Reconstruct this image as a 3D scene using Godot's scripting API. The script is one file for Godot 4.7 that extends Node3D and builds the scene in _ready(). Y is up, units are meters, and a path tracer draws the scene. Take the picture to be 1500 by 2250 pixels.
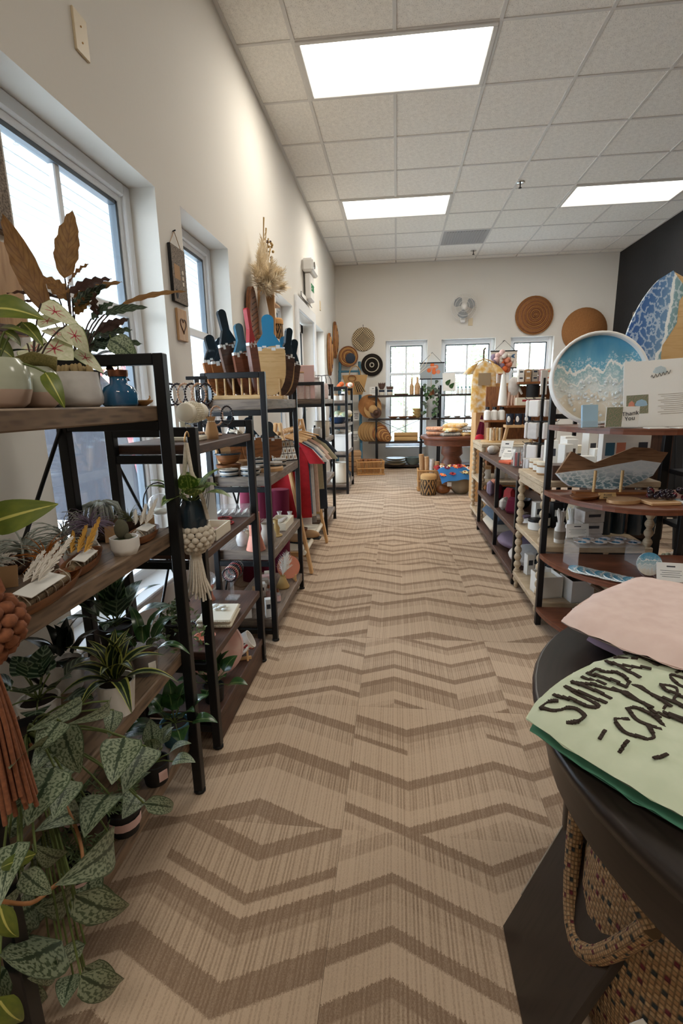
extends Node3D
# A gift shop aisle: shelves of plants and handmade goods on both sides, carpet tiles, a grid ceiling.
const WX := -1.0      # inner face of the window wall
const BZ := -8.55     # inner face of the far wall
const RX := 3.33      # inner face of the dark wall
const CY := 3.21      # ceiling
const FZ := 2.6       # wall behind the camera

func _ready():
	rng.seed = 7
	var cam := Camera3D.new()
	cam.name = "camera"
	cam.position = Vector3(0, 1.08, 0)
	cam.basis = Basis.from_euler(Vector3(-0.2177, 0.1123, -0.0191))
	cam.fov = 91.78
	cam.near = 0.02
	add_child(cam)
	var sky := ProceduralSkyMaterial.new()
	sky.sky_top_color = Color(0.80, 0.90, 1.0)
	sky.sky_horizon_color = Color(0.95, 0.98, 1.0)
	sky.ground_horizon_color = Color(0.85, 0.88, 0.9)
	sky.ground_bottom_color = Color(0.6, 0.6, 0.6)
	sky.sky_energy_multiplier = 2.7
	sky.ground_energy_multiplier = 1.0
	var env := Environment.new()
	env.background_mode = Environment.BG_SKY
	env.sky = Sky.new()
	env.sky.sky_material = sky
	env.tonemap_mode = Environment.TONE_MAPPER_LINEAR
	env.tonemap_exposure = 1.92
	env.sdfgi_enabled = true
	env.ssao_enabled = true
	env.ssil_enabled = true
	var we := WorldEnvironment.new()
	we.name = "environment"
	we.environment = env
	add_child(we)
	make_materials()
	goods_materials()
	room()
	left_shelf_one()
	left_shelf_two()
	left_shelf_three()
	clothes_rack()
	left_shelf_far()
	left_wall()
	back_wall()
	far_floor()
	trees()
	right_consoles()
	curved_shelf()
	extras()
	front_table()

# ---------- mesh builder ----------
class MB:
	var v := PackedVector3Array()
	var n := PackedVector3Array()
	var t := PackedVector2Array()
	var c := PackedColorArray()
	var ix := PackedInt32Array()
	var T := Transform3D.IDENTITY
	var col := Color.WHITE
	func vert(p: Vector3, nn: Vector3, uv: Vector2):
		v.append(T * p); n.append((T.basis * nn).normalized()); t.append(uv); c.append(col)
	func tri(a: Vector3, b: Vector3, d: Vector3, out: Vector3, ua := Vector2.ZERO, ub := Vector2.ZERO, ud := Vector2.ZERO):
		var nn := (d - a).cross(b - a)
		var flip := nn.dot(out) < 0.0
		nn = -nn.normalized() if flip else nn.normalized()
		var k := v.size()
		vert(a, nn, ua); vert(b, nn, ub); vert(d, nn, ud)
		if flip: ix.append_array([k, k + 2, k + 1])
		else: ix.append_array([k, k + 1, k + 2])
	func quad(a: Vector3, b: Vector3, d: Vector3, e: Vector3, out: Vector3, ua := Vector2(0, 0), ub := Vector2(1, 0), ud := Vector2(1, 1), ue := Vector2(0, 1)):
		tri(a, b, d, out, ua, ub, ud); tri(a, d, e, out, ua, ud, ue)
	func box(ce: Vector3, s: Vector3, bev := 0.0, B := Basis.IDENTITY) -> MB:
		var h := s * 0.5
		var g := 0
		if s.y > s.x: g = 1
		if s.z > s[g]: g = 2
		var ok := T
		T = ok * Transform3D(B, ce)
		bev = minf(bev, minf(h.x, minf(h.y, h.z)) * 0.95)
		for a in 3:
			var u := (a + 1) % 3
			var w := (a + 2) % 3
			if w == g or (u != g and a == g and s[w] > s[u]):
				var sw := u
				u = w
				w = sw
			for sg in [-1.0, 1.0]:
				var p := []
				for q in [[-1, -1], [1, -1], [1, 1], [-1, 1]]:
					var r := Vector3.ZERO
					r[a] = h[a] * sg; r[u] = (h[u] - bev) * q[0]; r[w] = (h[w] - bev) * q[1]
					p.append(r)
				var o := Vector3.ZERO
				o[a] = sg
				var of: float = ce[u] * 1.0 + ce[a] * 0.7 + ce[w] * 0.37
				quad(p[0], p[1], p[2], p[3], o, Vector2(p[0][u] + of, p[0][w]), Vector2(p[1][u] + of, p[1][w]), Vector2(p[2][u] + of, p[2][w]), Vector2(p[3][u] + of, p[3][w]))
			if bev > 0.0:
				var b2 := (a + 1) % 3
				var c2 := (a + 2) % 3
				for s1 in [-1.0, 1.0]:
					for s2 in [-1.0, 1.0]:
						var pa := Vector3.ZERO
						pa[a] = h[a] * s1; pa[b2] = (h[b2] - bev) * s2; pa[c2] = -(h[c2] - bev)
						var pb := pa
						pb[c2] = h[c2] - bev
						var pc := Vector3.ZERO
						pc[a] = (h[a] - bev) * s1; pc[b2] = h[b2] * s2; pc[c2] = h[c2] - bev
						var pd := pc
						pd[c2] = -(h[c2] - bev)
						var o2 := Vector3.ZERO
						o2[a] = s1; o2[b2] = s2
						var vv: float = pa[b2] + pa[a]
						quad(pa, pb, pc, pd, o2, Vector2(pa[c2], vv), Vector2(pb[c2], vv), Vector2(pb[c2], vv + bev), Vector2(pa[c2], vv + bev))
		if bev > 0.0:
			for s1 in [-1.0, 1.0]:
				for s2 in [-1.0, 1.0]:
					for s3 in [-1.0, 1.0]:
						var sv := Vector3(s1, s2, s3)
						var p := []
						for a in 3:
							var r := (h - Vector3.ONE * bev) * sv
							r[a] = h[a] * sv[a]
							p.append(r)
						tri(p[0], p[1], p[2], sv)
		T = ok
		return self
	# rows of points; normals smooth. out>0 keeps winding, uvs in metres unless unit
	func grid(R: Array, wrap := false, unit := false, flip := false, us := 1.0, vs := 1.0) -> MB:
		var nr := R.size()
		var nc: int = R[0].size()
		var k := v.size()
		var lu := 0.0
		var acc := PackedVector3Array()
		acc.resize(nr * nc)
		for i in nr - 1:
			for j in (nc if wrap else nc - 1):
				var j2 := (j + 1) % nc
				var a: Vector3 = R[i][j]
				var b: Vector3 = R[i][j2]
				var d: Vector3 = R[i + 1][j2]
				var e: Vector3 = R[i + 1][j]
				var nn := (d - a).cross(e - b)
				if flip: nn = -nn
				acc[i * nc + j] += nn; acc[i * nc + j2] += nn; acc[(i + 1) * nc + j] += nn; acc[(i + 1) * nc + j2] += nn
		for i in nr:
			if i > 0: lu += (R[i][0] as Vector3).distance_to(R[i - 1][0])
			var lv := 0.0
			for j in (nc + 1 if wrap else nc):
				var jj := j % nc
				if j > 0: lv += (R[i][jj] as Vector3).distance_to(R[i][j - 1])
				vert(R[i][jj], acc[i * nc + jj], Vector2(float(j) / (nc if wrap else nc - 1) * us, float(i) / (nr - 1) * vs) if unit else Vector2(lv, lu))
		var w := nc + 1 if wrap else nc
		for i in nr - 1:
			for j in w - 1:
				var a := k + i * w + j
				if flip: ix.append_array([a, a + 1, a + w + 1, a, a + w + 1, a + w])
				else: ix.append_array([a, a + w + 1, a + 1, a, a + w, a + w + 1])
		return self
	# profile of Vector2(r, y); a doubled point makes a crease
	func lathe(pr: Array, seg := 20, at := Vector3.ZERO, unit := false, us := 1.0, sx := 1.0, sz := 1.0) -> MB:
		var R := []
		for i in pr.size() + 1:
			if i == pr.size() or (i > 0 and pr[i] == pr[i - 1]):
				if R.size() > 1: grid(R, true, unit, false, us)
				R = []
			if i < pr.size():
				var row := PackedVector3Array()
				for j in seg:
					var an := TAU * j / seg
					row.append(at + Vector3(cos(an) * pr[i].x * sx, pr[i].y, sin(an) * pr[i].x * sz))
				R.append(row)
		return self
	func tube(P: Array, r, seg := 6, cap := true) -> MB:
		var R := []
		var m := P.size()
		var up := Vector3.UP
		var d0: Vector3 = (P[1] - P[0]).normalized()
		if absf(d0.dot(up)) > 0.95: up = Vector3.RIGHT
		for i in m:
			var d: Vector3 = (P[mini(i + 1, m - 1)] - P[maxi(i - 1, 0)]).normalized()
			var s := d.cross(up)
			if s.length() < 0.01: s = d.cross(Vector3.RIGHT)
			s = s.normalized()
			up = s.cross(d).normalized()
			var rr: float = r[i] if r is Array else r
			var row := PackedVector3Array()
			for j in seg:
				var an := TAU * j / seg
				row.append(P[i] + (s * cos(an) + up * sin(an)) * rr)
			R.append(row)
		grid(R, true, false, true)
		if cap:
			for e in [[0, -1], [m - 1, 1]]:
				var dd: Vector3 = (P[1] - P[0]) * -1.0 if e[0] == 0 else P[m - 1] - P[m - 2]
				for j in range(1, seg - 1): tri(R[e[0]][0], R[e[0]][j], R[e[0]][j + 1], dd)
		return self
	# polygon in xy extruded along z from 0 to -d... centred on z
	func prism(poly: Array, d: float, us := 1.0) -> MB:
		var pp := PackedVector2Array(poly)
		var ti := Geometry2D.triangulate_polygon(pp)
		for k in range(0, ti.size(), 3):
			for sg in [1.0, -1.0]:
				var p := []
				var q := []
				for m in 3:
					var a: Vector2 = pp[ti[k + m]]
					p.append(Vector3(a.x, a.y, d * 0.5 * sg)); q.append(Vector2(a.x, -a.y) * us)
				tri(p[0], p[1], p[2], Vector3(0, 0, sg), q[0], q[1], q[2])
		var cw := Geometry2D.is_polygon_clockwise(pp)
		var m := pp.size()
		for i in m:
			var a := pp[i]
			var b := pp[(i + 1) % m]
			var o := Vector3(b.y - a.y, a.x - b.x, 0) * (-1.0 if cw else 1.0)
			var l := a.distance_to(b)
			quad(Vector3(a.x, a.y, d * 0.5), Vector3(b.x, b.y, d * 0.5), Vector3(b.x, b.y, -d * 0.5), Vector3(a.x, a.y, -d * 0.5), o, Vector2(0, 0), Vector2(l, 0), Vector2(l, d), Vector2(0, d))
		return self
	func ball(ce: Vector3, r, seg := 10, rings := 7) -> MB:
		var s: Vector3 = r if r is Vector3 else Vector3(r, r, r)
		var R := []
		for i in rings + 1:
			var ph := PI * i / rings
			var row := PackedVector3Array()
			for j in seg:
				var an := TAU * j / seg
				row.append(ce + Vector3(sin(ph) * cos(an), -cos(ph), sin(ph) * sin(an)) * s)
			R.append(row)
		return grid(R, true, true)
	# leaf blade from p to q, arched towards up; fold lifts the sides, wave ripples the edge
	func leaf(p: Vector3, q: Vector3, up: Vector3, wd: float, arch := 0.12, fold := 0.25, wave := 0.0, shape := 0.6, nl := 8, wn := 5.0) -> MB:
		var d := q - p
		var ln := d.length()
		var s := d.cross(up)
		if s.length() < 0.05 * ln: s = d.cross(Vector3(0.3, 0.2, 1.0))
		s = s.normalized()
		var u := s.cross(d).normalized()
		var m := (p + q) * 0.5 + u * arch * ln * 2.0
		var R := []
		for i in nl + 1:
			var a := float(i) / nl
			var c0 := p.lerp(m, a).lerp(m.lerp(q, a), a)
			var w := pow(maxf(sin(PI * pow(a, shape)), 0.0), 0.75) * wd * 0.5
			if i == nl or i == 0: w = 0.0006
			var row := PackedVector3Array()
			for j in [-1.0, -0.55, 0.0, 0.55, 1.0]:
				var rip: float = sin(a * wn * TAU + j * 1.3) * wave * absf(j) * wd
				row.append(c0 + s * w * j + u * (fold * w * absf(j) + rip))
			R.append(row)
		return grid(R, false, true)
	func mesh() -> ArrayMesh:
		var A := []
		A.resize(Mesh.ARRAY_MAX)
		A[Mesh.ARRAY_VERTEX] = v; A[Mesh.ARRAY_NORMAL] = n; A[Mesh.ARRAY_TEX_UV] = t; A[Mesh.ARRAY_COLOR] = c; A[Mesh.ARRAY_INDEX] = ix
		var m := ArrayMesh.new()
		m.add_surface_from_arrays(Mesh.PRIMITIVE_TRIANGLES, A)
		return m

var M := {}
var used := {}
var rng := RandomNumberGenerator.new()

func rf(a: float, b: float) -> float:
	return rng.randf_range(a, b)
func numbered(called: String) -> String:
	var k: int = used.get(called, 0)
	used[called] = k + 1
	return called if k == 0 else "%s_%03d" % [called, k]
func part(called: String, mb, m, parent: Node, at := Vector3.ZERO, turn := Vector3.ZERO) -> MeshInstance3D:
	var o := MeshInstance3D.new()
	o.name = called
	o.mesh = mb.mesh() if mb is MB else mb
	o.material_override = M[m] if m is String else m
	o.position = at
	o.rotation = turn
	parent.add_child(o, true)
	return o
func thing(called: String, label: String, category: String, at := Vector3.ZERO, turn := 0.0, group := "") -> Node3D:
	var o := Node3D.new()
	o.name = numbered(called)
	add_child(o)
	o.position = at
	o.rotation.y = turn
	o.set_meta("label", label); o.set_meta("category", category)
	if group: o.set_meta("group", group)
	return o
# a thing that is one mesh
func one(called: String, mb, m, label: String, category: String, at := Vector3.ZERO, turn := Vector3.ZERO, group := "") -> MeshInstance3D:
	var o := part(numbered(called), mb, m, self, at, turn)
	o.set_meta("label", label); o.set_meta("category", category)
	if group: o.set_meta("group", group)
	return o
func struct(called: String, mb, m, at := Vector3.ZERO) -> MeshInstance3D:
	var o := part(called, mb, m, self, at)
	o.set_meta("kind", "structure")
	return o
func copy(src: Node3D, label: String, at: Vector3, turn := 0.0, group := "") -> Node3D:
	var r: Node3D = src.duplicate()
	r.name = numbered(src.name.rstrip("0123456789").trim_suffix("_"))
	add_child(r)
	r.position = at
	r.rotation = Vector3(0, turn, 0)
	if label: r.set_meta("label", label)
	if group: r.set_meta("group", group)
	return r
func smooth(P: Array, n := 5) -> Array:
	var Q := []
	for i in P.size() - 1:
		for k in n: Q.append((P[i] as Vector3).cubic_interpolate(P[i + 1], P[maxi(i - 1, 0)], P[mini(i + 2, P.size() - 1)], float(k) / n))
	Q.append(P[P.size() - 1])
	return Q

# ---------- materials ----------
func mt(key: String, hex: String, rough := 0.6, metal := 0.0, ex := {}) -> StandardMaterial3D:
	var m := StandardMaterial3D.new()
	m.albedo_color = Color(hex)
	m.roughness = rough
	m.metallic = metal
	for k in ex: m.set(k, ex[k])
	M[key] = m
	return m
func noise(sd: int, fr: float, oct := 3, kind := FastNoiseLite.TYPE_SIMPLEX_SMOOTH) -> FastNoiseLite:
	var f := FastNoiseLite.new()
	f.seed = sd; f.frequency = fr; f.fractal_octaves = oct; f.noise_type = kind
	if oct == 1: f.fractal_type = FastNoiseLite.FRACTAL_NONE
	return f
func paint(w: int, h: int, fn: Callable) -> ImageTexture:
	var im := Image.create(w, h, false, Image.FORMAT_RGB8)
	for y in h:
		for x in w: im.set_pixel(x, y, fn.call(float(x) / w, float(y) / h))
	return ImageTexture.create_from_image(im)
func grain_bump(sd: int, fr: float, st := 6.0) -> ImageTexture:
	var f := noise(sd, fr, 3)
	var im := f.get_seamless_image(256, 256)
	im.convert(Image.FORMAT_RGBA8)
	im.bump_map_to_normal_map(st)
	return ImageTexture.create_from_image(im)
# wood: grain runs along u; repeat of one metre along, 0.25 m across
func wood(key: String, a: String, b: String, d: String, rough := 0.55, sd := 1, knots := 0.5):
	var f := noise(sd, 0.02, 3)
	var g := noise(sd + 7, 0.05, 2)
	var ca := Color(a)
	var cb := Color(b)
	var cd := Color(d)
	var tx := paint(256, 128, func(u: float, w: float):
		var x := minf(u, 1.0 - u) * 512.0
		var y := w * 128.0
		var r := f.get_noise_2d(x * 0.25, y * 1.6 + g.get_noise_2d(x * 0.4, y * 0.6) * 14.0 * knots)
		var s := g.get_noise_2d(x * 0.35 + 90.0, y * 7.0)
		var k := clampf(0.5 + r * 0.9, 0.0, 1.0)
		var cc := ca.lerp(cb, k)
		return cc.lerp(cd, clampf(s * 1.4 - 0.1, 0.0, 0.8)))
	return mt(key, "ffffff", rough, 0.0, {"albedo_texture": tx, "uv1_scale": Vector3(0.9, 2.2, 1)})
# cloth or clay with a mottled tone
func mottled(key: String, a: String, b: String, rough := 0.8, fr := 0.03, sc := 4.0, ex := {}, sd := 3):
	var f := noise(sd, fr, 4)
	var im := f.get_seamless_image(128, 128)
	var ca := Color(a)
	var cb := Color(b)
	var o := Image.create(128, 128, false, Image.FORMAT_RGB8)
	for y in 128:
		for x in 128: o.set_pixel(x, y, ca.lerp(cb, clampf((im.get_pixel(x, y).r - 0.5) * 1.5 + 0.5, 0.0, 1.0)))
	var m := mt(key, "ffffff", rough, 0.0, ex)
	m.albedo_texture = ImageTexture.create_from_image(o)
	m.uv1_triplanar = true
	m.uv1_scale = Vector3.ONE * sc
	return m

func make_materials():
	mt("wall", "e4e0d8", 0.9, 0.0, {"normal_enabled": true, "normal_texture": grain_bump(5, 0.03, 2.0), "uv1_triplanar": true, "uv1_scale": Vector3.ONE * 4.0, "normal_scale": 0.12})
	mt("dark_wall", "19191b", 0.85, 0.0, {"normal_enabled": true, "normal_texture": M.wall.normal_texture, "uv1_triplanar": true, "uv1_scale": Vector3.ONE * 2.2, "normal_scale": 0.35})
	mt("trim", "eceef0", 0.45)
	mt("gasket", "59636c", 0.4, 0.2)
	mt("pane", "ffffff", 0.02, 0.0, {"transparency": BaseMaterial3D.TRANSPARENCY_ALPHA})
	M.pane.albedo_color = Color(0.95, 0.98, 1.0, 0.06)
	mt("tbar", "d6d4d0", 0.5)
	mt("black", "16171a", 0.42, 0.3)
	mt("black_matte", "131315", 0.7)
	mt("white", "eeece8", 0.5)
	mt("concrete", "bdbab4", 0.9)
	mt("porch", "c9cbcb", 0.7)
	mt("glow", "ffffff", 0.5, 0.0, {"emission_enabled": true, "emission": Color(1, 0.985, 0.95), "emission_energy_multiplier": 1.6})
	mt("chrome", "c8c8c8", 0.15, 1.0)
	# acoustic tile: flecked print on pressed fibre
	var fl := noise(11, 0.22, 2)
	var fm := noise(12, 0.05, 2)
	var tl := paint(256, 256, func(u: float, w: float):
		var x := u * 256.0
		var y := w * 256.0
		var k := fl.get_noise_2d(x * 1.6, y * 0.8)
		var b := 0.955 + fm.get_noise_2d(x, y) * 0.03
		if k > 0.44: b -= 0.13
		return Color(b, b * 0.99, b * 0.965))
	mt("acoustic", "ffffff", 0.95, 0.0, {"albedo_texture": tl})
	carpet_material()

func carpet_material():
	# 4 x 2 printed tile designs; each 512 px for one tile, pinstriped loop pile
	var W := 2048
	var Hh := 1024
	var by := PackedByteArray()
	by.resize(W * Hh * 3)
	var r := RandomNumberGenerator.new()
	r.seed = 41
	var sp := PackedFloat32Array()
	sp.resize(8192)
	for i in 8192: sp[i] = r.randf()
	var la := [0.62, 0.485, 0.36]
	var da := [0.285, 0.195, 0.13]
	for tv in 8:
		var ox := (tv % 4) * 512
		var oy := (tv / 4) * 512
		var period := r.randf_range(0.82, 0.98)
		var phase := r.randf()
		var amp := r.randf_range(0.17, 0.2)
		# darkness along the zigzag distance, one list for each leg
		var legs := []
		for leg in 6:
			var L := PackedFloat32Array()
			L.resize(800)
			legs.append(L)
		var p := 0
		while p < 800:
			var gap := r.randi_range(28, 120)
			var kind := r.randf()
			var th := r.randi_range(20, 56)
			var mid := r.randf_range(0.3, 0.6)
			var wide := r.randi_range(20, 80)
			var drop := r.randi_range(0, 5) if r.randf() < 0.45 else -1
			for leg in 6:
				var L: PackedFloat32Array = legs[leg]
				for q in range(p, mini(p + gap, 800)): L[q] = 0.08 + (0.2 if kind < 0.3 else 0.0)
				for q in range(p + gap, mini(p + gap + th, 800)): L[q] = 0.86 if leg != drop else 0.2
				for q in range(p + gap + th, mini(p + gap + th + wide, 800)): L[q] = mid if kind > 0.4 else 0.1
				legs[leg] = L
			p += gap + th + (wide if kind > 0.3 else 0)
		var stripe := PackedFloat32Array()
		stripe.resize(512)
		for x in 512:
			var si := x / 4
			var s := sp[(si * 37 + tv * 911) % 8192]
			stripe[x] = (0.18 if si % 2 == 0 else -0.12) + (s - 0.5) * 0.22 + (-0.22 if si % 8 == 0 else 0.0)
		for x in 512:
			var ph := fposmod(x / 512.0 / period + phase, 1.0)
			var tr := (1.0 - absf(ph * 2.0 - 1.0)) * amp * 512.0
			var leg := int(floor((x / 512.0 / period + phase) * 2.0)) % 6
			var L: PackedFloat32Array = legs[leg]
			for y in 512:
				var s2 := sp[(x * 131 + (y >> 1) * 977 + tv * 13) & 8191]
				var k: float = L[clampi(int(y + tr + stripe[x] * 6.0 + (s2 - 0.5) * 5.0), 0, 799)]
				var edge := stripe[x]
				k = clampf(k + edge * (1.2 - absf(k - 0.4) * 1.2) * 1.15 + (s2 - 0.5) * 0.38, 0.0, 1.0)
				var o := ((oy + y) * W + ox + x) * 3
				for ch in 3: by[o + ch] = int(sqrt(lerpf(la[ch], da[ch], k)) * 255.0)
	var im := Image.create_from_data(W, Hh, false, Image.FORMAT_RGB8, by)
	mt("carpet", "ffffff", 0.97, 0.0, {"albedo_texture": ImageTexture.create_from_image(im)})

func wall_boxes(mb: MB, along: int, fixed: float, thick: float, a0: float, a1: float, holes: Array):
	# holes: [from, to, bottom, top] sorted along the wall
	var cur := a0
	for h in holes + [[a1, a1, 0, 0]]:
		if h[0] - cur > 0.001: wb(mb, along, fixed, thick, cur, h[0], 0.0, CY + 0.17)
		if h[1] > h[0]:
			if h[2] > 0.0: wb(mb, along, fixed, thick, h[0], h[1], 0.0, h[2])
			wb(mb, along, fixed, thick, h[0], h[1], h[3], CY + 0.17)
		cur = h[1]
func wb(mb: MB, along: int, fixed: float, thick: float, a: float, b: float, y0: float, y1: float):
	var c := Vector3((a + b) * 0.5, (y0 + y1) * 0.5, fixed + thick * 0.5)
	var s := Vector3(b - a, y1 - y0, absf(thick))
	if along == 2:
		c = Vector3(fixed + thick * 0.5, c.y, c.x)
		s = Vector3(s.z, s.y, s.x)
	mb.box(c, s)

# a vinyl window; local x runs along the wall, z points into the room
func window(k: int, w: float, h: float, at: Vector3, turn: float, muntin: bool):
	var o := struct("window_%d" % k, MB.new().box(Vector3(0, 0.02, 0.075), Vector3(w, 0.02, 0.15), 0.004), "trim", at)
	o.rotation.y = turn
	var f := MB.new()
	for s in [-1.0, 1.0]:
		f.box(Vector3(s * (w * 0.5 - 0.025), h * 0.5, 0), Vector3(0.05, h, 0.05), 0.006)
		f.box(Vector3(s * (w * 0.5 - 0.06), h * 0.5, -0.01), Vector3(0.026, h - 0.08, 0.04), 0.004)
	f.box(Vector3(0, h - 0.025, 0), Vector3(w - 0.1, 0.05, 0.05), 0.006)
	f.box(Vector3(0, h - 0.06, -0.01), Vector3(w - 0.14, 0.026, 0.04), 0.004)
	f.box(Vector3(0, 0.05, 0), Vector3(w - 0.1, 0.05, 0.05), 0.006)
	part("window_frame", f, "trim", o)
	var g := MB.new()
	for s in [-1.0, 1.0]: g.box(Vector3(s * (w * 0.5 - 0.081), h * 0.5, -0.012), Vector3(0.016, h - 0.15, 0.03))
	g.box(Vector3(0, h - 0.081, -0.012), Vector3(w - 0.16, 0.016, 0.03))
	part("gasket", g, "gasket", o)
	part("sash_rail", MB.new().box(Vector3(0, h * 0.7 if not muntin else h * 0.7, -0.01), Vector3(w - 0.14, 0.045, 0.035), 0.006), "trim", o)
	part("muntin", MB.new().box(Vector3(0, h * 0.85 if not muntin else h * 0.5, -0.016), Vector3(0.03, h * 0.3 - 0.06 if not muntin else h - 0.12, 0.022), 0.004), "trim", o)
	for s in [[h * 0.72, h - 0.07], [0.07, h * 0.68]]:
		part("pane", MB.new().box(Vector3(0, (s[0] + s[1]) * 0.5, -0.02), Vector3(w - 0.15, s[1] - s[0], 0.006)), "pane", o)

func room():
	# floor slab and its carpet tiles
	var fl := struct("floor", MB.new().box(Vector3((WX + RX) * 0.5, -0.06, (BZ + FZ) * 0.5), Vector3(RX - WX + 0.4, 0.1, FZ - BZ + 0.4)), "concrete")
	var kinds := []
	for k in 8:
		var mb := MB.new()
		var h := 0.2685
		var u0 := Vector2((k % 4) * 0.25 + 0.001, (k / 4) * 0.5 + 0.002)
		var du := Vector2(0.248, 0.496)
		mb.quad(Vector3(-h, 0, -h), Vector3(h, 0, -h), Vector3(h, 0, h), Vector3(-h, 0, h), Vector3.UP, u0, u0 + Vector2(du.x, 0), u0 + du, u0 + Vector2(0, du.y))
		for s in [[Vector3(-h, 0, h), Vector3(h, 0, h), Vector3.BACK], [Vector3(-h, 0, -h), Vector3(h, 0, -h), Vector3.FORWARD], [Vector3(-h, 0, h), Vector3(-h, 0, -h), Vector3.LEFT], [Vector3(h, 0, h), Vector3(h, 0, -h), Vector3.RIGHT]]:
			mb.quad(s[0], s[1], s[1] + Vector3.DOWN * 0.009, s[0] + Vector3.DOWN * 0.009, s[2], u0, u0 + Vector2(du.x, 0), u0 + Vector2(du.x, 0.01), u0)
		kinds.append(mb.mesh())
	var r := RandomNumberGenerator.new()
	r.seed = 5
	for i in range(-2, 7):
		for j in range(-4, 15):
			var c := Vector3(-0.135 + 0.5375 * (i + 0.5), -0.001 - r.randf() * 0.001, -1.071 - 0.5375 * (j - 0.5))
			var ka := maxf(c.x - 0.2687, WX)
			var kb := minf(c.x + 0.2687, RX)
			var kc := maxf(c.z - 0.2687, BZ)
			var kd := minf(c.z + 0.2687, FZ)
			var ct := part("carpet_tile", kinds[r.randi() % 8], "carpet", fl, Vector3((ka + kb) * 0.5, c.y, (kc + kd) * 0.5))
			ct.scale = Vector3((kb - ka) / 0.5375, 1, (kd - kc) / 0.5375)
	# ceiling: slab, hung grid, lay-in tiles
	var ce := struct("ceiling", MB.new().box(Vector3((WX + RX) * 0.5, CY + 0.12, (BZ + FZ) * 0.5), Vector3(RX - WX + 0.4, 0.1, FZ - BZ + 0.4)), "white")
	var x0 := -0.634
	var z0 := -3.4807
	var lit := {}
	for L in [[0, 0], [0, 4], [4, 4], [0, -8], [4, -4]]:
		for k in 2: lit[Vector2i(L[0] + k, L[1])] = true
		var lx: float = x0 + 0.61 * L[0] + 0.61
		var lz: float = z0 - 0.61 * L[1] - 0.305
		var names := {Vector2i(0, 0): "flat white ceiling troffer over the aisle between plant shelves and round table", Vector2i(0, 4): "flat white ceiling troffer over the aisle near the clothes rack", Vector2i(4, 4): "flat white ceiling troffer beside the dark wall", Vector2i(0, -8): "flat white ceiling troffer behind the plant shelf end", Vector2i(4, -4): "flat white ceiling troffer above the round dark table"}
		var o := thing("ceiling_light", names[Vector2i(L[0], L[1])], "ceiling light", Vector3(lx, CY, lz), 0.0, "recessed ceiling troffers")
		var fr := MB.new()
		for s in [-1.0, 1.0]:
			fr.box(Vector3(0, -0.004, s * 0.288), Vector3(1.2, 0.016, 0.03), 0.003)
			fr.box(Vector3(s * 0.588, -0.004, 0), Vector3(0.03, 0.016, 0.546), 0.003)
		part("frame", fr, "tbar", o)
		part("diffuser", MB.new().box(Vector3(0, 0.004, 0), Vector3(1.15, 0.006, 0.546)), "glow", o)
		var al := AreaLight3D.new()
		al.name = "area_light"
		al.area_size = Vector2(1.12, 0.52)
		al.light_color = Color(1.0, 0.965, 0.91)
		al.light_energy = 1.25
		al.area_range = 15.0
		al.shadow_enabled = true
		al.rotation = Vector3(-PI / 2, 0, 0)
		al.position = Vector3(0, -0.02, 0)
		o.add_child(al)
	var vent := Vector2i(2, 6)
	var tile := MB.new().box(Vector3.ZERO, Vector3(0.596, 0.016, 0.596), 0.004)
	for k in tile.t.size(): tile.t[k] = tile.t[k] / 0.6
	var tm := tile.mesh()
	for i in range(-1, 7):
		for j in range(-10, 9):
			if lit.has(Vector2i(i, j)) or Vector2i(i, j) == vent: continue
			var a := maxf(x0 + 0.61 * i, WX)
			var b := minf(x0 + 0.61 * (i + 1), RX)
			var d := maxf(z0 - 0.61 * (j + 1), BZ)
			var e := minf(z0 - 0.61 * j, FZ)
			if b - a < 0.05 or e - d < 0.05: continue
			var o := part("ceiling_tile", tm, "acoustic", ce, Vector3((a + b) * 0.5, CY + 0.0095, (d + e) * 0.5))
			o.scale = Vector3((b - a) / 0.61, 1, (e - d) / 0.61)
	var bar := MB.new().box(Vector3.ZERO, Vector3(0.024, 0.008, 0.61), 0.002).mesh()
	for i in range(-1, 7):
		for j in range(-9, 9):
			var px := x0 + 0.61 * i
			var pz := z0 - 0.61 * j
			if i >= 0 and pz - 0.61 > BZ - 0.3 and not (lit.has(Vector2i(i, j)) and lit.has(Vector2i(i - 1, j))):
				var hz := minf(0.61, pz - BZ)
				part("grid_bar", bar, "tbar", ce, Vector3(px, CY, pz - hz * 0.5)).scale.z = hz / 0.61
			var xa := maxf(px, WX)
			var xb := minf(px + 0.61, RX)
			if xb > xa: part("grid_bar", bar, "tbar", ce, Vector3((xa + xb) * 0.5, CY + 0.0005, pz), Vector3(0, PI / 2, 0)).scale.z = (xb - xa) / 0.61
	var wa := MB.new()
	wa.box(Vector3(WX + 0.012, CY, (BZ + FZ) * 0.5), Vector3(0.024, 0.008, FZ - BZ))
	wa.box(Vector3(RX - 0.012, CY, (BZ + FZ) * 0.5), Vector3(0.024, 0.008, FZ - BZ))
	wa.box(Vector3((WX + RX) * 0.5, CY, BZ + 0.012), Vector3(RX - WX, 0.008, 0.024))
	part("wall_angle", wa, "tbar", ce)
	var vt := thing("ceiling_vent", "grey square perforated air return set in the ceiling grid", "vent", Vector3(x0 + 0.61 * 2.5, CY, z0 - 0.61 * 6.5))
	part("frame", MB.new().box(Vector3(0, 0.004, 0), Vector3(0.596, 0.01, 0.596), 0.003), mt("vent_grey", "a7a6a6", 0.6), vt)
	for k in 15: part("slat", MB.new().box(Vector3(-0.24 + k * 0.0343, -0.004, 0), Vector3(0.016, 0.008, 0.5), 0.002), "vent_grey", vt)
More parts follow.
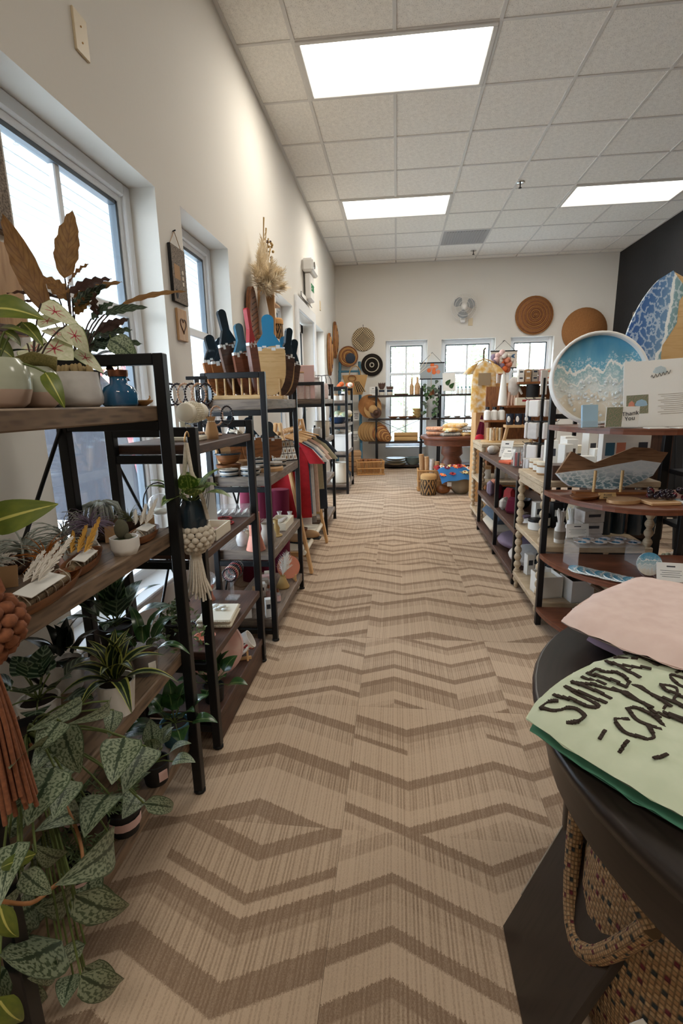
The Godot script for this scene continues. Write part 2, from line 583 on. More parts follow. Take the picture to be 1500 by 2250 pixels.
	for p in [[x0 + 0.61 * 3.05, z0 - 0.61 * 3.75, "flush ceiling sprinkler head halfway along the ceiling"], [x0 + 0.61 * 2.85, z0 - 0.61 * 7.55, "flush ceiling sprinkler head close to the far wall"]]:
		var o := thing("sprinkler_head", p[2], "sprinkler", Vector3(p[0], CY - 0.004, p[1]), 0.0, "ceiling sprinklers")
		part("plate", MB.new().lathe([Vector2(0.0, -0.006), Vector2(0.03, -0.006), Vector2(0.042, 0.0)], 16), "chrome", o)
		part("nozzle", MB.new().lathe([Vector2(0.0, -0.05), Vector2(0.016, -0.05), Vector2(0.016, -0.044), Vector2(0.006, -0.04), Vector2(0.006, -0.006)], 10), "black", o)
	# walls
	var th := 0.2
	var WT := 1.99
	var zs := [[-7.13, -6.41, 0.30, 2.03], [-6.17, -5.22, 0.0, 2.0], [-5.0, -4.31, 0.30, WT], [-3.12, -2.45, 0.30, WT - 0.01], [-2.2, -1.335, 0.30, WT - 0.025]]
	var mb := MB.new()
	wall_boxes(mb, 2, WX, -th, BZ - th, FZ + th, zs)
	struct("wall_left", mb, "wall")
	mb = MB.new()
	var xs := [[-0.185, 0.49, 0.295, 2.045], [0.715, 1.565, 0.295, 2.04], [1.80, 2.462, 0.295, 2.04]]
	wall_boxes(mb, 0, BZ, -th, WX, RX, xs)
	struct("wall_back", mb, "wall")
	mb = MB.new()
	wall_boxes(mb, 2, RX, th, BZ - th, FZ + th, [])
	struct("wall_right", mb, "dark_wall")
	mb = MB.new()
	wall_boxes(mb, 0, FZ, th, WX, RX, [])
	struct("wall_front", mb, "wall")
	var k := 1
	for h in zs:
		if h[2] == 0.0: continue
		window(k, h[1] - h[0], h[3] - h[2], Vector3(WX - 0.135, h[2], (h[0] + h[1]) * 0.5), PI / 2, k == 5)
		k += 1
	for h in xs:
		window(k, h[1] - h[0], h[3] - h[2], Vector3((h[0] + h[1]) * 0.5, h[2], BZ - 0.12), 0.0, true)
		k += 1
	# baseboards
	struct("baseboard_back", MB.new().box(Vector3((WX + RX) * 0.5, 0.045, BZ + 0.006), Vector3(RX - WX, 0.09, 0.012), 0.003), "trim")
	mb = MB.new()
	for s in [[BZ, -6.28], [-5.12, FZ]]: mb.box(Vector3(WX + 0.006, 0.045, (s[0] + s[1]) * 0.5), Vector3(0.012, 0.09, s[1] - s[0]), 0.003)
	struct("baseboard_left", mb, "trim")
	# door with glass in the window wall, casing round it
	mb = MB.new()
	for s in [-5.16, -6.23]: mb.box(Vector3(WX + 0.012, 1.03, s), Vector3(0.025, 2.06, 0.12), 0.005)
	mb.box(Vector3(WX + 0.012, 2.06, -5.695), Vector3(0.026, 0.12, 1.19), 0.005)
	struct("trim_1", mb, "trim")
	var d := struct("door_1", MB.new().box(Vector3(0, 0.14, 0), Vector3(0.045, 0.28, 0.94), 0.004), "trim", Vector3(WX - 0.14, 0, -5.695))
	mb = MB.new()
	for s in [-1.0, 1.0]: mb.box(Vector3(0, 1.13, s * 0.41), Vector3(0.045, 1.7, 0.12), 0.004)
	mb.box(Vector3(0, 1.93, 0), Vector3(0.045, 0.1, 0.94), 0.004)
	part("stile_frame", mb, "trim", d)
	part("pane", MB.new().box(Vector3(0, 1.08, 0), Vector3(0.008, 1.6, 0.7)), "pane", d)
	mb = MB.new()
	for s in [-1.0, 1.0]: mb.box(Vector3(0.012, 1.08, s * 0.345), Vector3(0.03, 1.6, 0.014))
	mb.box(Vector3(0.012, 1.872, 0), Vector3(0.03, 0.014, 0.7))
	part("glazing_bead", mb, "black", d)
	part("push_bar", MB.new().tube([Vector3(0.06, 1.0, -0.33), Vector3(0.06, 1.0, 0.33)], 0.013, 8), "chrome", d)
	part("door_closer", MB.new().box(Vector3(0.06, 1.9, 0.36), Vector3(0.05, 0.05, 0.1), 0.006), "black", d)
	outside()

func outside():
	struct("ground", MB.new().box(Vector3(-2, -0.2, -8), Vector3(60, 0.1, 60)), "concrete")
	# porch along the window wall: beadboard ceiling, beam, posts
	var pc := struct("porch_ceiling", MB.new().box(Vector3(-2.55, 2.62, -3.5), Vector3(2.6, 0.03, 13)), "porch")
	for k in 22: part("board", MB.new().box(Vector3(-1.3 - k * 0.12, 2.598, -3.5), Vector3(0.105, 0.014, 13), 0.004), "porch", pc)
	var ps := thing("sprinkler_head", "small sprinkler head under the porch ceiling outside the window", "sprinkler", Vector3(-2.15, 2.591, -2.98), 0.0, "ceiling sprinklers")
	part("plate", MB.new().lathe([Vector2(0.0, -0.006), Vector2(0.03, -0.006), Vector2(0.042, 0.0)], 16), "chrome", ps)
	part("nozzle", MB.new().lathe([Vector2(0.0, -0.05), Vector2(0.016, -0.05), Vector2(0.006, -0.04), Vector2(0.006, -0.006)], 10), "chrome", ps)
	struct("porch_beam", MB.new().box(Vector3(-3.9, 2.48, -3.5), Vector3(0.2, 0.4, 13), 0.01), "porch")
	for z in [0.5, -2.9, -6.4, -9.5]: struct("porch_post_%d" % int(abs(z) + 1), MB.new().box(Vector3(-3.9, 1.08, z), Vector3(0.18, 2.4, 0.18), 0.01), "porch")

# ---------- looks shared by many goods ----------
func leaf_tex(fn: Callable) -> ImageTexture:
	return paint(64, 128, fn)
func goods_materials():
	wood("rustic", "8c7660", "6f5a46", "4a3a2d", 0.6, 21, 1.0)
	wood("grey_oak", "8a7a6a", "74655a", "574b42", 0.6, 22, 0.8)
	wood("walnut", "5e4030", "4a3024", "2e1d16", 0.5, 23, 1.0)
	wood("cherry", "7d4a33", "6b3d2a", "54301f", 0.4, 24, 0.7)
	wood("pale_oak", "c9b79c", "b8a488", "a08c70", 0.6, 25, 0.8)
	wood("pine", "d9b07c", "cd9f68", "b98a56", 0.55, 26, 0.8)
	wood("acacia", "9a6236", "7c4a28", "573118", 0.4, 27, 1.2)
	wood("dark_top", "2c2420", "241d1a", "1a1512", 0.35, 28, 0.8)
	wood("bamboo", "d8b684", "cda873", "c09860", 0.5, 29, 0.1)
	wood("teak", "9a7252", "876246", "6b4a32", 0.5, 33, 0.8)
	wood("maple", "c8a074", "bb9266", "a98055", 0.45, 30, 0.4)
	mt("soil", "241a13", 0.95)
	mt("terra_pink", "d98f78", 0.6)
	mt("ivory", "e8e0cc", 0.55)
	mt("cream_cloth", "e2d8c6", 0.9)
	mt("stem_green", "5d6b34", 0.6)
	mt("stem_dark", "3b2a24", 0.6)
	mt("clear", "ffffff", 0.03, 0.0, {"transparency": BaseMaterial3D.TRANSPARENCY_ALPHA})
	M.clear.albedo_color = Color(0.95, 0.98, 1.0, 0.11)
	mt("blue_glass", "2f93b8", 0.05, 0.0, {"transparency": BaseMaterial3D.TRANSPARENCY_ALPHA})
	M.blue_glass.albedo_color = Color(0.07, 0.36, 0.52, 0.86)
	mt("paper", "ecebe6", 0.8)
	mt("ink", "3d4048", 0.8)
	mt("gold", "b98a4a", 0.3, 0.8)
	mt("red", "a81d24", 0.5)
	mt("magenta", "6a0f30", 0.9)
	mt("kraft", "b08a62", 0.85)
	mt("coral", "d8886a", 0.6)
	mt("steel_blue", "3f6f86", 0.6)
	mt("clay_grey", "a79d90", 0.75)
	mt("ochre", "b99a62", 0.7)
	mt("rose", "dcb9b4", 0.6)
	mt("navy", "1f2a3d", 0.6)
	mt("bead_dark", "251a22", 0.25)
	mt("bead_tan", "c9a184", 0.35)
	mt("bead_red", "9c2526", 0.3)
	mt("wicker", "c08f56", 0.8)
	mt("resin_dark", "27333c", 0.08)
	mt("resin_blue", "2d86b5", 0.08)
	mt("resin_white", "e6ecee", 0.12)
	mt("pampas", "f0e2c8", 0.9, 0.0, {"backlight_enabled": true, "backlight": Color(0.35, 0.3, 0.22)})
	mt("plume_white", "ece6dc", 0.9, 0.0, {"backlight_enabled": true, "backlight": Color(0.3, 0.3, 0.28)})
	mottled("rope_white", "e2d9cb", "cfc3b0", 0.95, 0.06, 18.0)
	mottled("rope_rust", "935c3d", "764730", 0.95, 0.06, 18.0)
	mottled("marble_pink", "d9a498", "e6c9bd", 0.4, 0.02, 5.0)
	mottled("sage_glaze", "a9ad97", "bcc0ac", 0.18, 0.02, 5.0)
	mottled("blush_glaze", "cdb09d", "d9c2b2", 0.25, 0.02, 5.0)
	mottled("stone_white", "d9d6d2", "c6c2bf", 0.3, 0.02, 8.0)
	mottled("bark", "4a2c1c", "2a1910", 0.95, 0.07, 14.0)
	mottled("smudge", "a58f70", "6f6350", 0.95, 0.1, 16.0)
	var bl := {"backlight_enabled": true, "backlight": Color(0.42, 0.45, 0.28), "cull_mode": BaseMaterial3D.CULL_DISABLED}
	var vein := func(u: float, v: float, nv: float, w: float) -> float:
		var a := absf(u - 0.5)
		var f := fposmod(v * nv - a * nv * 0.5, 1.0)
		return 1.0 if a < 0.02 or absf(f - 0.5) < w else 0.0
	var nz := noise(77, 0.06, 3)
	mt("leaf_bronze", "ffffff", 0.6, 0.0, bl.merged({"albedo_texture": leaf_tex(func(u: float, v: float): return Color("8f683c").lerp(Color("6b4625"), vein.call(u, v, 9.0, 0.09) * 0.5 + nz.get_noise_2d(u * 60, v * 90) * 0.5 + 0.2))}))
	mt("leaf_plum", "ffffff", 0.5, 0.0, bl.merged({"albedo_texture": leaf_tex(func(u: float, v: float): return Color("3f2620").lerp(Color("2a1714"), vein.call(u, v, 9.0, 0.12) * 0.6))}))
	mt("leaf_feather", "ffffff", 0.4, 0.0, bl.merged({"albedo_texture": leaf_tex(func(u: float, v: float): return Color("26382c").lerp(Color("8b9a84"), vein.call(u, v, 8.0, 0.13) * 0.6))}))
	mt("leaf_caladium", "ffffff", 0.5, 0.0, bl.merged({"albedo_texture": leaf_tex(func(u: float, v: float):
		var cc := Color("cfd2ae").lerp(Color("e6e4d0"), clampf(nz.get_noise_2d(u * 70, v * 110) + 0.5, 0, 1))
		var x := u - 0.5
		var y := v - 0.36
		var an := atan2(y, x)
		var rr := sqrt(x * x * 1.2 + y * y)
		var ray := pow(absf(cos(an * 3.5)), 10.0)
		if rr < 0.05 + ray * 0.24 and rr < 0.3: cc = cc.lerp(Color("a81f35"), clampf(1.2 - rr * 3.4, 0.0, 1.0))
		if absf(x) > 0.46: cc = Color("8d9a63")
		return cc)}))
	mt("leaf_silver", "ffffff", 0.5, 0.0, bl.merged({"albedo_texture": leaf_tex(func(u: float, v: float):
		var k := nz.get_noise_2d(u * 150 + 40, v * 210)
		var cc := Color("8f9a80")
		if k > 0.1: cc = Color("4a5a41")
		if absf(u - 0.5) < 0.03 + 0.04 * (nz.get_noise_2d(3, v * 200) + 0.3): cc = Color("34452f")
		if absf(u - 0.5) > 0.465: cc = Color("4a5a40")
		return cc)}))
	mt("leaf_stripe", "ffffff", 0.4, 0.0, bl.merged({"albedo_texture": leaf_tex(func(u: float, v: float):
		var a := absf(u - 0.5) + nz.get_noise_2d(u * 30, v * 60) * 0.03
		if a > 0.36: return Color("a9ab5c")
		if a < 0.05: return Color("8f9a55")
		return Color("22321f"))}))
	mt("leaf_pothos", "ffffff", 0.35, 0.0, bl.merged({"albedo_texture": leaf_tex(func(u: float, v: float):
		var k := nz.get_noise_2d(u * 90, v * 60 + 70)
		if k > 0.22: return Color("a9b36a")
		return Color("52702f") if absf(u - 0.5) > 0.02 else Color("9aa860"))}))
	mt("leaf_olive", "ffffff", 0.4, 0.0, bl.merged({"albedo_texture": leaf_tex(func(u: float, v: float):
		if absf(u - 0.5) < 0.035: return Color("c3bf6a")
		return Color("6f7a2a").lerp(Color("5a6a24"), clampf(0.5 + nz.get_noise_2d(u * 40, v * 40), 0, 1)))}))
	mt("leaf_deep", "ffffff", 0.25, 0.0, bl.merged({"albedo_texture": leaf_tex(func(u: float, v: float):
		if absf(u - 0.5) < 0.025: return Color("7b8f5c")
		return Color("2c4a2c").lerp(Color("3e5f35"), clampf(0.5 + nz.get_noise_2d(u * 50, v * 30), 0, 1)))}))
	mt("leaf_aglao", "ffffff", 0.3, 0.0, bl.merged({"albedo_texture": leaf_tex(func(u: float, v: float): return Color("2e4632").lerp(Color("94a58c"), vein.call(u, v, 5.0, 0.16) * 0.85))}))
	mt("air_silver", "b6bdb5", 0.7)
	mt("air_purple", "8a7a92", 0.7)
	mt("air_green", "7d8256", 0.7)
	mt("air_orange", "c97a2c", 0.7)
	mt("cactus", "6b6a52", 0.9)
	mt("cactus_tan", "a08b62", 0.9)
	mt("herb", "5d7048", 0.7)

func V(a: Array, k := 0) -> Vector3:
	return Vector3(a[k], a[k + 1], a[k + 2])

# open shelf of square tube with boards; x front, xb back, z near to far; every board, post and rail a part
func rack(called: String, label: String, xf: float, xb: float, zn: float, zf: float, top: float, tops: Array, bm: String, th := 0.03, over := 0.0, tube := 0.025, brace := true) -> Node3D:
	var o := thing(called, label, "shelf", Vector3((xf + xb) * 0.5, 0, (zn + zf) * 0.5))
	var hx := (xf - xb) * 0.5
	var hz := (zn - zf) * 0.5
	for sx in [-1.0, 1.0]:
		for sz in [-1.0, 1.0]:
			var p := part("post", MB.new().box(Vector3(hx * sx, top * 0.5 + 0.004, hz * sz), Vector3(tube, top - 0.008, tube), 0.002), "black", o)
			part("foot", MB.new().lathe([Vector2(0, 0), Vector2(0.017, 0), Vector2(0.017, 0.006), Vector2(0.008, 0.012)], 10, Vector3(hx * sx, 0, hz * sz)), "black", p)
	for sz in [-1.0, 1.0]:
		part("rail", MB.new().box(Vector3(0, top - tube * 0.5, hz * sz), Vector3(hx * 2 - tube, tube, tube), 0.002), "black", o)
		for y in tops: part("rail", MB.new().box(Vector3(0, y - th - 0.012, hz * sz), Vector3(hx * 2 - tube, 0.024, tube * 0.8), 0.002), "black", o)
	for y in tops:
		part("board", MB.new().box(Vector3(0, y - th * 0.5, 0), Vector3(hx * 2 - tube if over > 0.0 else hx * 2 + tube * 0.6, th, hz * 2 - tube + over * 2), 0.003), bm, o)
	if brace:
		var y0: float = tops[tops.size() - 1]
		var y1: float = tops[0] - th
		for s in [-1.0, 1.0]: part("brace", MB.new().tube([Vector3(-hx, y0, hz * s), Vector3(-hx, y1, -hz * s)], 0.005, 6), "black", o)
	return o

func pot_profile(rt: float, rb: float, h: float, t := 0.004) -> Array:
	return [Vector2(0.0005, 0), Vector2(rb, 0), Vector2(rb, 0), Vector2(lerpf(rb, rt, 0.5), h * 0.5), Vector2(rt, h), Vector2(rt, h), Vector2(rt - t, h), Vector2(rt - t, h), Vector2(rt - t * 1.5, h * 0.8)]
func pot(o: Node3D, rt: float, rb: float, h: float, m: String, seg := 20):
	part("pot", MB.new().lathe(pot_profile(rt, rb, h), seg), m, o)
	part("soil", MB.new().lathe([Vector2(0.0005, h * 0.86), Vector2(rt * 0.94, h * 0.84)], 14), "soil", o)
# leaves given as rows of base, tip, width, kind in world coordinates
func leaves(o: Node3D, rows: Array, mats: Array, root: Vector3, stem: String, arch: float, fold: float, wave: float, shape: float, wn := 5.0):
	var st := MB.new()
	for r in rows:
		var a := V(r) - o.position
		var b := V(r, 3) - o.position
		var up := (Vector3(0.35, 0.55, 0.75) + Vector3(rf(-0.3, 0.3), rf(-0.3, 0.3), rf(-0.2, 0.2))).normalized()
		part("leaf", MB.new().leaf(a, b, up, r[6], arch * rf(0.5, 1.4), fold, wave, shape, 20 if wave > 0.0 else 10, wn), mats[int(r[7])], o)
		var mid := (root + a) * 0.5 + Vector3(0, 0.25 * root.distance_to(a), 0)
		if r[6] > 0.0:
			var P := []
			for k in 6:
				var q := k / 5.0
				P.append(root.lerp(mid, q).lerp(mid.lerp(a, q), q))
			st.tube(P, 0.0018, 5, false)
	part("stems", st, stem, o)
# rosette plant: n blades fanning from the pot mouth
func rosette(o: Node3D, at: Vector3, n: int, ln: float, wd: float, m, el0: float, el1: float, arch := 0.15, fold := 0.3, wave := 0.0, stem := 0.0, shape := 0.6, called := "leaf"):
	for k in n:
		var a := TAU * k / n * 2.4 + rf(-0.2, 0.2)
		var e := lerpf(el0, el1, float(k) / maxf(n - 1, 1))
		var d := Vector3(cos(a) * cos(e), sin(e), sin(a) * cos(e))
		var p := at + d * stem
		var l := ln * rf(0.75, 1.1)
		part(called, MB.new().leaf(p, p + d * l - Vector3(0, l * 0.12, 0), Vector3.UP, wd * rf(0.85, 1.15), arch, fold, wave, shape, 8), m, o)
		if stem > 0.03: part("stem", MB.new().tube([at, (at + p) * 0.5 + Vector3(0, stem * 0.1, 0), p], 0.0016, 5, false), "stem_green", o)
# tuft of thin curling blades, one joined part
func tuft(at: Vector3, n: int, ln: float, w: float, curl: float, el := 0.25) -> MB:
	var mb := MB.new()
	for k in n:
		var a := rf(0, TAU)
		var e := rf(el, 1.45)
		var d := Vector3(cos(a) * cos(e), sin(e), sin(a) * cos(e))
		var P := []
		var Rr := []
		var p := at
		var l := ln * rf(0.7, 1.15)
		for q in 6:
			P.append(p); Rr.append(w * (1.0 - q / 5.6))
			p += d * l / 5.0
			d = (d + Vector3(cos(a) * 0.3, -curl, sin(a) * 0.3) * 0.45 + Vector3(rf(-0.1, 0.1), 0, rf(-0.1, 0.1))).normalized()
		mb.tube(P, Rr, 4, false)
	return mb
func plume(a: Vector3, b: Vector3, r: float, n := 60, spread := 0.5) -> MB:
	var mb := MB.new()
	var d := b - a
	for k in n:
		var q := rf(0.0, 1.0)
		var s := Vector3(rf(-1, 1), rf(-1, 1), rf(-1, 1)).normalized()
		var p := a + d * q
		var e := p + (d.normalized() * rf(0.5, 1.2) + s * spread) * r * (1.15 - q * 0.7)
		mb.leaf(p, e, s.cross(d) + Vector3(0.1, 0.1, 0), r * 0.075, 0.1, 0.1, 0.0, 0.7, 3)
	return mb
func beads(R: float, n: int, r: float, mb: MB = null, T := Transform3D.IDENTITY, sq := 1.0) -> MB:
	if mb == null: mb = MB.new()
	for k in n:
		var a := TAU * k / n
		mb.ball(T * Vector3(cos(a) * R, sin(a) * R * sq, 0), r, 6, 4)
	return mb
func bowl_profile(r: float, h: float, t := 0.004) -> Array:
	return [Vector2(0.0005, 0), Vector2(r * 0.5, 0), Vector2(r * 0.8, h * 0.35), Vector2(r, h), Vector2(r, h), Vector2(r - t, h), Vector2(r - t, h), Vector2(r * 0.76, h * 0.42), Vector2(r * 0.4, h * 0.12), Vector2(0.0005, h * 0.1)]
func disc_profile(r: float, h: float) -> Array:
	return [Vector2(0.0005, 0), Vector2(r - 0.001, 0), Vector2(r, 0.001), Vector2(r, 0.001), Vector2(r, h - 0.001), Vector2(r, h - 0.001), Vector2(r - 0.001, h), Vector2(0.0005, h)]
func cyl(r: float, h: float, seg := 16) -> MB:
	return MB.new().lathe(disc_profile(r, h), seg)
func vase(called: String, label: String, pr: Array, m: String, at: Vector3, cat := "vase", group := "", seg := 20) -> MeshInstance3D:
	return one(called, MB.new().lathe(pr, seg), m, label, cat, at, Vector3.ZERO, group)
# carton with a printed front panel
func carton(label: String, m: String, s: Vector3, at: Vector3, turn := 0.0, print_m := "ink", group := "", called := "carton"):
	var o := thing(called, label, "box", at, turn, group)
	part("body", MB.new().box(Vector3(0, s.y * 0.5, 0), s, 0.0015), m, o)
	part("print", MB.new().box(Vector3(0, s.y * 0.6, s.z * 0.5 + 0.0003), Vector3(s.x * 0.6, s.y * 0.25, 0.0006)), print_m, o)
	return o
func bottle(label: String, m: String, r: float, h: float, at: Vector3, cap_m := "black", lab_m := "paper", group := "", called := "bottle"):
	var o := thing(called, label, "bottle", at, 0.0, group)
	part("body", MB.new().lathe([Vector2(0.0005, 0), Vector2(r, 0), Vector2(r, 0), Vector2(r, h * 0.62), Vector2(r * 0.85, h * 0.7), Vector2(r * 0.4, h * 0.75), Vector2(r * 0.4, h * 0.8)], 14), m, o)
	part("cap", MB.new().lathe([Vector2(r * 0.48, h * 0.78), Vector2(r * 0.48, h), Vector2(r * 0.48, h), Vector2(0.0005, h)], 12), cap_m, o)
	part("label", MB.new().lathe([Vector2(r + 0.0006, h * 0.12), Vector2(r + 0.0006, h * 0.52)], 14), lab_m, o)
	return o
func jar(label: String, m: String, r: float, h: float, at: Vector3, lid_m := "white", lab_m := "paper", group := "", called := "jar"):
	var o := thing(called, label, "jar", at, 0.0, group)
	part("body", MB.new().lathe([Vector2(0.0005, 0), Vector2(r * 0.94, 0), Vector2(r, 0.004), Vector2(r, h * 0.76), Vector2(r, h * 0.76), Vector2(0.0005, h * 0.76)], 16), m, o)
	part("lid", MB.new().lathe([Vector2(r * 1.03, h * 0.76), Vector2(r * 1.03, h * 0.98), Vector2(r * 0.99, h), Vector2(0.0005, h)], 16), lid_m, o)
	part("label", MB.new().lathe([Vector2(r + 0.0006, h * 0.15), Vector2(r + 0.0006, h * 0.62)], 16), lab_m, o)
	return o
# small upright printed card on a clear easel
func card(label: String, w: float, h: float, at: Vector3, turn: float, lean := 0.25, m := "paper", lines := 4):
	var o := thing("sign_card", label, "card", at, turn)
	var B := Basis(Vector3.RIGHT, -lean)
	part("sheet", MB.new().box(B * Vector3(0, h * 0.5, 0) + Vector3(0, 0.004, 0), Vector3(w, h, 0.003), 0.0008, B), m, o)
	var pr := MB.new()
	pr.box(B * Vector3(0, h * 0.8, 0.0018) + Vector3(0, 0.004, 0), Vector3(w * 0.3, h * 0.07, 0.0006), 0.0, B)
	for k in lines: pr.box(B * Vector3(0, h * (0.58 - 0.42 * k / lines), 0.0018) + Vector3(0, 0.004, 0), Vector3(w * (0.75 - 0.12 * (k % 2)), h * 0.018, 0.0006), 0.0, B)
	part("print", pr, "ink", o)
	var ez := MB.new()
	for s in [-1.0, 1.0]: ez.tube([Vector3(s * w * 0.25, 0.003, 0.02), Vector3(s * w * 0.25, 0.003, -0.03), B * Vector3(s * w * 0.2, h * 0.6, -0.004)], 0.0018, 5)
	part("easel", ez, "clear", o)
	return o
const CALATHEA := [[-0.842,1.302,-1.196, -0.957,1.543,-1.241, 0.058,0], [-0.807,1.387,-1.227, -0.797,1.554,-1.276, 0.056,0], [-0.809,1.374,-1.239, -0.732,1.413,-1.212, 0.032,0], [-0.782,1.347,-1.198, -0.701,1.388,-1.252, 0.038,1], [-0.792,1.334,-1.210, -0.839,1.386,-1.189, 0.046,0], [-0.812,1.349,-1.256, -0.687,1.385,-1.275, 0.028,0], [-0.805,1.328,-1.243, -0.719,1.378,-1.261, 0.035,2], [-0.739,1.293,-1.230, -0.721,1.351,-1.209, 0.037,1], [-0.680,1.325,-1.244, -0.531,1.363,-1.307, 0.017,0], [-0.827,1.343,-1.224, -0.974,1.362,-1.237, 0.022,1], [-0.844,1.334,-1.229, -0.895,1.330,-1.178, 0.015,1], [-0.836,1.332,-1.235, -0.916,1.349,-1.239, 0.017,1], [-0.707,1.300,-1.214, -0.579,1.305,-1.182, 0.024,2], [-0.801,1.308,-1.240, -0.757,1.349,-1.252, 0.033,0], [-0.755,1.250,-1.224, -0.674,1.271,-1.276, 0.042,2], [-0.749,1.234,-1.220, -0.651,1.236,-1.276, 0.040,2], [-0.749,1.226,-1.199, -0.802,1.280,-1.236, 0.044,2], [-0.729,1.259,-1.212, -0.678,1.297,-1.271, 0.032,1], [-0.732,1.162,-1.217, -0.641,1.139,-1.180, 0.023,1], [-0.695,1.180,-1.179, -0.647,1.125,-1.143, 0.017,1], [-0.776,1.219,-1.230, -0.676,1.244,-1.240, 0.043,2], [-0.752,1.293,-1.228, -0.685,1.327,-1.222, 0.032,2]]
const CALADIUM := [[-0.766,1.300,-1.070, -0.682,1.247,-1.072, 0.041,0], [-0.781,1.259,-1.067, -0.719,1.268,-1.087, 0.033,0], [-0.767,1.251,-1.083, -0.682,1.207,-1.038, 0.046,0], [-0.703,1.251,-1.052, -0.675,1.194,-1.077, 0.047,0], [-0.757,1.216,-1.053, -0.679,1.177,-1.026, 0.085,0], [-0.829,1.222,-1.092, -0.777,1.176,-1.085, 0.070,0], [-0.715,1.206,-1.092, -0.650,1.153,-1.085, 0.034,0]]
const PHILO := [[-0.694,1.244,-0.828, -0.599,1.227,-0.840, 0.053,0], [-0.639,1.224,-0.838, -0.611,1.184,-0.843, 0.026,0], [-0.698,1.212,-0.845, -0.608,1.199,-0.807, 0.019,0], [-0.653,1.206,-0.811, -0.651,1.185,-0.841, 0.020,0], [-0.595,1.139,-0.818, -0.562,1.079,-0.808, 0.029,0], [-0.686,1.188,-0.817, -0.684,1.164,-0.863, 0.043,0]]
const FRONTLEAF := [[-0.526,0.935,-0.572, -0.439,0.957,-0.592, 0.043,0]]
const SILVER := [[-0.523,0.596,-0.694, -0.507,0.643,-0.555, 0.029,0], [-0.514,0.560,-0.752, -0.496,0.608,-0.621, 0.027,0], [-0.496,0.623,-0.605, -0.494,0.609,-0.549, 0.043,0], [-0.539,0.578,-0.660, -0.514,0.493,-0.652, 0.050,0], [-0.522,0.527,-0.773, -0.515,0.495,-0.739, 0.034,0], [-0.470,0.513,-0.718, -0.456,0.481,-0.645, 0.067,0], [-0.481,0.434,-0.796, -0.467,0.425,-0.687, 0.070,0], [-0.495,0.566,-0.579, -0.491,0.531,-0.511, 0.065,0], [-0.496,0.524,-0.602, -0.470,0.523,-0.532, 0.047,0], [-0.503,0.408,-0.702, -0.481,0.424,-0.598, 0.069,0], [-0.493,0.352,-0.766, -0.491,0.349,-0.710, 0.044,0], [-0.487,0.338,-0.673, -0.469,0.432,-0.514, 0.063,0], [-0.519,0.392,-0.589, -0.518,0.468,-0.541, 0.033,0], [-0.479,0.495,-0.504, -0.465,0.546,-0.438, 0.018,1], [-0.490,0.480,-0.490, -0.463,0.435,-0.500, 0.031,0], [-0.490,0.345,-0.572, -0.462,0.225,-0.655, 0.056,0], [-0.512,0.274,-0.556, -0.488,0.407,-0.437, 0.087,0], [-0.509,0.210,-0.598, -0.481,0.305,-0.508, 0.027,0], [-0.478,0.229,-0.543, -0.476,0.096,-0.629, 0.048,0], [-0.530,0.208,-0.566, -0.524,0.279,-0.499, 0.029,0], [-0.472,0.346,-0.752, -0.459,0.262,-0.833, 0.032,0], [-0.496,0.468,-0.456, -0.487,0.406,-0.463, 0.035,1], [-0.504,0.344,-0.435, -0.493,0.279,-0.451, 0.036,1], [-0.515,0.564,-0.549, -0.498,0.565,-0.487, 0.057,0], [-0.499,0.515,-0.501, -0.472,0.495,-0.433, 0.040,0], [-0.492,0.618,-0.558, -0.464,0.653,-0.473, 0.042,0]]
const SILVER_DEEP := [[-0.598,0.360,-0.646, -0.582,0.406,-0.553, 0.047,0], [-0.589,0.275,-0.615, -0.571,0.277,-0.546, 0.056,0], [-0.571,0.234,-0.519, -0.569,0.129,-0.566, 0.039,0], [-0.614,0.357,-0.585, -0.589,0.417,-0.503, 0.055,0], [-0.597,0.001,-0.686, -0.590,-0.118,-0.725, 0.070,0], [-0.545,0.133,-0.603, -0.531,0.131,-0.557, 0.044,0], [-0.556,0.092,-0.643, -0.542,-0.027,-0.701, 0.045,0], [-0.570,0.299,-0.545, -0.566,0.165,-0.596, 0.037,0], [-0.571,0.153,-0.592, -0.545,0.213,-0.526, 0.041,0], [-0.578,0.220,-0.714, -0.556,0.163,-0.687, 0.055,0], [-0.568,0.305,-0.579, -0.566,0.348,-0.514, 0.058,0], [-0.562,0.491,-0.689, -0.544,0.495,-0.606, 0.058,0], [-0.594,0.213,-0.681, -0.593,0.041,-0.788, 0.068,0], [-0.554,0.367,-0.540, -0.540,0.423,-0.475, 0.053,0], [-0.565,0.280,-0.509, -0.538,0.299,-0.461, 0.055,0], [-0.565,0.523,-0.663, -0.537,0.546,-0.579, 0.040,0], [-0.587,0.459,-0.598, -0.563,0.486,-0.528, 0.038,0], [-0.584,0.462,-0.733, -0.556,0.486,-0.624, 0.051,0], [-0.553,0.265,-0.644, -0.551,0.327,-0.561, 0.064,0], [-0.605,0.364,-0.641, -0.599,0.388,-0.577, 0.043,0], [-0.547,0.389,-0.680, -0.534,0.462,-0.567, 0.046,0], [-0.571,0.541,-0.584, -0.562,0.489,-0.608, 0.039,0]]

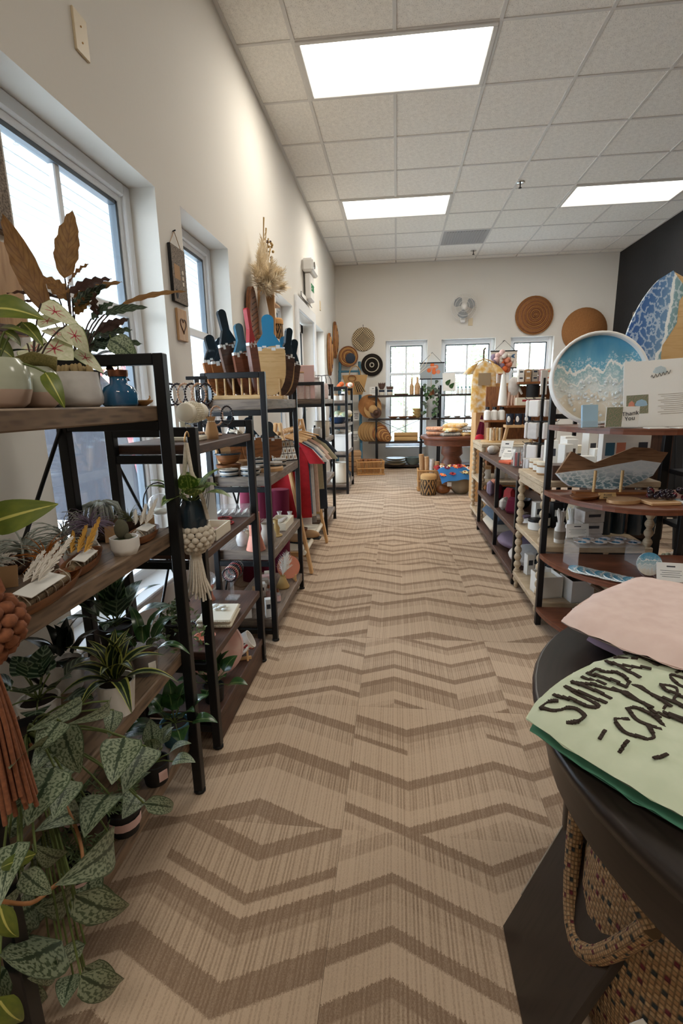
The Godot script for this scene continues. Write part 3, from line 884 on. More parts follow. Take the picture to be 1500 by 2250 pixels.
func left_shelf_one():
	rack("plant_shelf", "tall black steel shelf with rustic brown boards crowded with potted plants", -0.555, -0.82, -0.52, -1.165, 1.20, [1.08, 0.765, 0.435, 0.175], "rustic", 0.035, 0.06, 0.026)
	var y := 1.08
	# glazed pots
	var gl := [Vector2(0.0005, 0), Vector2(0.026, 0), Vector2(0.036, 0.008), Vector2(0.0425, 0.028)]
	var gu := [Vector2(0.0425, 0.028), Vector2(0.0435, 0.045), Vector2(0.04, 0.062), Vector2(0.03, 0.074), Vector2(0.03, 0.074), Vector2(0.026, 0.074)]
	for d in [["round sage and blush glazed pot holding a broad olive leaved philodendron", Vector3(-0.668, y, -0.80), 1.12, "potted_philodendron"], ["round sage and blush glazed pot with a cut spotted cactus stem", Vector3(-0.668, y, -0.885), 1.0, "potted_cactus"]]:
		var o := thing(d[3], d[0], "potted plant", d[1])
		var sc: float = d[2]
		var lo := []
		var hi := []
		for p in gl: lo.append(p * sc)
		for p in gu: hi.append(p * sc)
		part("pot_base", MB.new().lathe(lo, 24), "blush_glaze", o)
		part("pot", MB.new().lathe(hi, 24), "sage_glaze", o)
		part("soil", MB.new().lathe([Vector2(0.0005, 0.068 * sc), Vector2(0.027 * sc, 0.068 * sc)], 14), "soil", o)
		if sc > 1.0: leaves(o, PHILO, ["leaf_olive"], Vector3(0, 0.07, 0), "stem_green", 0.12, 0.2, 0.0, 0.6)
		else:
			part("stump", MB.new().tube([Vector3(-0.03, 0.07, 0.03), Vector3(0.005, 0.086, 0), Vector3(0.035, 0.08, -0.02)], [0.014, 0.016, 0.013], 10), mottled("stump", "a3945c", "6d6a34", 0.7, 0.08, 30.0), o)
			part("pad", MB.new().leaf(Vector3(-0.05, 0.075, 0.04), Vector3(-0.01, 0.105, -0.01), Vector3.UP, 0.035), "leaf_deep", o)
	var o := thing("cactus_pot", "wide white ribbed ceramic pot filled with clustered stubby cactus fingers", "potted plant", Vector3(-0.672, y, -1.02))
	part("pot", MB.new().lathe([Vector2(0.0005, 0), Vector2(0.036, 0), Vector2(0.046, 0.008), Vector2(0.0475, 0.02), Vector2(0.044, 0.045), Vector2(0.0415, 0.072), Vector2(0.0415, 0.072), Vector2(0.0385, 0.072), Vector2(0.038, 0.06)], 28), "stone_white", o)
	part("soil", MB.new().lathe([Vector2(0.0005, 0.066), Vector2(0.038, 0.064)], 14), "soil", o)
	for k in 26:
		var a := k * 2.4
		var rr := 0.034 * sqrt(k / 26.0)
		part("cactus_finger", MB.new().ball(Vector3(cos(a) * rr, 0.072 + rf(0, 0.006), sin(a) * rr), Vector3(0.006, rf(0.009, 0.014), 0.006), 7, 5), "cactus_tan", o)
	o = thing("caladium_plant", "cream caladium with red veined leaves in a navy pot", "potted plant", Vector3(-0.755, y, -1.0))
	pot(o, 0.042, 0.034, 0.07, "navy")
	leaves(o, CALADIUM, ["leaf_caladium"], Vector3(0, 0.07, 0), "stem_dark", 0.06, 0.12, 0.0, 0.5)
	o = thing("prayer_plant", "tall prayer plant with rippled bronze and dark green leaves", "potted plant", Vector3(-0.765, y, -1.165))
	pot(o, 0.05, 0.04, 0.085, "black_matte")
	leaves(o, CALATHEA, ["leaf_bronze", "leaf_plum", "leaf_feather"], Vector3(0.0, 0.08, 0), "stem_dark", 0.05, 0.15, 0.09, 0.75, 5.0)
	# blue bottle
	o = thing("blue_glass_bottle", "blue embossed glass bottle with a copper collar on the plant shelf", "bottle", Vector3(-0.64, y, -1.125))
	o.scale = Vector3.ONE * 1.2
	part("body", MB.new().lathe([Vector2(0.0005, 0), Vector2(0.03, 0), Vector2(0.034, 0.004), Vector2(0.034, 0.024), Vector2(0.028, 0.036), Vector2(0.017, 0.042), Vector2(0.016, 0.058)], 8), "blue_glass", o)
	part("collar", MB.new().lathe([Vector2(0.0175, 0.056), Vector2(0.0185, 0.06), Vector2(0.0185, 0.068), Vector2(0.0185, 0.068), Vector2(0.014, 0.068)], 16), mt("copper", "8a5a42", 0.3, 0.8), o)
	o = thing("gold_leaf_bowl", "small openwork gilt bowl with handles beside the blue bottle", "bowl", Vector3(-0.63, y, -1.19))
	part("bowl", MB.new().lathe([Vector2(0.0005, 0), Vector2(0.018, 0), Vector2(0.034, 0.009), Vector2(0.037, 0.014), Vector2(0.034, 0.012), Vector2(0.016, 0.003)], 18, Vector3.ZERO, false, 1.0, 0.8, 1.25), "wicker", o)
	for s in [-1.0, 1.0]: part("handle", MB.new().tube([Vector3(0, 0.012, s * 0.044), Vector3(0.004, 0.02, s * 0.05), Vector3(0, 0.024, s * 0.056)], 0.002, 6), "wicker", o)
	o = thing("propagation_vase", "clear glass vase with a silvery cutting and trailing roots at the shelf end", "vase", Vector3(-0.69, y, -1.215))
	part("glass", MB.new().lathe([Vector2(0.0005, 0.001), Vector2(0.02, 0), Vector2(0.022, 0.01), Vector2(0.02, 0.07), Vector2(0.012, 0.1), Vector2(0.016, 0.14)], 16), "clear", o)
	part("leaf", MB.new().leaf(Vector3(0.0, 0.16, 0.02), Vector3(0.055, 0.105, 0.0), Vector3(0.3, 0.5, 0.8), 0.06, 0.15, 0.15, 0.0, 0.55), "leaf_silver", o)
	part("leaf", MB.new().leaf(Vector3(-0.01, 0.13, 0), Vector3(-0.05, 0.11, 0.03), Vector3.UP, 0.05, 0.1, 0.2), "leaf_deep", o)
	var st := MB.new()
	st.tube([Vector3(0, 0.17, 0.02), Vector3(0.005, 0.12, 0.0), Vector3(-0.004, 0.06, 0.0), Vector3(0.006, 0.02, 0.004)], 0.002, 5)
	for k in 6: st.tube([Vector3(0, 0.07, 0), Vector3(rf(-0.01, 0.01), 0.045, rf(-0.01, 0.01)), Vector3(rf(-0.015, 0.015), 0.02, rf(-0.015, 0.015)), Vector3(rf(-0.012, 0.012), 0.005, rf(-0.012, 0.012))], 0.0006, 4, false)
	part("stem", st, "stem_green", o)
	var fr := thing("foreground_plant", "rubber plant with one broad smooth olive leaf reaching over the trays", "potted plant", Vector3(-0.70, 0.765, -0.62))
	pot(fr, 0.05, 0.04, 0.09, "black_matte")
	leaves(fr, FRONTLEAF, ["leaf_olive"], Vector3(0, 0.08, 0), "stem_dark", 0.1, 0.1, 0.0, 0.6)
	# ---- second board: trays, air plants
	y = 0.765
	tray("boat shaped wooden tray with a tied herb bundle and dried plumes", Vector3(-0.582, y, -0.715), 0.235, 0.07, 0.12, 0)
	tray("oblong wooden tray with yellow bunny tail stems and tied herbs", Vector3(-0.615, y, -0.875), 0.18, 0.055, 0.25, 1)
	tray("dark oval wooden tray with a feather and paper wrapped bundle", Vector3(-0.60, y, -1.09), 0.14, 0.06, 0.12, 2)
	o = thing("bark_bed", "loose bed of brown bark pieces under the air plants", "bark", Vector3(-0.73, y, -0.98))
	for k in 46: part("bark_piece", MB.new().box(Vector3(rf(-0.065, 0.06), 0.004 + rf(0, 0.008), rf(-0.16, 0.15)), Vector3(rf(0.012, 0.03), rf(0.005, 0.011), rf(0.008, 0.02)), 0.002, Basis.from_euler(Vector3(rf(-0.4, 0.4), rf(0, 6), rf(-0.4, 0.4)))), "bark", o)
	var ap := [["silver air plant with loose curling blades at the back of the bark bed", Vector3(-0.78, y + 0.014, -0.83), 36, 0.09, 0.0036, 0.9, "air_silver"], ["silver air plant with long arching blades beside the shelf post", Vector3(-0.79, y + 0.014, -0.94), 40, 0.1, 0.0034, 1.0, "air_silver"], ["silver air plant sprawling over the brown bark pieces", Vector3(-0.715, y + 0.014, -0.955), 36, 0.085, 0.0034, 1.3, "air_silver"], ["fine grey air plant leaning against the back rail", Vector3(-0.785, y + 0.014, -1.06), 46, 0.09, 0.002, 0.7, "air_silver"], ["dusky purple air plant behind the white figure planter", Vector3(-0.735, y + 0.014, -1.10), 54, 0.06, 0.0019, 0.6, "air_purple"], ["spiky green air plant set on a brown seed pod", Vector3(-0.675, y + 0.03, -1.165), 36, 0.055, 0.0013, 0.5, "air_green"], ["orange tinted air plant lying in front of the bark", Vector3(-0.70, y + 0.012, -0.885), 60, 0.065, 0.0016, 0.5, "air_orange"], ["pale green air plant with wide soft blades at the back", Vector3(-0.79, y + 0.014, -1.14), 30, 0.075, 0.0042, 0.8, "air_silver"]]
	for a in ap:
		var q := thing("air_plant", a[0], "air plant", a[1], 0.0, "air plants on the plant shelf")
		part("blades", tuft(Vector3.ZERO, a[2], a[3], a[4], a[5]), a[6], q)
		part("base", MB.new().ball(Vector3(0, -0.002, 0), Vector3(0.008, 0.012, 0.008), 8, 5), a[6], q)
	one("seed_pod", MB.new().lathe([Vector2(0.0005, 0.0), Vector2(0.022, 0.004), Vector2(0.03, 0.016), Vector2(0.022, 0.028), Vector2(0.0005, 0.03)], 14), "bark", "brown rounded seed pod under the spiky green air plant", "seed pod", Vector3(-0.675, y, -1.165))
	o = thing("figure_planter", "white seated figure planter holding a purple grey air plant", "planter", Vector3(-0.672, y, -1.0))
	part("body", MB.new().lathe([Vector2(0.0005, 0), Vector2(0.013, 0), Vector2(0.012, 0.012), Vector2(0.008, 0.026), Vector2(0.012, 0.034), Vector2(0.014, 0.046), Vector2(0.012, 0.056), Vector2(0.012, 0.056), Vector2(0.009, 0.054)], 16), "white", o)
	part("leg", MB.new().tube([Vector3(0.005, 0.006, 0.004), Vector3(0.014, 0.018, 0.01), Vector3(0.024, 0.006, 0.014)], 0.006, 8), "white", o)
	part("blades", tuft(Vector3(0, 0.054, 0), 70, 0.065, 0.0017, 0.7), "air_purple", o)
	o = thing("cactus_pot", "small round grey cactus in a white faceted pot", "potted plant", Vector3(-0.588, y, -0.985))
	part("pot", MB.new().lathe([Vector2(0.0005, 0), Vector2(0.024, 0), Vector2(0.031, 0.014), Vector2(0.031, 0.038), Vector2(0.031, 0.038), Vector2(0.027, 0.038), Vector2(0.026, 0.03)], 9), "white", o)
	part("moss", MB.new().lathe([Vector2(0.0005, 0.036), Vector2(0.026, 0.032)], 12), mottled("moss", "3f4a1c", "252d10", 0.95, 0.1, 40.0), o)
	part("cactus", MB.new().ball(Vector3(-0.004, 0.055, 0), Vector3(0.015, 0.022, 0.015), 12, 8), mottled("cactus_skin", "6d6a55", "4b4a3b", 0.9, 0.15, 50.0), o)
	part("cactus", MB.new().ball(Vector3(0.013, 0.04, 0.006), 0.008, 8, 6), "cactus_skin", o)
	o = thing("curly_air_plant", "large curly grey air plant in a terracotta dish near the window", "air plant", Vector3(-0.775, y, -1.205))
	part("dish", MB.new().lathe(bowl_profile(0.042, 0.026), 20), mt("clay_dish", "a08468", 0.8), o)
	for k in 26:
		var a := k * 2.399
		var rr := rf(0.02, 0.05)
		var P := [Vector3(0, 0.028, 0), Vector3(cos(a) * rr * 0.5, 0.07, sin(a) * rr * 0.5), Vector3(cos(a) * rr, 0.06, sin(a) * rr), Vector3(cos(a) * rr * 1.25, 0.03, sin(a) * rr * 1.25), Vector3(cos(a) * rr * 0.95, 0.018, sin(a) * rr * 0.95)]
		part("blade", MB.new().tube(P, [0.007, 0.006, 0.0045, 0.003, 0.001], 5, false), "air_silver", o)
	o = thing("hanging_globe", "clear glass globe on a black ring stand with pebbles inside", "terrarium", Vector3(-0.745, 0.974, -1.47))
	part("globe", MB.new().ball(Vector3(0, -0.20, 0), 0.036, 18, 12), "clear", o)
	var ring := []
	for k in 25: ring.append(Vector3(sin(k * TAU / 24) * 0.055, -0.205 + cos(k * TAU / 24) * 0.075, 0))
	part("ring", MB.new().tube(ring, 0.0022, 6, false), "black", o)
	part("pebbles", MB.new().ball(Vector3(0, -0.222, 0), Vector3(0.026, 0.01, 0.026), 10, 5), "ivory", o)
	part("base", MB.new().lathe([Vector2(0.0005, -0.318), Vector2(0.03, -0.318), Vector2(0.03, -0.31), Vector2(0.004, -0.305), Vector2(0.003, -0.278)], 14), "black", o)
	o = thing("dried_flower_bundle", "white dried flower bundle lying by the shelf end panel", "dried flowers", Vector3(-0.755, y, -0.79))
	part("plume", plume(Vector3(0, 0.012, 0.05), Vector3(0, 0.03, -0.07), 0.03, 120, 0.9), "plume_white", o)
	part("wrap", MB.new().tube([Vector3(0, 0.01, 0.02), Vector3(0, 0.012, 0.08)], 0.008, 8), "paper", o)
	# ---- third board
	y = 0.435
	o = thing("dracaena", "striped dracaena with yellow edged dark leaves in a white pot", "potted plant", Vector3(-0.595, y, -0.90))
	pot(o, 0.04, 0.031, 0.075, "white")
	rosette(o, Vector3(0, 0.07, 0), 20, 0.125, 0.028, "leaf_stripe", 0.05, 1.35, 0.2, 0.35, 0.0, 0.012, 0.55)
	o = thing("aglaonema", "silver green aglaonema with broad pointed leaves at the window end", "potted plant", Vector3(-0.745, y, -1.16))
	pot(o, 0.045, 0.036, 0.075, "black_matte")
	rosette(o, Vector3(0, 0.07, 0), 15, 0.135, 0.052, "leaf_aglao", 0.35, 1.35, 0.16, 0.2, 0.0, 0.05, 0.55)
	o = thing("peace_lily", "dark glossy leaved plant in a clear nursery pot with a white sticker", "potted plant", Vector3(-0.615, y, -1.06))
	part("pot", MB.new().lathe(pot_profile(0.037, 0.029, 0.062), 18), "clear", o)
	part("root_ball", MB.new().lathe([Vector2(0.0005, 0.004), Vector2(0.026, 0.004), Vector2(0.032, 0.052), Vector2(0.0005, 0.055)], 14), "bark", o)
	part("sticker", MB.new().box(Vector3(0.028, 0.026, 0.02), Vector3(0.018, 0.024, 0.001), 0.0, Basis(Vector3.UP, 0.9)), "paper", o)
	rosette(o, Vector3(0, 0.055, 0), 9, 0.10, 0.032, "leaf_deep", 0.1, 1.1, 0.25, 0.2, 0.0, 0.03, 0.55)
	o = thing("dark_leaf_plant", "nearly black leaved plant in a pale pot by the wall", "potted plant", Vector3(-0.765, y, -0.98))
	pot(o, 0.038, 0.03, 0.07, "stone_white")
	rosette(o, Vector3(0, 0.065, 0), 14, 0.09, 0.03, mt("leaf_black", "16201a", 0.3), 0.3, 1.4, 0.15, 0.2, 0.0, 0.03, 0.55)
	o = thing("trailing_peperomia", "small leaved trailing plant spilling over the board end", "potted plant", Vector3(-0.60, y, -1.215))
	pot(o, 0.036, 0.03, 0.065, "black_matte")
	var tr := MB.new()
	for k in 260:
		var a := rf(0, TAU)
		var rr := rf(0.0, 0.075)
		var p := Vector3(cos(a) * rr, 0.10 - rr * 0.9 + rf(-0.02, 0.035) - (0.05 if rr > 0.05 else 0.0) * rf(0, 1), sin(a) * rr)
		tr.leaf(p, p + Vector3(rf(-1, 1), rf(-0.5, 1), rf(-1, 1)).normalized() * 0.016, Vector3(rf(-1, 1), 1, rf(-1, 1)), 0.009, 0.1, 0.1, 0, 0.6, 3)
	part("foliage", tr, "herb", o)
	o = thing("silver_vine", "large mottled silver leaved vine tumbling down the front of the plant shelf", "potted plant", Vector3(-0.64, y, -0.70))
	pot(o, 0.055, 0.042, 0.09, "black_matte")
	leaves(o, SILVER_DEEP, ["leaf_silver"], Vector3(0, 0.085, 0), "stem_green", 0.1, 0.18, 0.0, 0.5)
	leaves(o, SILVER, ["leaf_silver", "leaf_olive"], Vector3(0, 0.085, 0), "stem_green", 0.1, 0.18, 0.0, 0.5)
	part("runner", MB.new().tube(smooth([Vector3(0.15, 0.06, 0.26), Vector3(0.158, 0.0, 0.215), Vector3(0.162, -0.02, 0.17), Vector3(0.16, -0.06, 0.12), Vector3(0.12, -0.02, 0.07), Vector3(0.02, 0.085, 0.02)]), 0.0028, 6), mt("runner", "b07a4c", 0.6), o)
	# ---- lowest board
	y = 0.175
	o = thing("silver_cutting_pot", "young silver leaved vine in a dark pot with a paper label", "potted plant", Vector3(-0.585, y, -1.0))
	pot(o, 0.034, 0.027, 0.055, "black_matte")
	part("pot_label", MB.new().box(Vector3(0.028, 0.03, 0.018), Vector3(0.022, 0.026, 0.001), 0.0, Basis(Vector3.UP, 0.95)), "rose", o)
	rosette(o, Vector3(0, 0.05, 0), 10, 0.065, 0.042, "leaf_silver", 0.1, 1.2, 0.15, 0.15, 0.0, 0.045, 0.5)
	o = thing("pothos_pot", "glossy green pothos in a blue pot at the end of the lowest board", "potted plant", Vector3(-0.60, y, -1.145))
	pot(o, 0.04, 0.032, 0.06, "steel_blue")
	rosette(o, Vector3(0, 0.055, 0), 13, 0.085, 0.055, "leaf_deep", 0.1, 1.3, 0.16, 0.2, 0.0, 0.05, 0.5)
	for d in [["rosemary in a small dark nursery pot with printed band", Vector3(-0.585, y, -0.855)], ["bushy rosemary in a nursery pot at the wall side", Vector3(-0.70, y, -0.86)], ["low rosemary sprigs spreading near the board edge", Vector3(-0.60, y, -0.72)]]:
		o = thing("rosemary_pot", d[0], "potted plant", d[1], 0.0, "rosemary pots on the lowest board")
		pot(o, 0.034, 0.028, 0.055, "black_matte")
		part("pot_label", MB.new().lathe([Vector2(0.0335, 0.02), Vector2(0.0345, 0.04)], 16), "rose", o)
		var hb := MB.new()
		for k in 16:
			var a := rf(0, TAU)
			var e := Vector3(cos(a) * rf(0.02, 0.07), rf(0.08, 0.13), sin(a) * rf(0.02, 0.07))
			for q in 18:
				var p := Vector3(0, 0.05, 0).lerp(e, 0.25 + q / 24.0)
				hb.leaf(p, p + Vector3(rf(-1, 1), rf(-0.2, 0.8), rf(-1, 1)).normalized() * 0.014, Vector3(0.2, 1, 0.1), 0.003, 0.05, 0, 0, 0.7, 2)
			hb.tube([Vector3(0, 0.05, 0), e], 0.0009, 4, false)
		part("sprigs", hb, "herb", o)
	for d in [[Vector3(-0.735, y, -1.06), "bushy silver leaved plant in a white pot under the board"], [Vector3(-0.72, y, -0.70), "shaded silver leaved plant at the wall side of the lowest board"]]:
		o = thing("silver_bush", d[1], "potted plant", d[0])
		pot(o, 0.04, 0.032, 0.07, "white")
		rosette(o, Vector3(0, 0.065, 0), 12, 0.07, 0.05, "leaf_silver", 0.1, 1.2, 0.15, 0.15, 0.0, 0.04, 0.5)
	for d in [[Vector3(-0.72, 0.435, -0.83), "green ivy like plant behind the striped dracaena"]]:
		o = thing("green_bush", d[1], "potted plant", d[0])
		pot(o, 0.04, 0.032, 0.07, "white")
		rosette(o, Vector3(0, 0.065, 0), 14, 0.06, 0.05, "leaf_aglao", 0.1, 1.3, 0.15, 0.15, 0.0, 0.06, 0.5)
	# ---- hangers
	macrame("white macrame hanger with a dark vase of pothos hung from the shelf post", Vector3(-0.538, 0.985, -1.235), "rope_white", 0.385, true)
	macrame("rust coloured macrame hanger with a long tassel in front of the plant shelf", Vector3(-0.494, 1.075, -0.492), "rope_rust", 0.45, false)

func tray(label: String, at: Vector3, ln: float, wd: float, turn: float, kind: int):
	var o := thing("wooden_tray", label, "tray", at, turn)
	part("dish", MB.new().lathe([Vector2(0.0005, 0), Vector2(0.5, 0.0), Vector2(0.8, 0.006), Vector2(1.0, 0.024), Vector2(1.0, 0.024), Vector2(0.94, 0.023), Vector2(0.94, 0.023), Vector2(0.74, 0.009), Vector2(0.4, 0.005), Vector2(0.0005, 0.005)], 22, Vector3.ZERO, false, 1.0, wd * 0.5, ln * 0.5), "acacia", o)
	part("bundle", MB.new().tube([Vector3(0, 0.018, ln * 0.34), Vector3(0, 0.021, 0), Vector3(0, 0.018, -ln * 0.32)], [wd * 0.14, wd * 0.22, wd * 0.13], 10), "smudge" if kind != 2 else "paper", o)
	var tw := MB.new()
	for k in 6:
		var z := ln * (0.25 - 0.1 * k)
		var P := []
		for q in 13: P.append(Vector3(sin(q * TAU / 12) * wd * 0.235, 0.021 + cos(q * TAU / 12) * wd * 0.225, z + 0.004 * sin(q)))
		tw.tube(P, 0.0012, 4, false)
	part("twine", tw, "cream_cloth", o)
	part("tag", MB.new().box(Vector3(0.012, 0.021 + wd * 0.24, ln * 0.08), Vector3(wd * 0.42, 0.0012, ln * 0.42), 0.0, Basis(Vector3.BACK, -0.25)), "paper", o)
	for k in 3:
		var a := Vector3((k - 1) * 0.012, 0.03 + wd * 0.2, ln * 0.1)
		part("dried_plume", plume(a, a + Vector3(-0.02 + k * 0.014, 0.02 + 0.012 * k, -ln * 0.4), 0.022, 240, 0.35), "plume_white" if kind != 1 else "bunny_tail" if M.has("bunny_tail") else mt("bunny_tail", "d8a54a", 0.9), o)

func macrame(label: String, at: Vector3, m: String, ln: float, potted: bool):
	var o := thing("macrame_hanger", label, "plant hanger", at)
	o.scale = Vector3.ONE * 1.18
	var h := 0.125
	var cord := MB.new()
	for s in [-1.0, 1.0]:
		cord.tube([Vector3(0, 0, 0), Vector3(s * 0.008, -h * 0.5, 0.004), Vector3(s * 0.03, -h, 0.006), Vector3(s * 0.036, -h - 0.045, 0)], 0.0045, 6)
	part("cord", cord, m, o)
	var hook := []
	for k in 9: hook.append(Vector3(0.0, 0.012 + sin(k * PI / 8 * 1.3) * 0.012, -0.004 - cos(k * PI / 8) * 0.012))
	part("hook", MB.new().tube(hook, 0.0016, 6), "gold", o)
	var cup := MB.new()
	for row in 7:
		var rr := 0.040 * sin(0.55 + row * 0.36)
		for k in 14:
			var a := TAU * (k + 0.5 * (row % 2)) / 14
			cup.ball(Vector3(cos(a) * rr, -h - 0.055 - row * 0.0105, sin(a) * rr), Vector3(0.0095, 0.0075, 0.0095), 6, 4)
	part("basket", cup, m, o)
	part("wrap", MB.new().lathe([Vector2(0.012, -h - 0.145), Vector2(0.0135, -h - 0.135), Vector2(0.0135, -h - 0.12), Vector2(0.012, -h - 0.112)], 12), m, o)
	var ts := MB.new()
	for k in 44:
		var a := k * 2.399
		var rr := 0.012 * sqrt(k / 44.0)
		var e := 1.9 + rf(0, 0.9)
		ts.tube([Vector3(cos(a) * rr, -h - 0.14, sin(a) * rr), Vector3(cos(a) * rr * 1.6, -h - 0.19, sin(a) * rr * 1.6), Vector3(cos(a) * rr * e, -ln + rf(0, 0.03) + 0.02, sin(a) * rr * e)], 0.0026, 5)
	part("tassel", ts, m, o)
	if potted:
		part("pot", MB.new().lathe([Vector2(0.0005, -h - 0.1), Vector2(0.022, -h - 0.09), Vector2(0.034, -h - 0.055), Vector2(0.03, -h - 0.02), Vector2(0.02, -h)], 18), "resin_dark", o)
		for k in 13:
			var a := k * 2.4
			var d := Vector3(cos(a), 0.35 + 0.25 * (k % 3), sin(a)).normalized()
			var p := Vector3(0, -h, 0) + d * 0.03
			part("leaf", MB.new().leaf(p, p + d * 0.07 - Vector3(0, 0.03 if k % 2 == 0 else 0.0, 0), Vector3.UP, 0.045, 0.14, 0.15, 0.0, 0.5), "leaf_pothos", o)
			part("stem", MB.new().tube([Vector3(0, -h - 0.01, 0), p], 0.0016, 5), "stem_green", o)
	else:
		part("bead", MB.new().ball(Vector3(0, -h - 0.03, 0), Vector3(0.022, 0.03, 0.022), 12, 8), "dark_top", o)

func paddle_poly(w: float, h: float, neck: float, hole := true) -> Array:
	var P := []
	var hh := h * 0.68
	for k in 13:
		var a := PI + PI * k / 12
		P.append(Vector2(cos(a) * w * 0.5, hh * 0.5 + sin(a) * hh * 0.5 * (1.0 if k > 0 else 1.0)))
	P.append(Vector2(w * 0.5, hh * 0.82))
	P.append(Vector2(neck * 0.5, hh * 1.12))
	for k in 9:
		var a := PI * k / 8
		P.append(Vector2(cos(a) * neck * 0.55, h - neck * 0.55 + sin(a) * neck * 0.5))
	P.append(Vector2(-neck * 0.5, hh * 1.12))
	P.append(Vector2(-w * 0.5, hh * 0.82))
	return P
# resin handled cutting board: wooden blade, resin handle and a pale line between
func paddle(label: String, at: Vector3, w: float, h: float, turn: float, lean: float, wm: String, rm: String, side := 0.0):
	var o := thing("resin_paddle_board", label, "cutting board", at, turn, "resin handled boards")
	var B := Basis.from_euler(Vector3(-lean, 0, side))
	var cut := h * 0.6
	var shape := PackedVector2Array(paddle_poly(w, h, w * 0.34))
	var under := PackedVector2Array([Vector2(-w, -0.1)])
	for k in 9: under.append(Vector2(lerpf(w, -w, k / 8.0), cut + 0.012 * sin(k * 2.3)) if k > 0 else Vector2(w, -0.1))
	var low: Array = Array(Geometry2D.intersect_polygons(shape, under)[0])
	var high: Array = Array(Geometry2D.clip_polygons(shape, under)[0])
	var mb := MB.new()
	mb.T = Transform3D(B, Vector3.ZERO)
	part("blade", mb.prism(low, 0.018), wm, o)
	mb = MB.new()
	mb.T = Transform3D(B, Vector3.ZERO)
	part("handle", mb.prism(high, 0.0182), rm, o)
	mb = MB.new()
	mb.T = Transform3D(B, Vector3.ZERO)
	for k in 7:
		var x := w * (-0.42 + 0.14 * k)
		mb.box(Vector3(x, cut - 0.004 - 0.006 * sin(k * 2.1), 0), Vector3(w * 0.145, 0.014 + 0.008 * sin(k * 1.7), 0.0192), 0.002)
	part("foam_line", mb, "resin_white", o)
	return o
func peg_rack(label: String, at: Vector3, ln: float, turn: float, n: int):
	var o := thing("peg_rack", label, "rack", at, turn, "wooden peg racks")
	part("base", MB.new().box(Vector3(0, 0.009, 0), Vector3(ln, 0.018, 0.11), 0.003), "bamboo", o)
	for k in n:
		for s in [-1.0, 1.0]: part("peg", MB.new().tube([Vector3(-ln * 0.42 + ln * 0.84 * k / (n - 1), 0.018, s * 0.035), Vector3(-ln * 0.42 + ln * 0.84 * k / (n - 1), 0.1, s * 0.035)], 0.005, 8), "bamboo", o)

func bracelet(label: String, m: String, R: float, r: float, at: Vector3, turn: Vector3, n := 22, group := "", sq := 1.0):
	return one("bracelet", beads(R, n, r, null, Transform3D.IDENTITY, sq), m, label, "bracelet", at, turn, group)

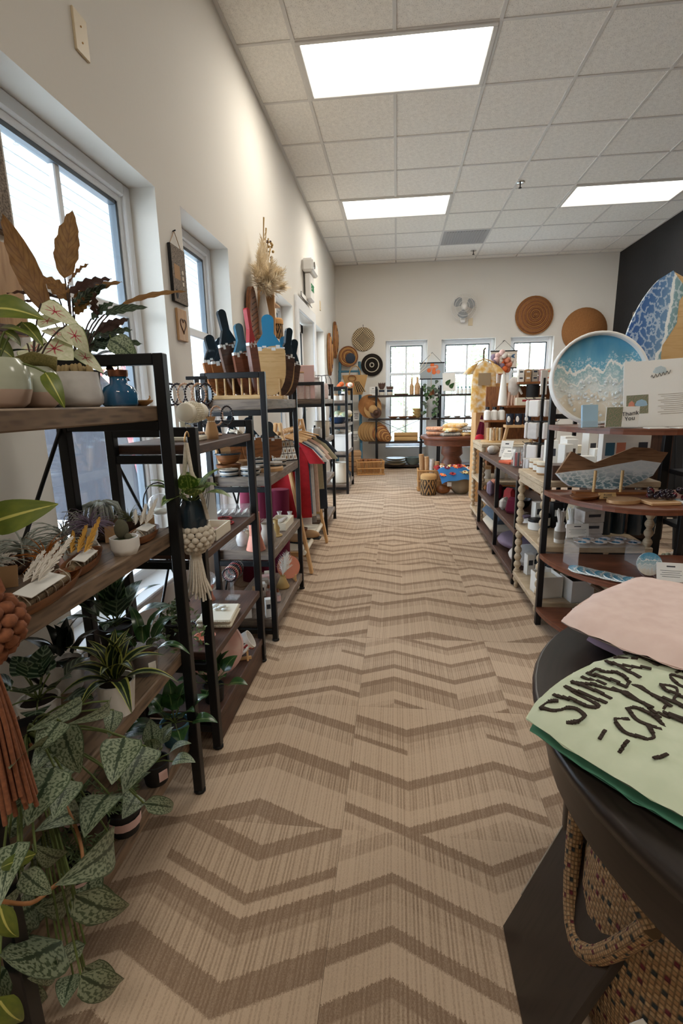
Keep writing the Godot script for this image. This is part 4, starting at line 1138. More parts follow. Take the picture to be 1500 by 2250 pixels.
func left_shelf_two():
	var sh := rack("jewellery_shelf", "low black steel shelf with dark walnut boards full of jewellery", -0.567, -0.81, -1.35, -1.90, 1.02, [0.97, 0.655, 0.325, 0.11], "walnut", 0.028, 0.0, 0.026)
	part("plinth", MB.new().box(Vector3(0.115, 0.04, 0), Vector3(0.02, 0.08, 0.52), 0.003), "walnut", sh)
	var y := 0.97
	var o := thing("bracelet_pillow_stand", "cream roll display on a pedestal with pearl edging", "jewellery display", Vector3(-0.64, y, -1.52))
	part("base", MB.new().box(Vector3(-0.02, 0.008, 0), Vector3(0.11, 0.016, 0.075), 0.004), "ivory", o)
	part("column", MB.new().lathe([Vector2(0.011, 0.016), Vector2(0.009, 0.03), Vector2(0.009, 0.06)], 12, Vector3(-0.03, 0, 0)), "ivory", o)
	var dm := MB.new()
	dm.T = Transform3D(Basis(Vector3.RIGHT, PI / 2), Vector3(0.0, 0.088, 0.02))
	dm.lathe([Vector2(0.0005, 0.026), Vector2(0.027, 0.026), Vector2(0.029, 0.02), Vector2(0.029, -0.1), Vector2(0.0005, -0.1)], 24)
	part("roll", dm, "ivory", o)
	var pm := MB.new()
	for k in 5: beads(0.031, 30, 0.0028, pm, Transform3D(Basis.IDENTITY, Vector3(0, 0.088, 0.014 - k * 0.012)))
	part("pearls", pm, "ivory", o)
	part("prop", MB.new().tube([Vector3(-0.01, 0.05, 0.0), Vector3(-0.02, 0.016, 0.0)], 0.008, 8), "ivory", o)
	# acrylic bars with hanging bracelets
	for d in [["clear acrylic bar stand with a row of dark bracelets", Vector3(-0.70, y, -1.66), 0.165, 6], ["lower clear acrylic bar with mixed bracelets", Vector3(-0.69, y, -1.83), 0.088, 4]]:
		o = thing("bracelet_stand", d[0], "jewellery display", d[1])
		part("base", MB.new().box(Vector3(0, 0.003, 0), Vector3(0.05, 0.006, 0.05), 0.001), "clear", o)
		part("column", MB.new().box(Vector3(0, d[2] * 0.5 + 0.003, 0), Vector3(0.012, d[2] - 0.006, 0.012), 0.001), "clear", o)
		part("bar", MB.new().tube([Vector3(-0.065, d[2], 0.02), Vector3(0.065, d[2], -0.02)], 0.007, 10), "clear", o)
		for k in d[3]:
			var q: float = -0.055 + 0.11 * k / (d[3] - 1)
			bracelet("bracelet of round %s beads hung on an acrylic bar" % ["black", "black", "tan", "black", "tan", "black"][k], ["bead_dark", "bead_dark", "bead_tan", "bead_dark", "bead_tan", "bead_dark"][k], 0.03, 0.0042, d[1] + Vector3(q, d[2] - 0.03 + 0.011, -q * 0.3), Vector3(0, 1.1, 0), 24, "bracelets on acrylic bars", 1.15)
	o = thing("display_post", "black T shaped necklace post behind the bracelets", "jewellery display", Vector3(-0.72, y, -1.79))
	part("post", MB.new().box(Vector3(0, 0.1, 0), Vector3(0.012, 0.2, 0.02), 0.001), "black", o)
	part("cross_bar", MB.new().box(Vector3(0.0, 0.205, 0), Vector3(0.075, 0.012, 0.02), 0.001), "black", o)
	part("base", MB.new().box(Vector3(0, 0.003, 0), Vector3(0.05, 0.006, 0.05), 0.001), "black", o)
	o = thing("sage_bundle", "bundle of dried stems tied with string on the top walnut board", "dried herbs", Vector3(-0.60, y + 0.008, -1.84), 0.5)
	var hb := MB.new()
	for k in 24: hb.tube([Vector3(rf(-0.012, 0.012), rf(-0.006, 0.01), 0.06), Vector3(rf(-0.006, 0.006), rf(-0.003, 0.006), 0), Vector3(rf(-0.02, 0.02), rf(-0.006, 0.012), -0.07)], 0.0018, 4)
	part("stems", hb, "cream_cloth", o)
	part("string", MB.new().lathe([Vector2(0.009, -0.006), Vector2(0.0095, 0.006)], 10), "bead_tan", o)
	o.get_child(1).rotation.x = PI / 2
	for k in 3: bracelet("strand of %s beads lying flat on the top walnut board" % ["tan", "black", "tan"][k], ["bead_tan", "bead_dark", "bead_tan"][k], 0.034, 0.004, Vector3(-0.66 - k * 0.02, y + 0.004 + k * 0.0055, -1.74 + k * 0.03), Vector3(PI / 2, 0, 0), 26, "bead strands lying flat")
	o = thing("burlap_pouch", "tan drawstring pouch beside the cream roll display", "pouch", Vector3(-0.60, y, -1.585))
	part("sack", MB.new().lathe([Vector2(0.0005, 0), Vector2(0.02, 0.0), Vector2(0.022, 0.02), Vector2(0.015, 0.05), Vector2(0.01, 0.058), Vector2(0.016, 0.072)], 12), "kraft", o)
	part("tie", beads(0.0115, 14, 0.002, null, Transform3D(Basis(Vector3.RIGHT, PI / 2), Vector3(0, 0.057, 0))), "cream_cloth", o)
	# second board
	y = 0.655
	o = thing("necklace_easel", "white necklace board with red pendants leaning on the second walnut board", "jewellery display", Vector3(-0.69, y, -1.70), 0.5)
	var Bt := Basis(Vector3.RIGHT, -0.3)
	part("board", MB.new().box(Bt * Vector3(0, 0.085, 0) + Vector3(0, 0.002, 0), Vector3(0.085, 0.17, 0.006), 0.002, Bt), "paper", o)
	part("prop", MB.new().box(Vector3(0, 0.055, -0.055), Vector3(0.02, 0.11, 0.004), 0.0, Basis(Vector3.RIGHT, 0.35)), "paper", o)
	for k in 4:
		var P := []
		var dn := 0.04 + 0.032 * k
		for q in 9:
			var x := -0.034 + 0.068 * q / 8
			P.append(Bt * Vector3(x * (0.6 + 0.1 * k), 0.165 - dn * (1.0 - pow(absf(x) / 0.034, 1.6)), 0.0045))
		var nk := part("chain", MB.new().tube(P, 0.0009, 4, false), "bead_dark", o)
		part("pendant", MB.new().ball(P[4] + Vector3(0, -0.005, 0.002), 0.0055, 8, 6), "bead_red", nk)
	o = thing("jewellery_tray", "open cream box tray with rings at the shelf front", "tray", Vector3(-0.605, y, -1.54))
	var tb := MB.new()
	tb.box(Vector3(0, 0.003, 0), Vector3(0.075, 0.006, 0.14), 0.001)
	for s in [-1.0, 1.0]:
		tb.box(Vector3(s * 0.0355, 0.02, 0), Vector3(0.005, 0.034, 0.14), 0.001)
		tb.box(Vector3(0, 0.02, s * 0.0675), Vector3(0.066, 0.034, 0.005), 0.001)
	part("tray_box", tb, "ivory", o)
	part("lining", MB.new().box(Vector3(0, 0.009, 0), Vector3(0.064, 0.006, 0.128)), "rose", o)
	for k in 2: bracelet("red and gold beaded bracelet lying on the second walnut board", "bead_red", 0.026, 0.004, Vector3(-0.615 - 0.03 * k, y + 0.004 + 0.0001 * k, -1.70 - 0.07 * k), Vector3(PI / 2, 0, 0), 22, "red bracelets lying flat")
	o = thing("acrylic_case", "clear acrylic tray holding necklace cards at the far end", "display tray", Vector3(-0.64, y, -1.84), 0.2)
	var ac := MB.new()
	ac.box(Vector3(0, 0.0015, 0), Vector3(0.15, 0.003, 0.09))
	for s in [-1.0, 1.0]:
		ac.box(Vector3(s * 0.0735, 0.02, 0), Vector3(0.003, 0.034, 0.09))
		ac.box(Vector3(0, 0.02, s * 0.0435), Vector3(0.144, 0.034, 0.003))
	part("case", ac, "clear", o)
	for k in 5: part("card", MB.new().box(Vector3(-0.05 + 0.025 * k, 0.014, 0), Vector3(0.02, 0.002, 0.07), 0.0, Basis(Vector3.BACK, 0.5)), "paper", o)
	# third board
	y = 0.325
	o = thing("crystal_ball_lamp", "faceted crystal ball set on a pale carved hand", "ornament", Vector3(-0.73, y, -1.78))
	part("hand", MB.new().lathe([Vector2(0.0005, 0), Vector2(0.02, 0), Vector2(0.012, 0.02), Vector2(0.01, 0.04), Vector2(0.018, 0.06), Vector2(0.0005, 0.062)], 10), "terra_pink", o)
	part("ball", MB.new().ball(Vector3(0, 0.088, 0), 0.028, 9, 6), "clear", o)
	o = thing("bracelet_cone", "acrylic T stand stacked with black red and tan bead bracelets", "jewellery display", Vector3(-0.645, y, -1.80))
	part("base", MB.new().box(Vector3(0, 0.003, 0), Vector3(0.05, 0.006, 0.05), 0.001), "clear", o)
	part("column", MB.new().box(Vector3(0, 0.05, 0), Vector3(0.012, 0.09, 0.012), 0.001), "clear", o)
	part("bar", MB.new().tube([Vector3(0, 0.105, 0.03), Vector3(0, 0.105, -0.09)], 0.022, 16), "clear", o)
	for k in 8: bracelet("bracelet of %s beads threaded on the acrylic T stand" % ["black", "red", "tan", "black", "black", "red", "black", "black"][k], ["bead_dark", "bead_red", "bead_tan", "bead_dark", "bead_dark", "bead_red", "bead_dark", "bead_dark"][k], 0.0265, 0.0042, Vector3(-0.645, y + 0.105, -1.778 - 0.0125 * k), Vector3.ZERO, 22, "bracelets on the T stand")
	o = thing("stacked_trays", "two stacked cream beaded edge trays with shells", "tray", Vector3(-0.63, y, -1.60), 0.1)
	for k in 2:
		var t2 := part("tray", MB.new().box(Vector3(0, 0.008 + k * 0.016, 0), Vector3(0.12, 0.014, 0.15), 0.004), "ivory", o)
		var bd := MB.new()
		for q in 26: bd.ball(Vector3(0.06, 0.01 + k * 0.016, -0.072 + q * 0.0058), 0.003, 6, 4)
		for q in 20: bd.ball(Vector3(-0.057 + q * 0.006, 0.01 + k * 0.016, 0.075), 0.003, 6, 4)
		part("beading", bd, "ivory", t2)
	for k in 7: part("shell", MB.new().ball(Vector3(rf(-0.03, 0.03), 0.036, rf(-0.05, 0.04)), Vector3(0.012, 0.004, 0.009), 7, 4), "paper", o)
	# base board
	y = 0.11
	o = thing("pink_board", "round pink marbled serving board leaning at the shelf end", "serving board", Vector3(-0.655, y, -1.595), 0.5)
	var pb := MB.new()
	pb.T = Transform3D(Basis(Vector3.RIGHT, PI / 2 - 0.22), Vector3(0, 0.105, 0))
	part("slab", pb.lathe(disc_profile(0.1, 0.014), 36), "marble_pink", o)
	pb = MB.new()
	pb.T = Transform3D(Basis(Vector3.RIGHT, PI / 2 - 0.22), Vector3(0, 0.105, 0))
	part("rim", pb.lathe([Vector2(0.099, -0.002), Vector2(0.105, 0.004), Vector2(0.105, 0.01), Vector2(0.099, 0.016)], 36), "rose", o)
	o = thing("tulip_mug", "white mug printed with red tulips tilted on a small wooden easel", "mug", Vector3(-0.61, y, -1.73), 0.35)
	var mg := MB.new()
	var TT := Transform3D(Basis.from_euler(Vector3(0.25, 0, -1.05)), Vector3(-0.03, 0.032, 0))
	mg.T = TT
	part("cup", mg.lathe([Vector2(0.0005, 0), Vector2(0.03, 0), Vector2(0.034, 0.004), Vector2(0.036, 0.09), Vector2(0.036, 0.09), Vector2(0.033, 0.09), Vector2(0.033, 0.09), Vector2(0.032, 0.01)], 24), "white", o)
	mg = MB.new()
	mg.T = TT
	var hd := []
	for k in 9: hd.append(Vector3(0.0, 0.045 + cos(k * PI / 8) * 0.026, 0.034 + sin(k * PI / 8) * 0.02))
	part("handle", mg.tube(hd, 0.005, 8), "white", o)
	var tu := MB.new()
	tu.T = TT
	var tg := MB.new()
	tg.T = TT
	for k in 26:
		var a := k * 0.86
		var yy := 0.014 + fposmod(k * 0.37, 1.0) * 0.066
		tu.ball(Vector3(cos(a) * 0.0352, yy, sin(a) * 0.0352), Vector3(0.005, 0.006, 0.005), 6, 4)
		tg.ball(Vector3(cos(a + 0.3) * 0.0352, yy - 0.004, sin(a + 0.3) * 0.0352), Vector3(0.002, 0.006, 0.002), 5, 4)
	part("tulip_print", tu, "bead_red", o)
	part("leaf_print", tg, "leaf_black", o)
	var ea := MB.new()
	ea.box(Vector3(0, 0.006, 0.03), Vector3(0.09, 0.012, 0.012), 0.002)
	ea.box(Vector3(0.03, 0.04, 0.038), Vector3(0.008, 0.08, 0.008), 0.001, Basis(Vector3.RIGHT, -0.2))
	ea.box(Vector3(0.0, 0.006, -0.01), Vector3(0.012, 0.012, 0.09), 0.002)
	part("easel", ea, "pine", o)
	o = thing("glossy_pothos", "glossy pothos with cream edged leaves at the near foot of the jewellery shelf", "potted plant", Vector3(-0.605, y, -1.44))
	pot(o, 0.036, 0.03, 0.055, "black_matte")
	rosette(o, Vector3(0, 0.05, 0), 11, 0.085, 0.058, "leaf_deep", 0.2, 1.25, 0.14, 0.2, 0.0, 0.055, 0.5)

func left_shelf_three():
	rack("board_shelf", "tall black steel shelf with grey oak boards of resin cutting boards and vases", -0.556, -0.81, -2.09, -2.75, 1.21, [1.10, 0.77, 0.43, 0.10], "grey_oak", 0.045, 0.0, 0.024)
	var y := 1.10
	peg_rack("wooden peg rack holding dark resin boards at the near end", Vector3(-0.685, y, -2.19), 0.22, 0.0, 6)
	peg_rack("wooden peg rack holding resin boards by the far post", Vector3(-0.685, y, -2.56), 0.24, 0.0, 6)
	var by := y + 0.019
	paddle("walnut board with smoky grey resin handle leaning at the rack end", Vector3(-0.765, by, -2.19), 0.11, 0.26, 0.75, 0.08, "acacia", "resin_dark", 0.16)
	paddle("broad walnut board with grey resin handle and foamy edge", Vector3(-0.725, by, -2.20), 0.13, 0.25, 0.65, 0.06, "acacia", "resin_dark", 0.14)
	paddle("tallest walnut board with black and white resin handle", Vector3(-0.685, by, -2.19), 0.10, 0.36, 0.85, 0.08, "walnut", "resin_dark", 0.16)
	paddle("reddish board with a green resin handle", Vector3(-0.64, by, -2.19), 0.10, 0.30, 0.8, 0.05, "cherry", "steel_blue", 0.12)
	paddle("narrow cherry board with a long red handle", Vector3(-0.605, by, -2.20), 0.06, 0.36, 1.25, 0.05, "cherry", "red", 0.1)
	paddle("large pale oak board with a looped blue resin handle", Vector3(-0.63, by, -2.52), 0.16, 0.39, 0.3, 0.04, "bamboo", "resin_blue", 0.0)
	paddle("pale oak board with a blue resin handle standing behind", Vector3(-0.60, by, -2.62), 0.12, 0.30, 0.4, 0.05, "bamboo", "resin_blue", -0.1)
	paddle("slim walnut board with black resin handle leaning away", Vector3(-0.585, by, -2.555), 0.10, 0.34, 0.8, 0.02, "walnut", "resin_dark", -0.2)
	paddle("dark walnut board with black resin handle nearest the far post", Vector3(-0.585, by, -2.68), 0.11, 0.30, 0.75, 0.02, "walnut", "resin_dark", -0.22)
	paddle("upright walnut board with blue white handle at the wall side", Vector3(-0.745, by, -2.555), 0.11, 0.27, 0.9, 0.05, "acacia", "resin_blue", 0.05)
	# second board
	y = 0.77
	for k in 2:
		var zz := -2.2
		one("wooden_bowl", MB.new().lathe(bowl_profile(0.058, 0.042), 26), "acacia", ["lower turned wooden bowl of the stack", "upper turned wooden bowl of the stack"][k], "bowl", Vector3(-0.765, y + 0.045 * k, zz - 0.004 * k))
	one("resin_platter", MB.new().lathe(disc_profile(0.06, 0.008), 26), "resin_dark", "dark glossy resin disc lying on the stacked bowls", "platter", Vector3(-0.765, y + 0.0875, -2.2))
	one("wooden_bowl", MB.new().lathe(bowl_profile(0.05, 0.045), 24), "maple", "single pale turned bowl behind the coaster stacks", "bowl", Vector3(-0.73, y, -2.33))
	coasters("stack of tied grey coasters at the near shelf corner", Vector3(-0.735, y, -2.115), 5, 0.042)
	coasters("stack of tied grey coasters beside the near post", Vector3(-0.645, y, -2.135), 6, 0.042)
	var o := thing("round_serving_board", "round pale serving board carrying coaster stacks", "serving board", Vector3(-0.62, y, -2.30))
	part("board", MB.new().lathe(disc_profile(0.085, 0.016), 32), "maple", o)
	coasters("tall stack of patterned coasters on the round board", Vector3(-0.65, y + 0.016, -2.285), 7, 0.042)
	coasters("short stack of marbled coasters on the round board", Vector3(-0.585, y + 0.016, -2.345), 3, 0.036)
	paddle("walnut board with an open grey resin handle ring on the second board", Vector3(-0.70, y, -2.42), 0.1, 0.25, 0.5, 0.12, "acacia", "resin_dark", 0.1)
	paddle("walnut board with dark resin spade top standing on the second board", Vector3(-0.78, y, -2.40), 0.1, 0.26, 0.6, 0.1, "acacia", "resin_dark", 0.1)
	paddle("brown board with a pale heart shaped resin top", Vector3(-0.67, y, -2.60), 0.13, 0.22, 0.35, 0.12, "acacia", "resin_dark", 0.0)
	paddle("narrow maple board leaning between the bowls", Vector3(-0.80, y, -2.285), 0.07, 0.22, 0.8, 0.08, "maple", "resin_dark", 0.15)
	o = thing("earring_rack", "tilted rack of earring cards at the far end of the second board", "jewellery display", Vector3(-0.60, y, -2.63), 0.6)
	var Bs := Basis(Vector3.RIGHT, -0.5)
	part("panel", MB.new().box(Bs * Vector3(0, 0.06, 0) + Vector3(0, 0.005, 0), Vector3(0.15, 0.12, 0.006), 0.001, Bs), "black_matte", o)
	for r in 3:
		for k in 6:
			var cp := part("card", MB.new().box(Bs * Vector3(-0.06 + 0.024 * k, 0.02 + 0.038 * r, 0.008) + Vector3(0, 0.005, 0), Vector3(0.021, 0.034, 0.0015), 0.0, Bs), "clay_grey" if r == 2 else "paper", o)
			part("earring", MB.new().ball(Bs * Vector3(-0.06 + 0.024 * k, 0.016 + 0.038 * r, 0.012) + Vector3(0, 0.005, 0), Vector3(0.004, 0.009, 0.002), 6, 4), ["gold", "copper", "bead_tan"][k % 3], cp)
	# third board
	y = 0.43
	var pv := MB.new()
	o = thing("ribbed_pink_vase", "coral pink ribbed vase with a flared foot", "vase", Vector3(-0.635, y, -2.12))
	part("foot", MB.new().lathe([Vector2(0.0005, 0), Vector2(0.044, 0), Vector2(0.044, 0.004), Vector2(0.026, 0.07)], 24), "terra_pink", o)
	for k in 20:
		var a := TAU * k / 20
		pv.tube([Vector3(cos(a) * 0.0215, 0.07, sin(a) * 0.0215), Vector3(cos(a) * 0.0215, 0.175, sin(a) * 0.0215)], 0.004, 6)
	part("ribbed_neck", pv, "terra_pink", o)
	vase("grey_vase", "matte grey bulbous vase beside the pink vase", [Vector2(0.0005, 0), Vector2(0.026, 0), Vector2(0.036, 0.02), Vector2(0.036, 0.05), Vector2(0.028, 0.075), Vector2(0.031, 0.1), Vector2(0.031, 0.1), Vector2(0.028, 0.1), Vector2(0.025, 0.08)], "clay_grey", Vector3(-0.60, y, -2.215))
	vase("brown_vase", "small brown stoneware bottle vase on a saucer", [Vector2(0.0005, 0), Vector2(0.032, 0), Vector2(0.034, 0.006), Vector2(0.018, 0.012), Vector2(0.022, 0.04), Vector2(0.012, 0.062), Vector2(0.014, 0.085)], "ochre", Vector3(-0.60, y, -2.36))
	o = thing("felt_heart", "magenta felt ornament propped behind the grey vase", "ornament", Vector3(-0.69, y, -2.35))
	part("body", MB.new().ball(Vector3(0, 0.034, 0), Vector3(0.034, 0.034, 0.022), 14, 10), "magenta", o)
	part("sprig", tuft(Vector3(0.01, 0.06, 0), 22, 0.07, 0.001, 0.2, 0.7), "magenta", o)
	o = thing("divided_tray", "open cream wooden tray of folded cloths", "tray", Vector3(-0.62, y, -2.56))
	var tb := MB.new()
	tb.box(Vector3(0, 0.004, 0), Vector3(0.1, 0.008, 0.2), 0.001)
	for s in [-1.0, 1.0]:
		tb.box(Vector3(s * 0.047, 0.024, 0), Vector3(0.006, 0.032, 0.2), 0.001)
		tb.box(Vector3(0, 0.024, s * 0.097), Vector3(0.088, 0.032, 0.006), 0.001)
	part("tray_box", tb, "ivory", o)
	part("cloth", MB.new().box(Vector3(0, 0.034, 0.03), Vector3(0.075, 0.012, 0.1), 0.005, Basis(Vector3.BACK, 0.35)), "clay_grey", o)
	for k in 3: vase("bud_vase", "tiny white flared bud vase by the divided tray", [Vector2(0.0005, 0), Vector2(0.014, 0), Vector2(0.016, 0.02), Vector2(0.01, 0.035), Vector2(0.015, 0.05), Vector2(0.015, 0.05), Vector2(0.012, 0.05)], "stone_white", [Vector3(-0.70, y, -2.62), Vector3(-0.66, y, -2.70), Vector3(-0.60, y, -2.70)][k], "vase", "tiny bud vases", 14)
	# lowest board
	y = 0.10
	o = thing("coral_plate", "round coral plate standing on a pale wooden easel", "plate", Vector3(-0.605, y, -2.62), 0.5)
	var pb := MB.new()
	pb.T = Transform3D(Basis(Vector3.RIGHT, PI / 2 - 0.25), Vector3(0, 0.078, 0))
	part("plate", pb.lathe([Vector2(0.0005, 0.002), Vector2(0.04, 0), Vector2(0.066, 0.01), Vector2(0.066, 0.013), Vector2(0.04, 0.006), Vector2(0.0005, 0.006)], 28), "coral", o)
	var ea := MB.new()
	for s in [-1.0, 1.0]:
		ea.box(Vector3(s * 0.03, 0.006, 0.01), Vector3(0.012, 0.012, 0.07), 0.002)
		ea.box(Vector3(s * 0.03, 0.024, 0.04), Vector3(0.008, 0.036, 0.008), 0.001)
		ea.box(Vector3(s * 0.03, 0.05, -0.03), Vector3(0.008, 0.1, 0.008), 0.001, Basis(Vector3.RIGHT, -0.25))
	part("easel", ea, "pine", o)
	o = thing("ochre_bud_vase", "ochre cone vase holding white dried plumes", "vase", Vector3(-0.61, y, -2.50))
	part("body", MB.new().lathe([Vector2(0.0005, 0), Vector2(0.034, 0), Vector2(0.036, 0.01), Vector2(0.016, 0.055), Vector2(0.012, 0.065), Vector2(0.014, 0.07)], 20), "ochre", o)
	part("plume", plume(Vector3(0, 0.07, 0), Vector3(0.01, 0.16, -0.05), 0.05, 190, 0.9), "plume_white", o)
	o = thing("ribbed_candle", "white ribbed tin candle on the lowest grey board", "candle", Vector3(-0.69, y, -2.24))
	part("tin", MB.new().lathe([Vector2(0.0005, 0), Vector2(0.03, 0), Vector2(0.032, 0.003), Vector2(0.032, 0.036)], 30), "stone_white", o)
	part("wax", MB.new().lathe([Vector2(0.0305, 0.033), Vector2(0.0005, 0.033)], 18), "ivory", o)
	part("wick", MB.new().tube([Vector3(0, 0.033, 0), Vector3(0, 0.042, 0)], 0.001, 5), "black", o)
	carton("slim white candle carton at the front of the lowest grey board", "paper", Vector3(0.03, 0.09, 0.03), Vector3(-0.595, y, -2.13), 0.4)
	carton("slim white carton near the wall on the lowest grey board", "paper", Vector3(0.035, 0.085, 0.035), Vector3(-0.69, y, -2.115), 0.3)
	for k in 3: bottle("small clear scent bottle with copper collar on the lowest grey board", "clear", 0.014, 0.07, Vector3(-0.59 - 0.03 * k, y, -2.30 - 0.025 * k), "copper", "rose", "scent bottles on the lowest board")

func coasters(label: String, at: Vector3, n: int, r: float):
	var o := thing("coaster_stack", label, "coasters", at)
	for k in n: part("coaster", MB.new().lathe(disc_profile(r, 0.006), 20, Vector3(rf(-0.0015, 0.0015), 0.0065 * k, rf(-0.0015, 0.0015))), ["resin_dark", "clay_grey", "stone_white"][k % 3], o)
	var h := 0.0065 * n + 0.001
	var st := MB.new()
	st.box(Vector3(0, h, 0), Vector3(r * 2, 0.0012, 0.002)); st.box(Vector3(0, h, 0), Vector3(0.002, 0.0012, r * 2))
	part("twine", st, "cream_cloth", o)

# hanging top: body and sleeves as one cloth surface, local x across the shoulders
func garment(label: String, at: Vector3, m, w: float, ln: float, sleeve: float, group: String, flare := 1.0, called := "hanging_shirt", cat := "clothing"):
	var o := thing(called, label, cat, at, rf(-0.06, 0.06), group)
	var mb := MB.new()
	var R := []
	var ph := rf(0, 6)
	for i in 15:
		var q := i / 14.0
		var y := -0.03 - q * ln
		var hw := w * 0.5 * (1.0 if q > 0.12 else lerpf(0.28, 1.0, q / 0.12)) * lerpf(1.0, flare, q)
		var hd := 0.006 + 0.012 * minf(q * 4.0, 1.0)
		var row := PackedVector3Array()
		for j in 24:
			var a := TAU * j / 24
			var f := 1.0 + 0.5 * q * sin(a * 5.0 + ph + q * 1.5)
			row.append(Vector3(cos(a) * hw, y - 0.02 * absf(cos(a)) * (1.0 if q < 0.3 else 0.0), sin(a) * hd * f))
		R.append(row)
	mb.grid(R, true, false, true)
	if sleeve > 0.0:
		for s in [-1.0, 1.0]:
			var S := []
			for i in 6:
				var q := i / 5.0
				var row := PackedVector3Array()
				for j in 12:
					var a := TAU * j / 12
					var c0 := Vector3(s * (w * 0.46 + q * sleeve * 0.55), -0.075 - q * sleeve * 0.85, 0)
					row.append(c0 + Vector3(cos(a) * 0.05 * s, cos(a) * -0.028 * (1.0 - q), sin(a) * 0.018))
				S.append(row)
			mb.grid(S, true, false, s < 0)
	part("cloth", mb, m, o)
	var hg := MB.new()
	hg.tube([Vector3(-w * 0.4, -0.055, 0), Vector3(0, -0.02, 0), Vector3(w * 0.4, -0.055, 0)], 0.006, 6)
	var hk := []
	for k in 8: hk.append(Vector3(0.016 * sin(k * 0.6), 0.012 - 0.016 * cos(k * 0.6) + (-0.016 if k == 0 else 0.0), 0))
	hg.tube(hk, 0.0018, 5)
	part("hanger", hg, "pine", o)
	return o

func clothes_rack():
	var o := thing("clothes_rack", "pale wooden A frame clothes rack with a lower shoe shelf", "clothes rack", Vector3(-0.72, 0, -3.37))
	for z in [0.36, -0.36]:
		for s in [-1.0, 1.0]:
			var a := Vector3(s * 0.18, 0.0, z)
			var b := Vector3(s * 0.012, 0.96, z)
			var d := b - a
			part("leg", MB.new().box((a + b) * 0.5 + Vector3(0, 0.004, 0), Vector3(0.02, d.length(), 0.04), 0.003, Basis(Vector3.BACK, -atan2(d.x, d.y))), "pine", o)
		part("cross_bar", MB.new().box(Vector3(0, 0.13, z), Vector3(0.29, 0.03, 0.02), 0.002), "pine", o)
	part("rod", MB.new().tube([Vector3(0, 0.90, 0.42), Vector3(0, 0.90, -0.42)], 0.013, 10), "pine", o)
	for s in [-1.0, 1.0]: part("shelf_rail", MB.new().tube([Vector3(s * 0.14, 0.15, 0.4), Vector3(s * 0.14, 0.15, -0.4)], 0.015, 10), "ivory", o)
	part("shoe_shelf", MB.new().box(Vector3(0, 0.148, 0), Vector3(0.26, 0.012, 0.7), 0.002), "ivory", o)
	mottled("red_cotton", "b01822", "9c121c", 0.9, 0.03, 6.0)
	mottled("white_cotton", "dedad6", "cfcac6", 0.9, 0.03, 6.0)
	mottled("sage_knit", "a9a287", "948d73", 0.95, 0.08, 12.0)
	mottled("blush_cotton", "dcbfae", "cfae9c", 0.9, 0.03, 6.0)
	mottled("denim", "2c3440", "222934", 0.9, 0.1, 12.0)
	mottled("blue_cotton", "5f7488", "4d6177", 0.9, 0.05, 8.0)
	mottled("grey_cotton", "8b8783", "7a7672", 0.9, 0.04, 8.0)
	var g := "tops on the wooden rack"
	for d in [["bright red short sleeved tee at the near end of the rack", "red_cotton", 0.30, 0.5, 0.13, 0.02], ["plain white tee hanging behind the red one", "white_cotton", 0.28, 0.56, 0.11, 0.075], ["faded blue tee with short sleeves on the rack", "blue_cotton", 0.28, 0.5, 0.10, 0.125], ["pale patterned white blouse on the rack", "white_cotton", 0.30, 0.52, 0.14, 0.175], ["cream tee hanging next to the patterned blouse", "cream_cloth", 0.28, 0.54, 0.10, 0.23], ["grey long tee on the rack", "grey_cotton", 0.27, 0.6, 0.08, 0.29], ["blush pink ruffled top on the rack", "blush_cotton", 0.30, 0.42, 0.14, 0.35], ["second blush pink longer blouse on the rack", "blush_cotton", 0.28, 0.55, 0.1, 0.42], ["sage green knitted top with loose sleeves", "sage_knit", 0.32, 0.40, 0.16, 0.50], ["tan printed skirt hanging low on the rack", "ochre", 0.24, 0.6, 0.0, 0.57], ["dark denim dress at the far end of the rack", "denim", 0.32, 0.58, 0.12, 0.65]]:
		garment(d[0], Vector3(-0.70, 0.896, -3.03 - d[5]), d[1], d[2], d[3], d[4], g, 1.12)
	for k in 3:
		var q := one("yoga_mat", MB.new().tube([Vector3(0, 0.0, 0), Vector3(0.01, 0.58, -0.01)], 0.055, 18), "magenta", ["rolled magenta mat beside the rack leg", "rolled magenta mat leaning by the window", "rolled magenta mat between the other two"][k], "mat", [Vector3(-0.70, 0.002, -2.845), Vector3(-0.90, 0.002, -2.88), Vector3(-0.80, 0.002, -2.835)][k])
		q.set_meta("group", "rolled magenta mats")
	for k in 2:
		var sh := thing("shoe", ["brown suede shoe on the shoe shelf", "second brown suede shoe turned away"][k], "shoe", Vector3(-0.70 + 0.08 * k, 0.155, -3.2 - 0.1 * k), 1.3 + 0.2 * k, "pair of shoes on the rack")
		part("upper", MB.new().ball(Vector3(0, 0.03, 0.02), Vector3(0.035, 0.032, 0.075), 12, 8), "kraft", sh)
		part("ankle", MB.new().lathe([Vector2(0.032, 0.03), Vector2(0.03, 0.06), Vector2(0.034, 0.075), Vector2(0.03, 0.075), Vector2(0.026, 0.05)], 14, Vector3(0, 0, -0.025)), "acacia", sh)
		part("sole", MB.new().box(Vector3(0, 0.006, 0.015), Vector3(0.062, 0.011, 0.17), 0.004), "black_matte", sh)

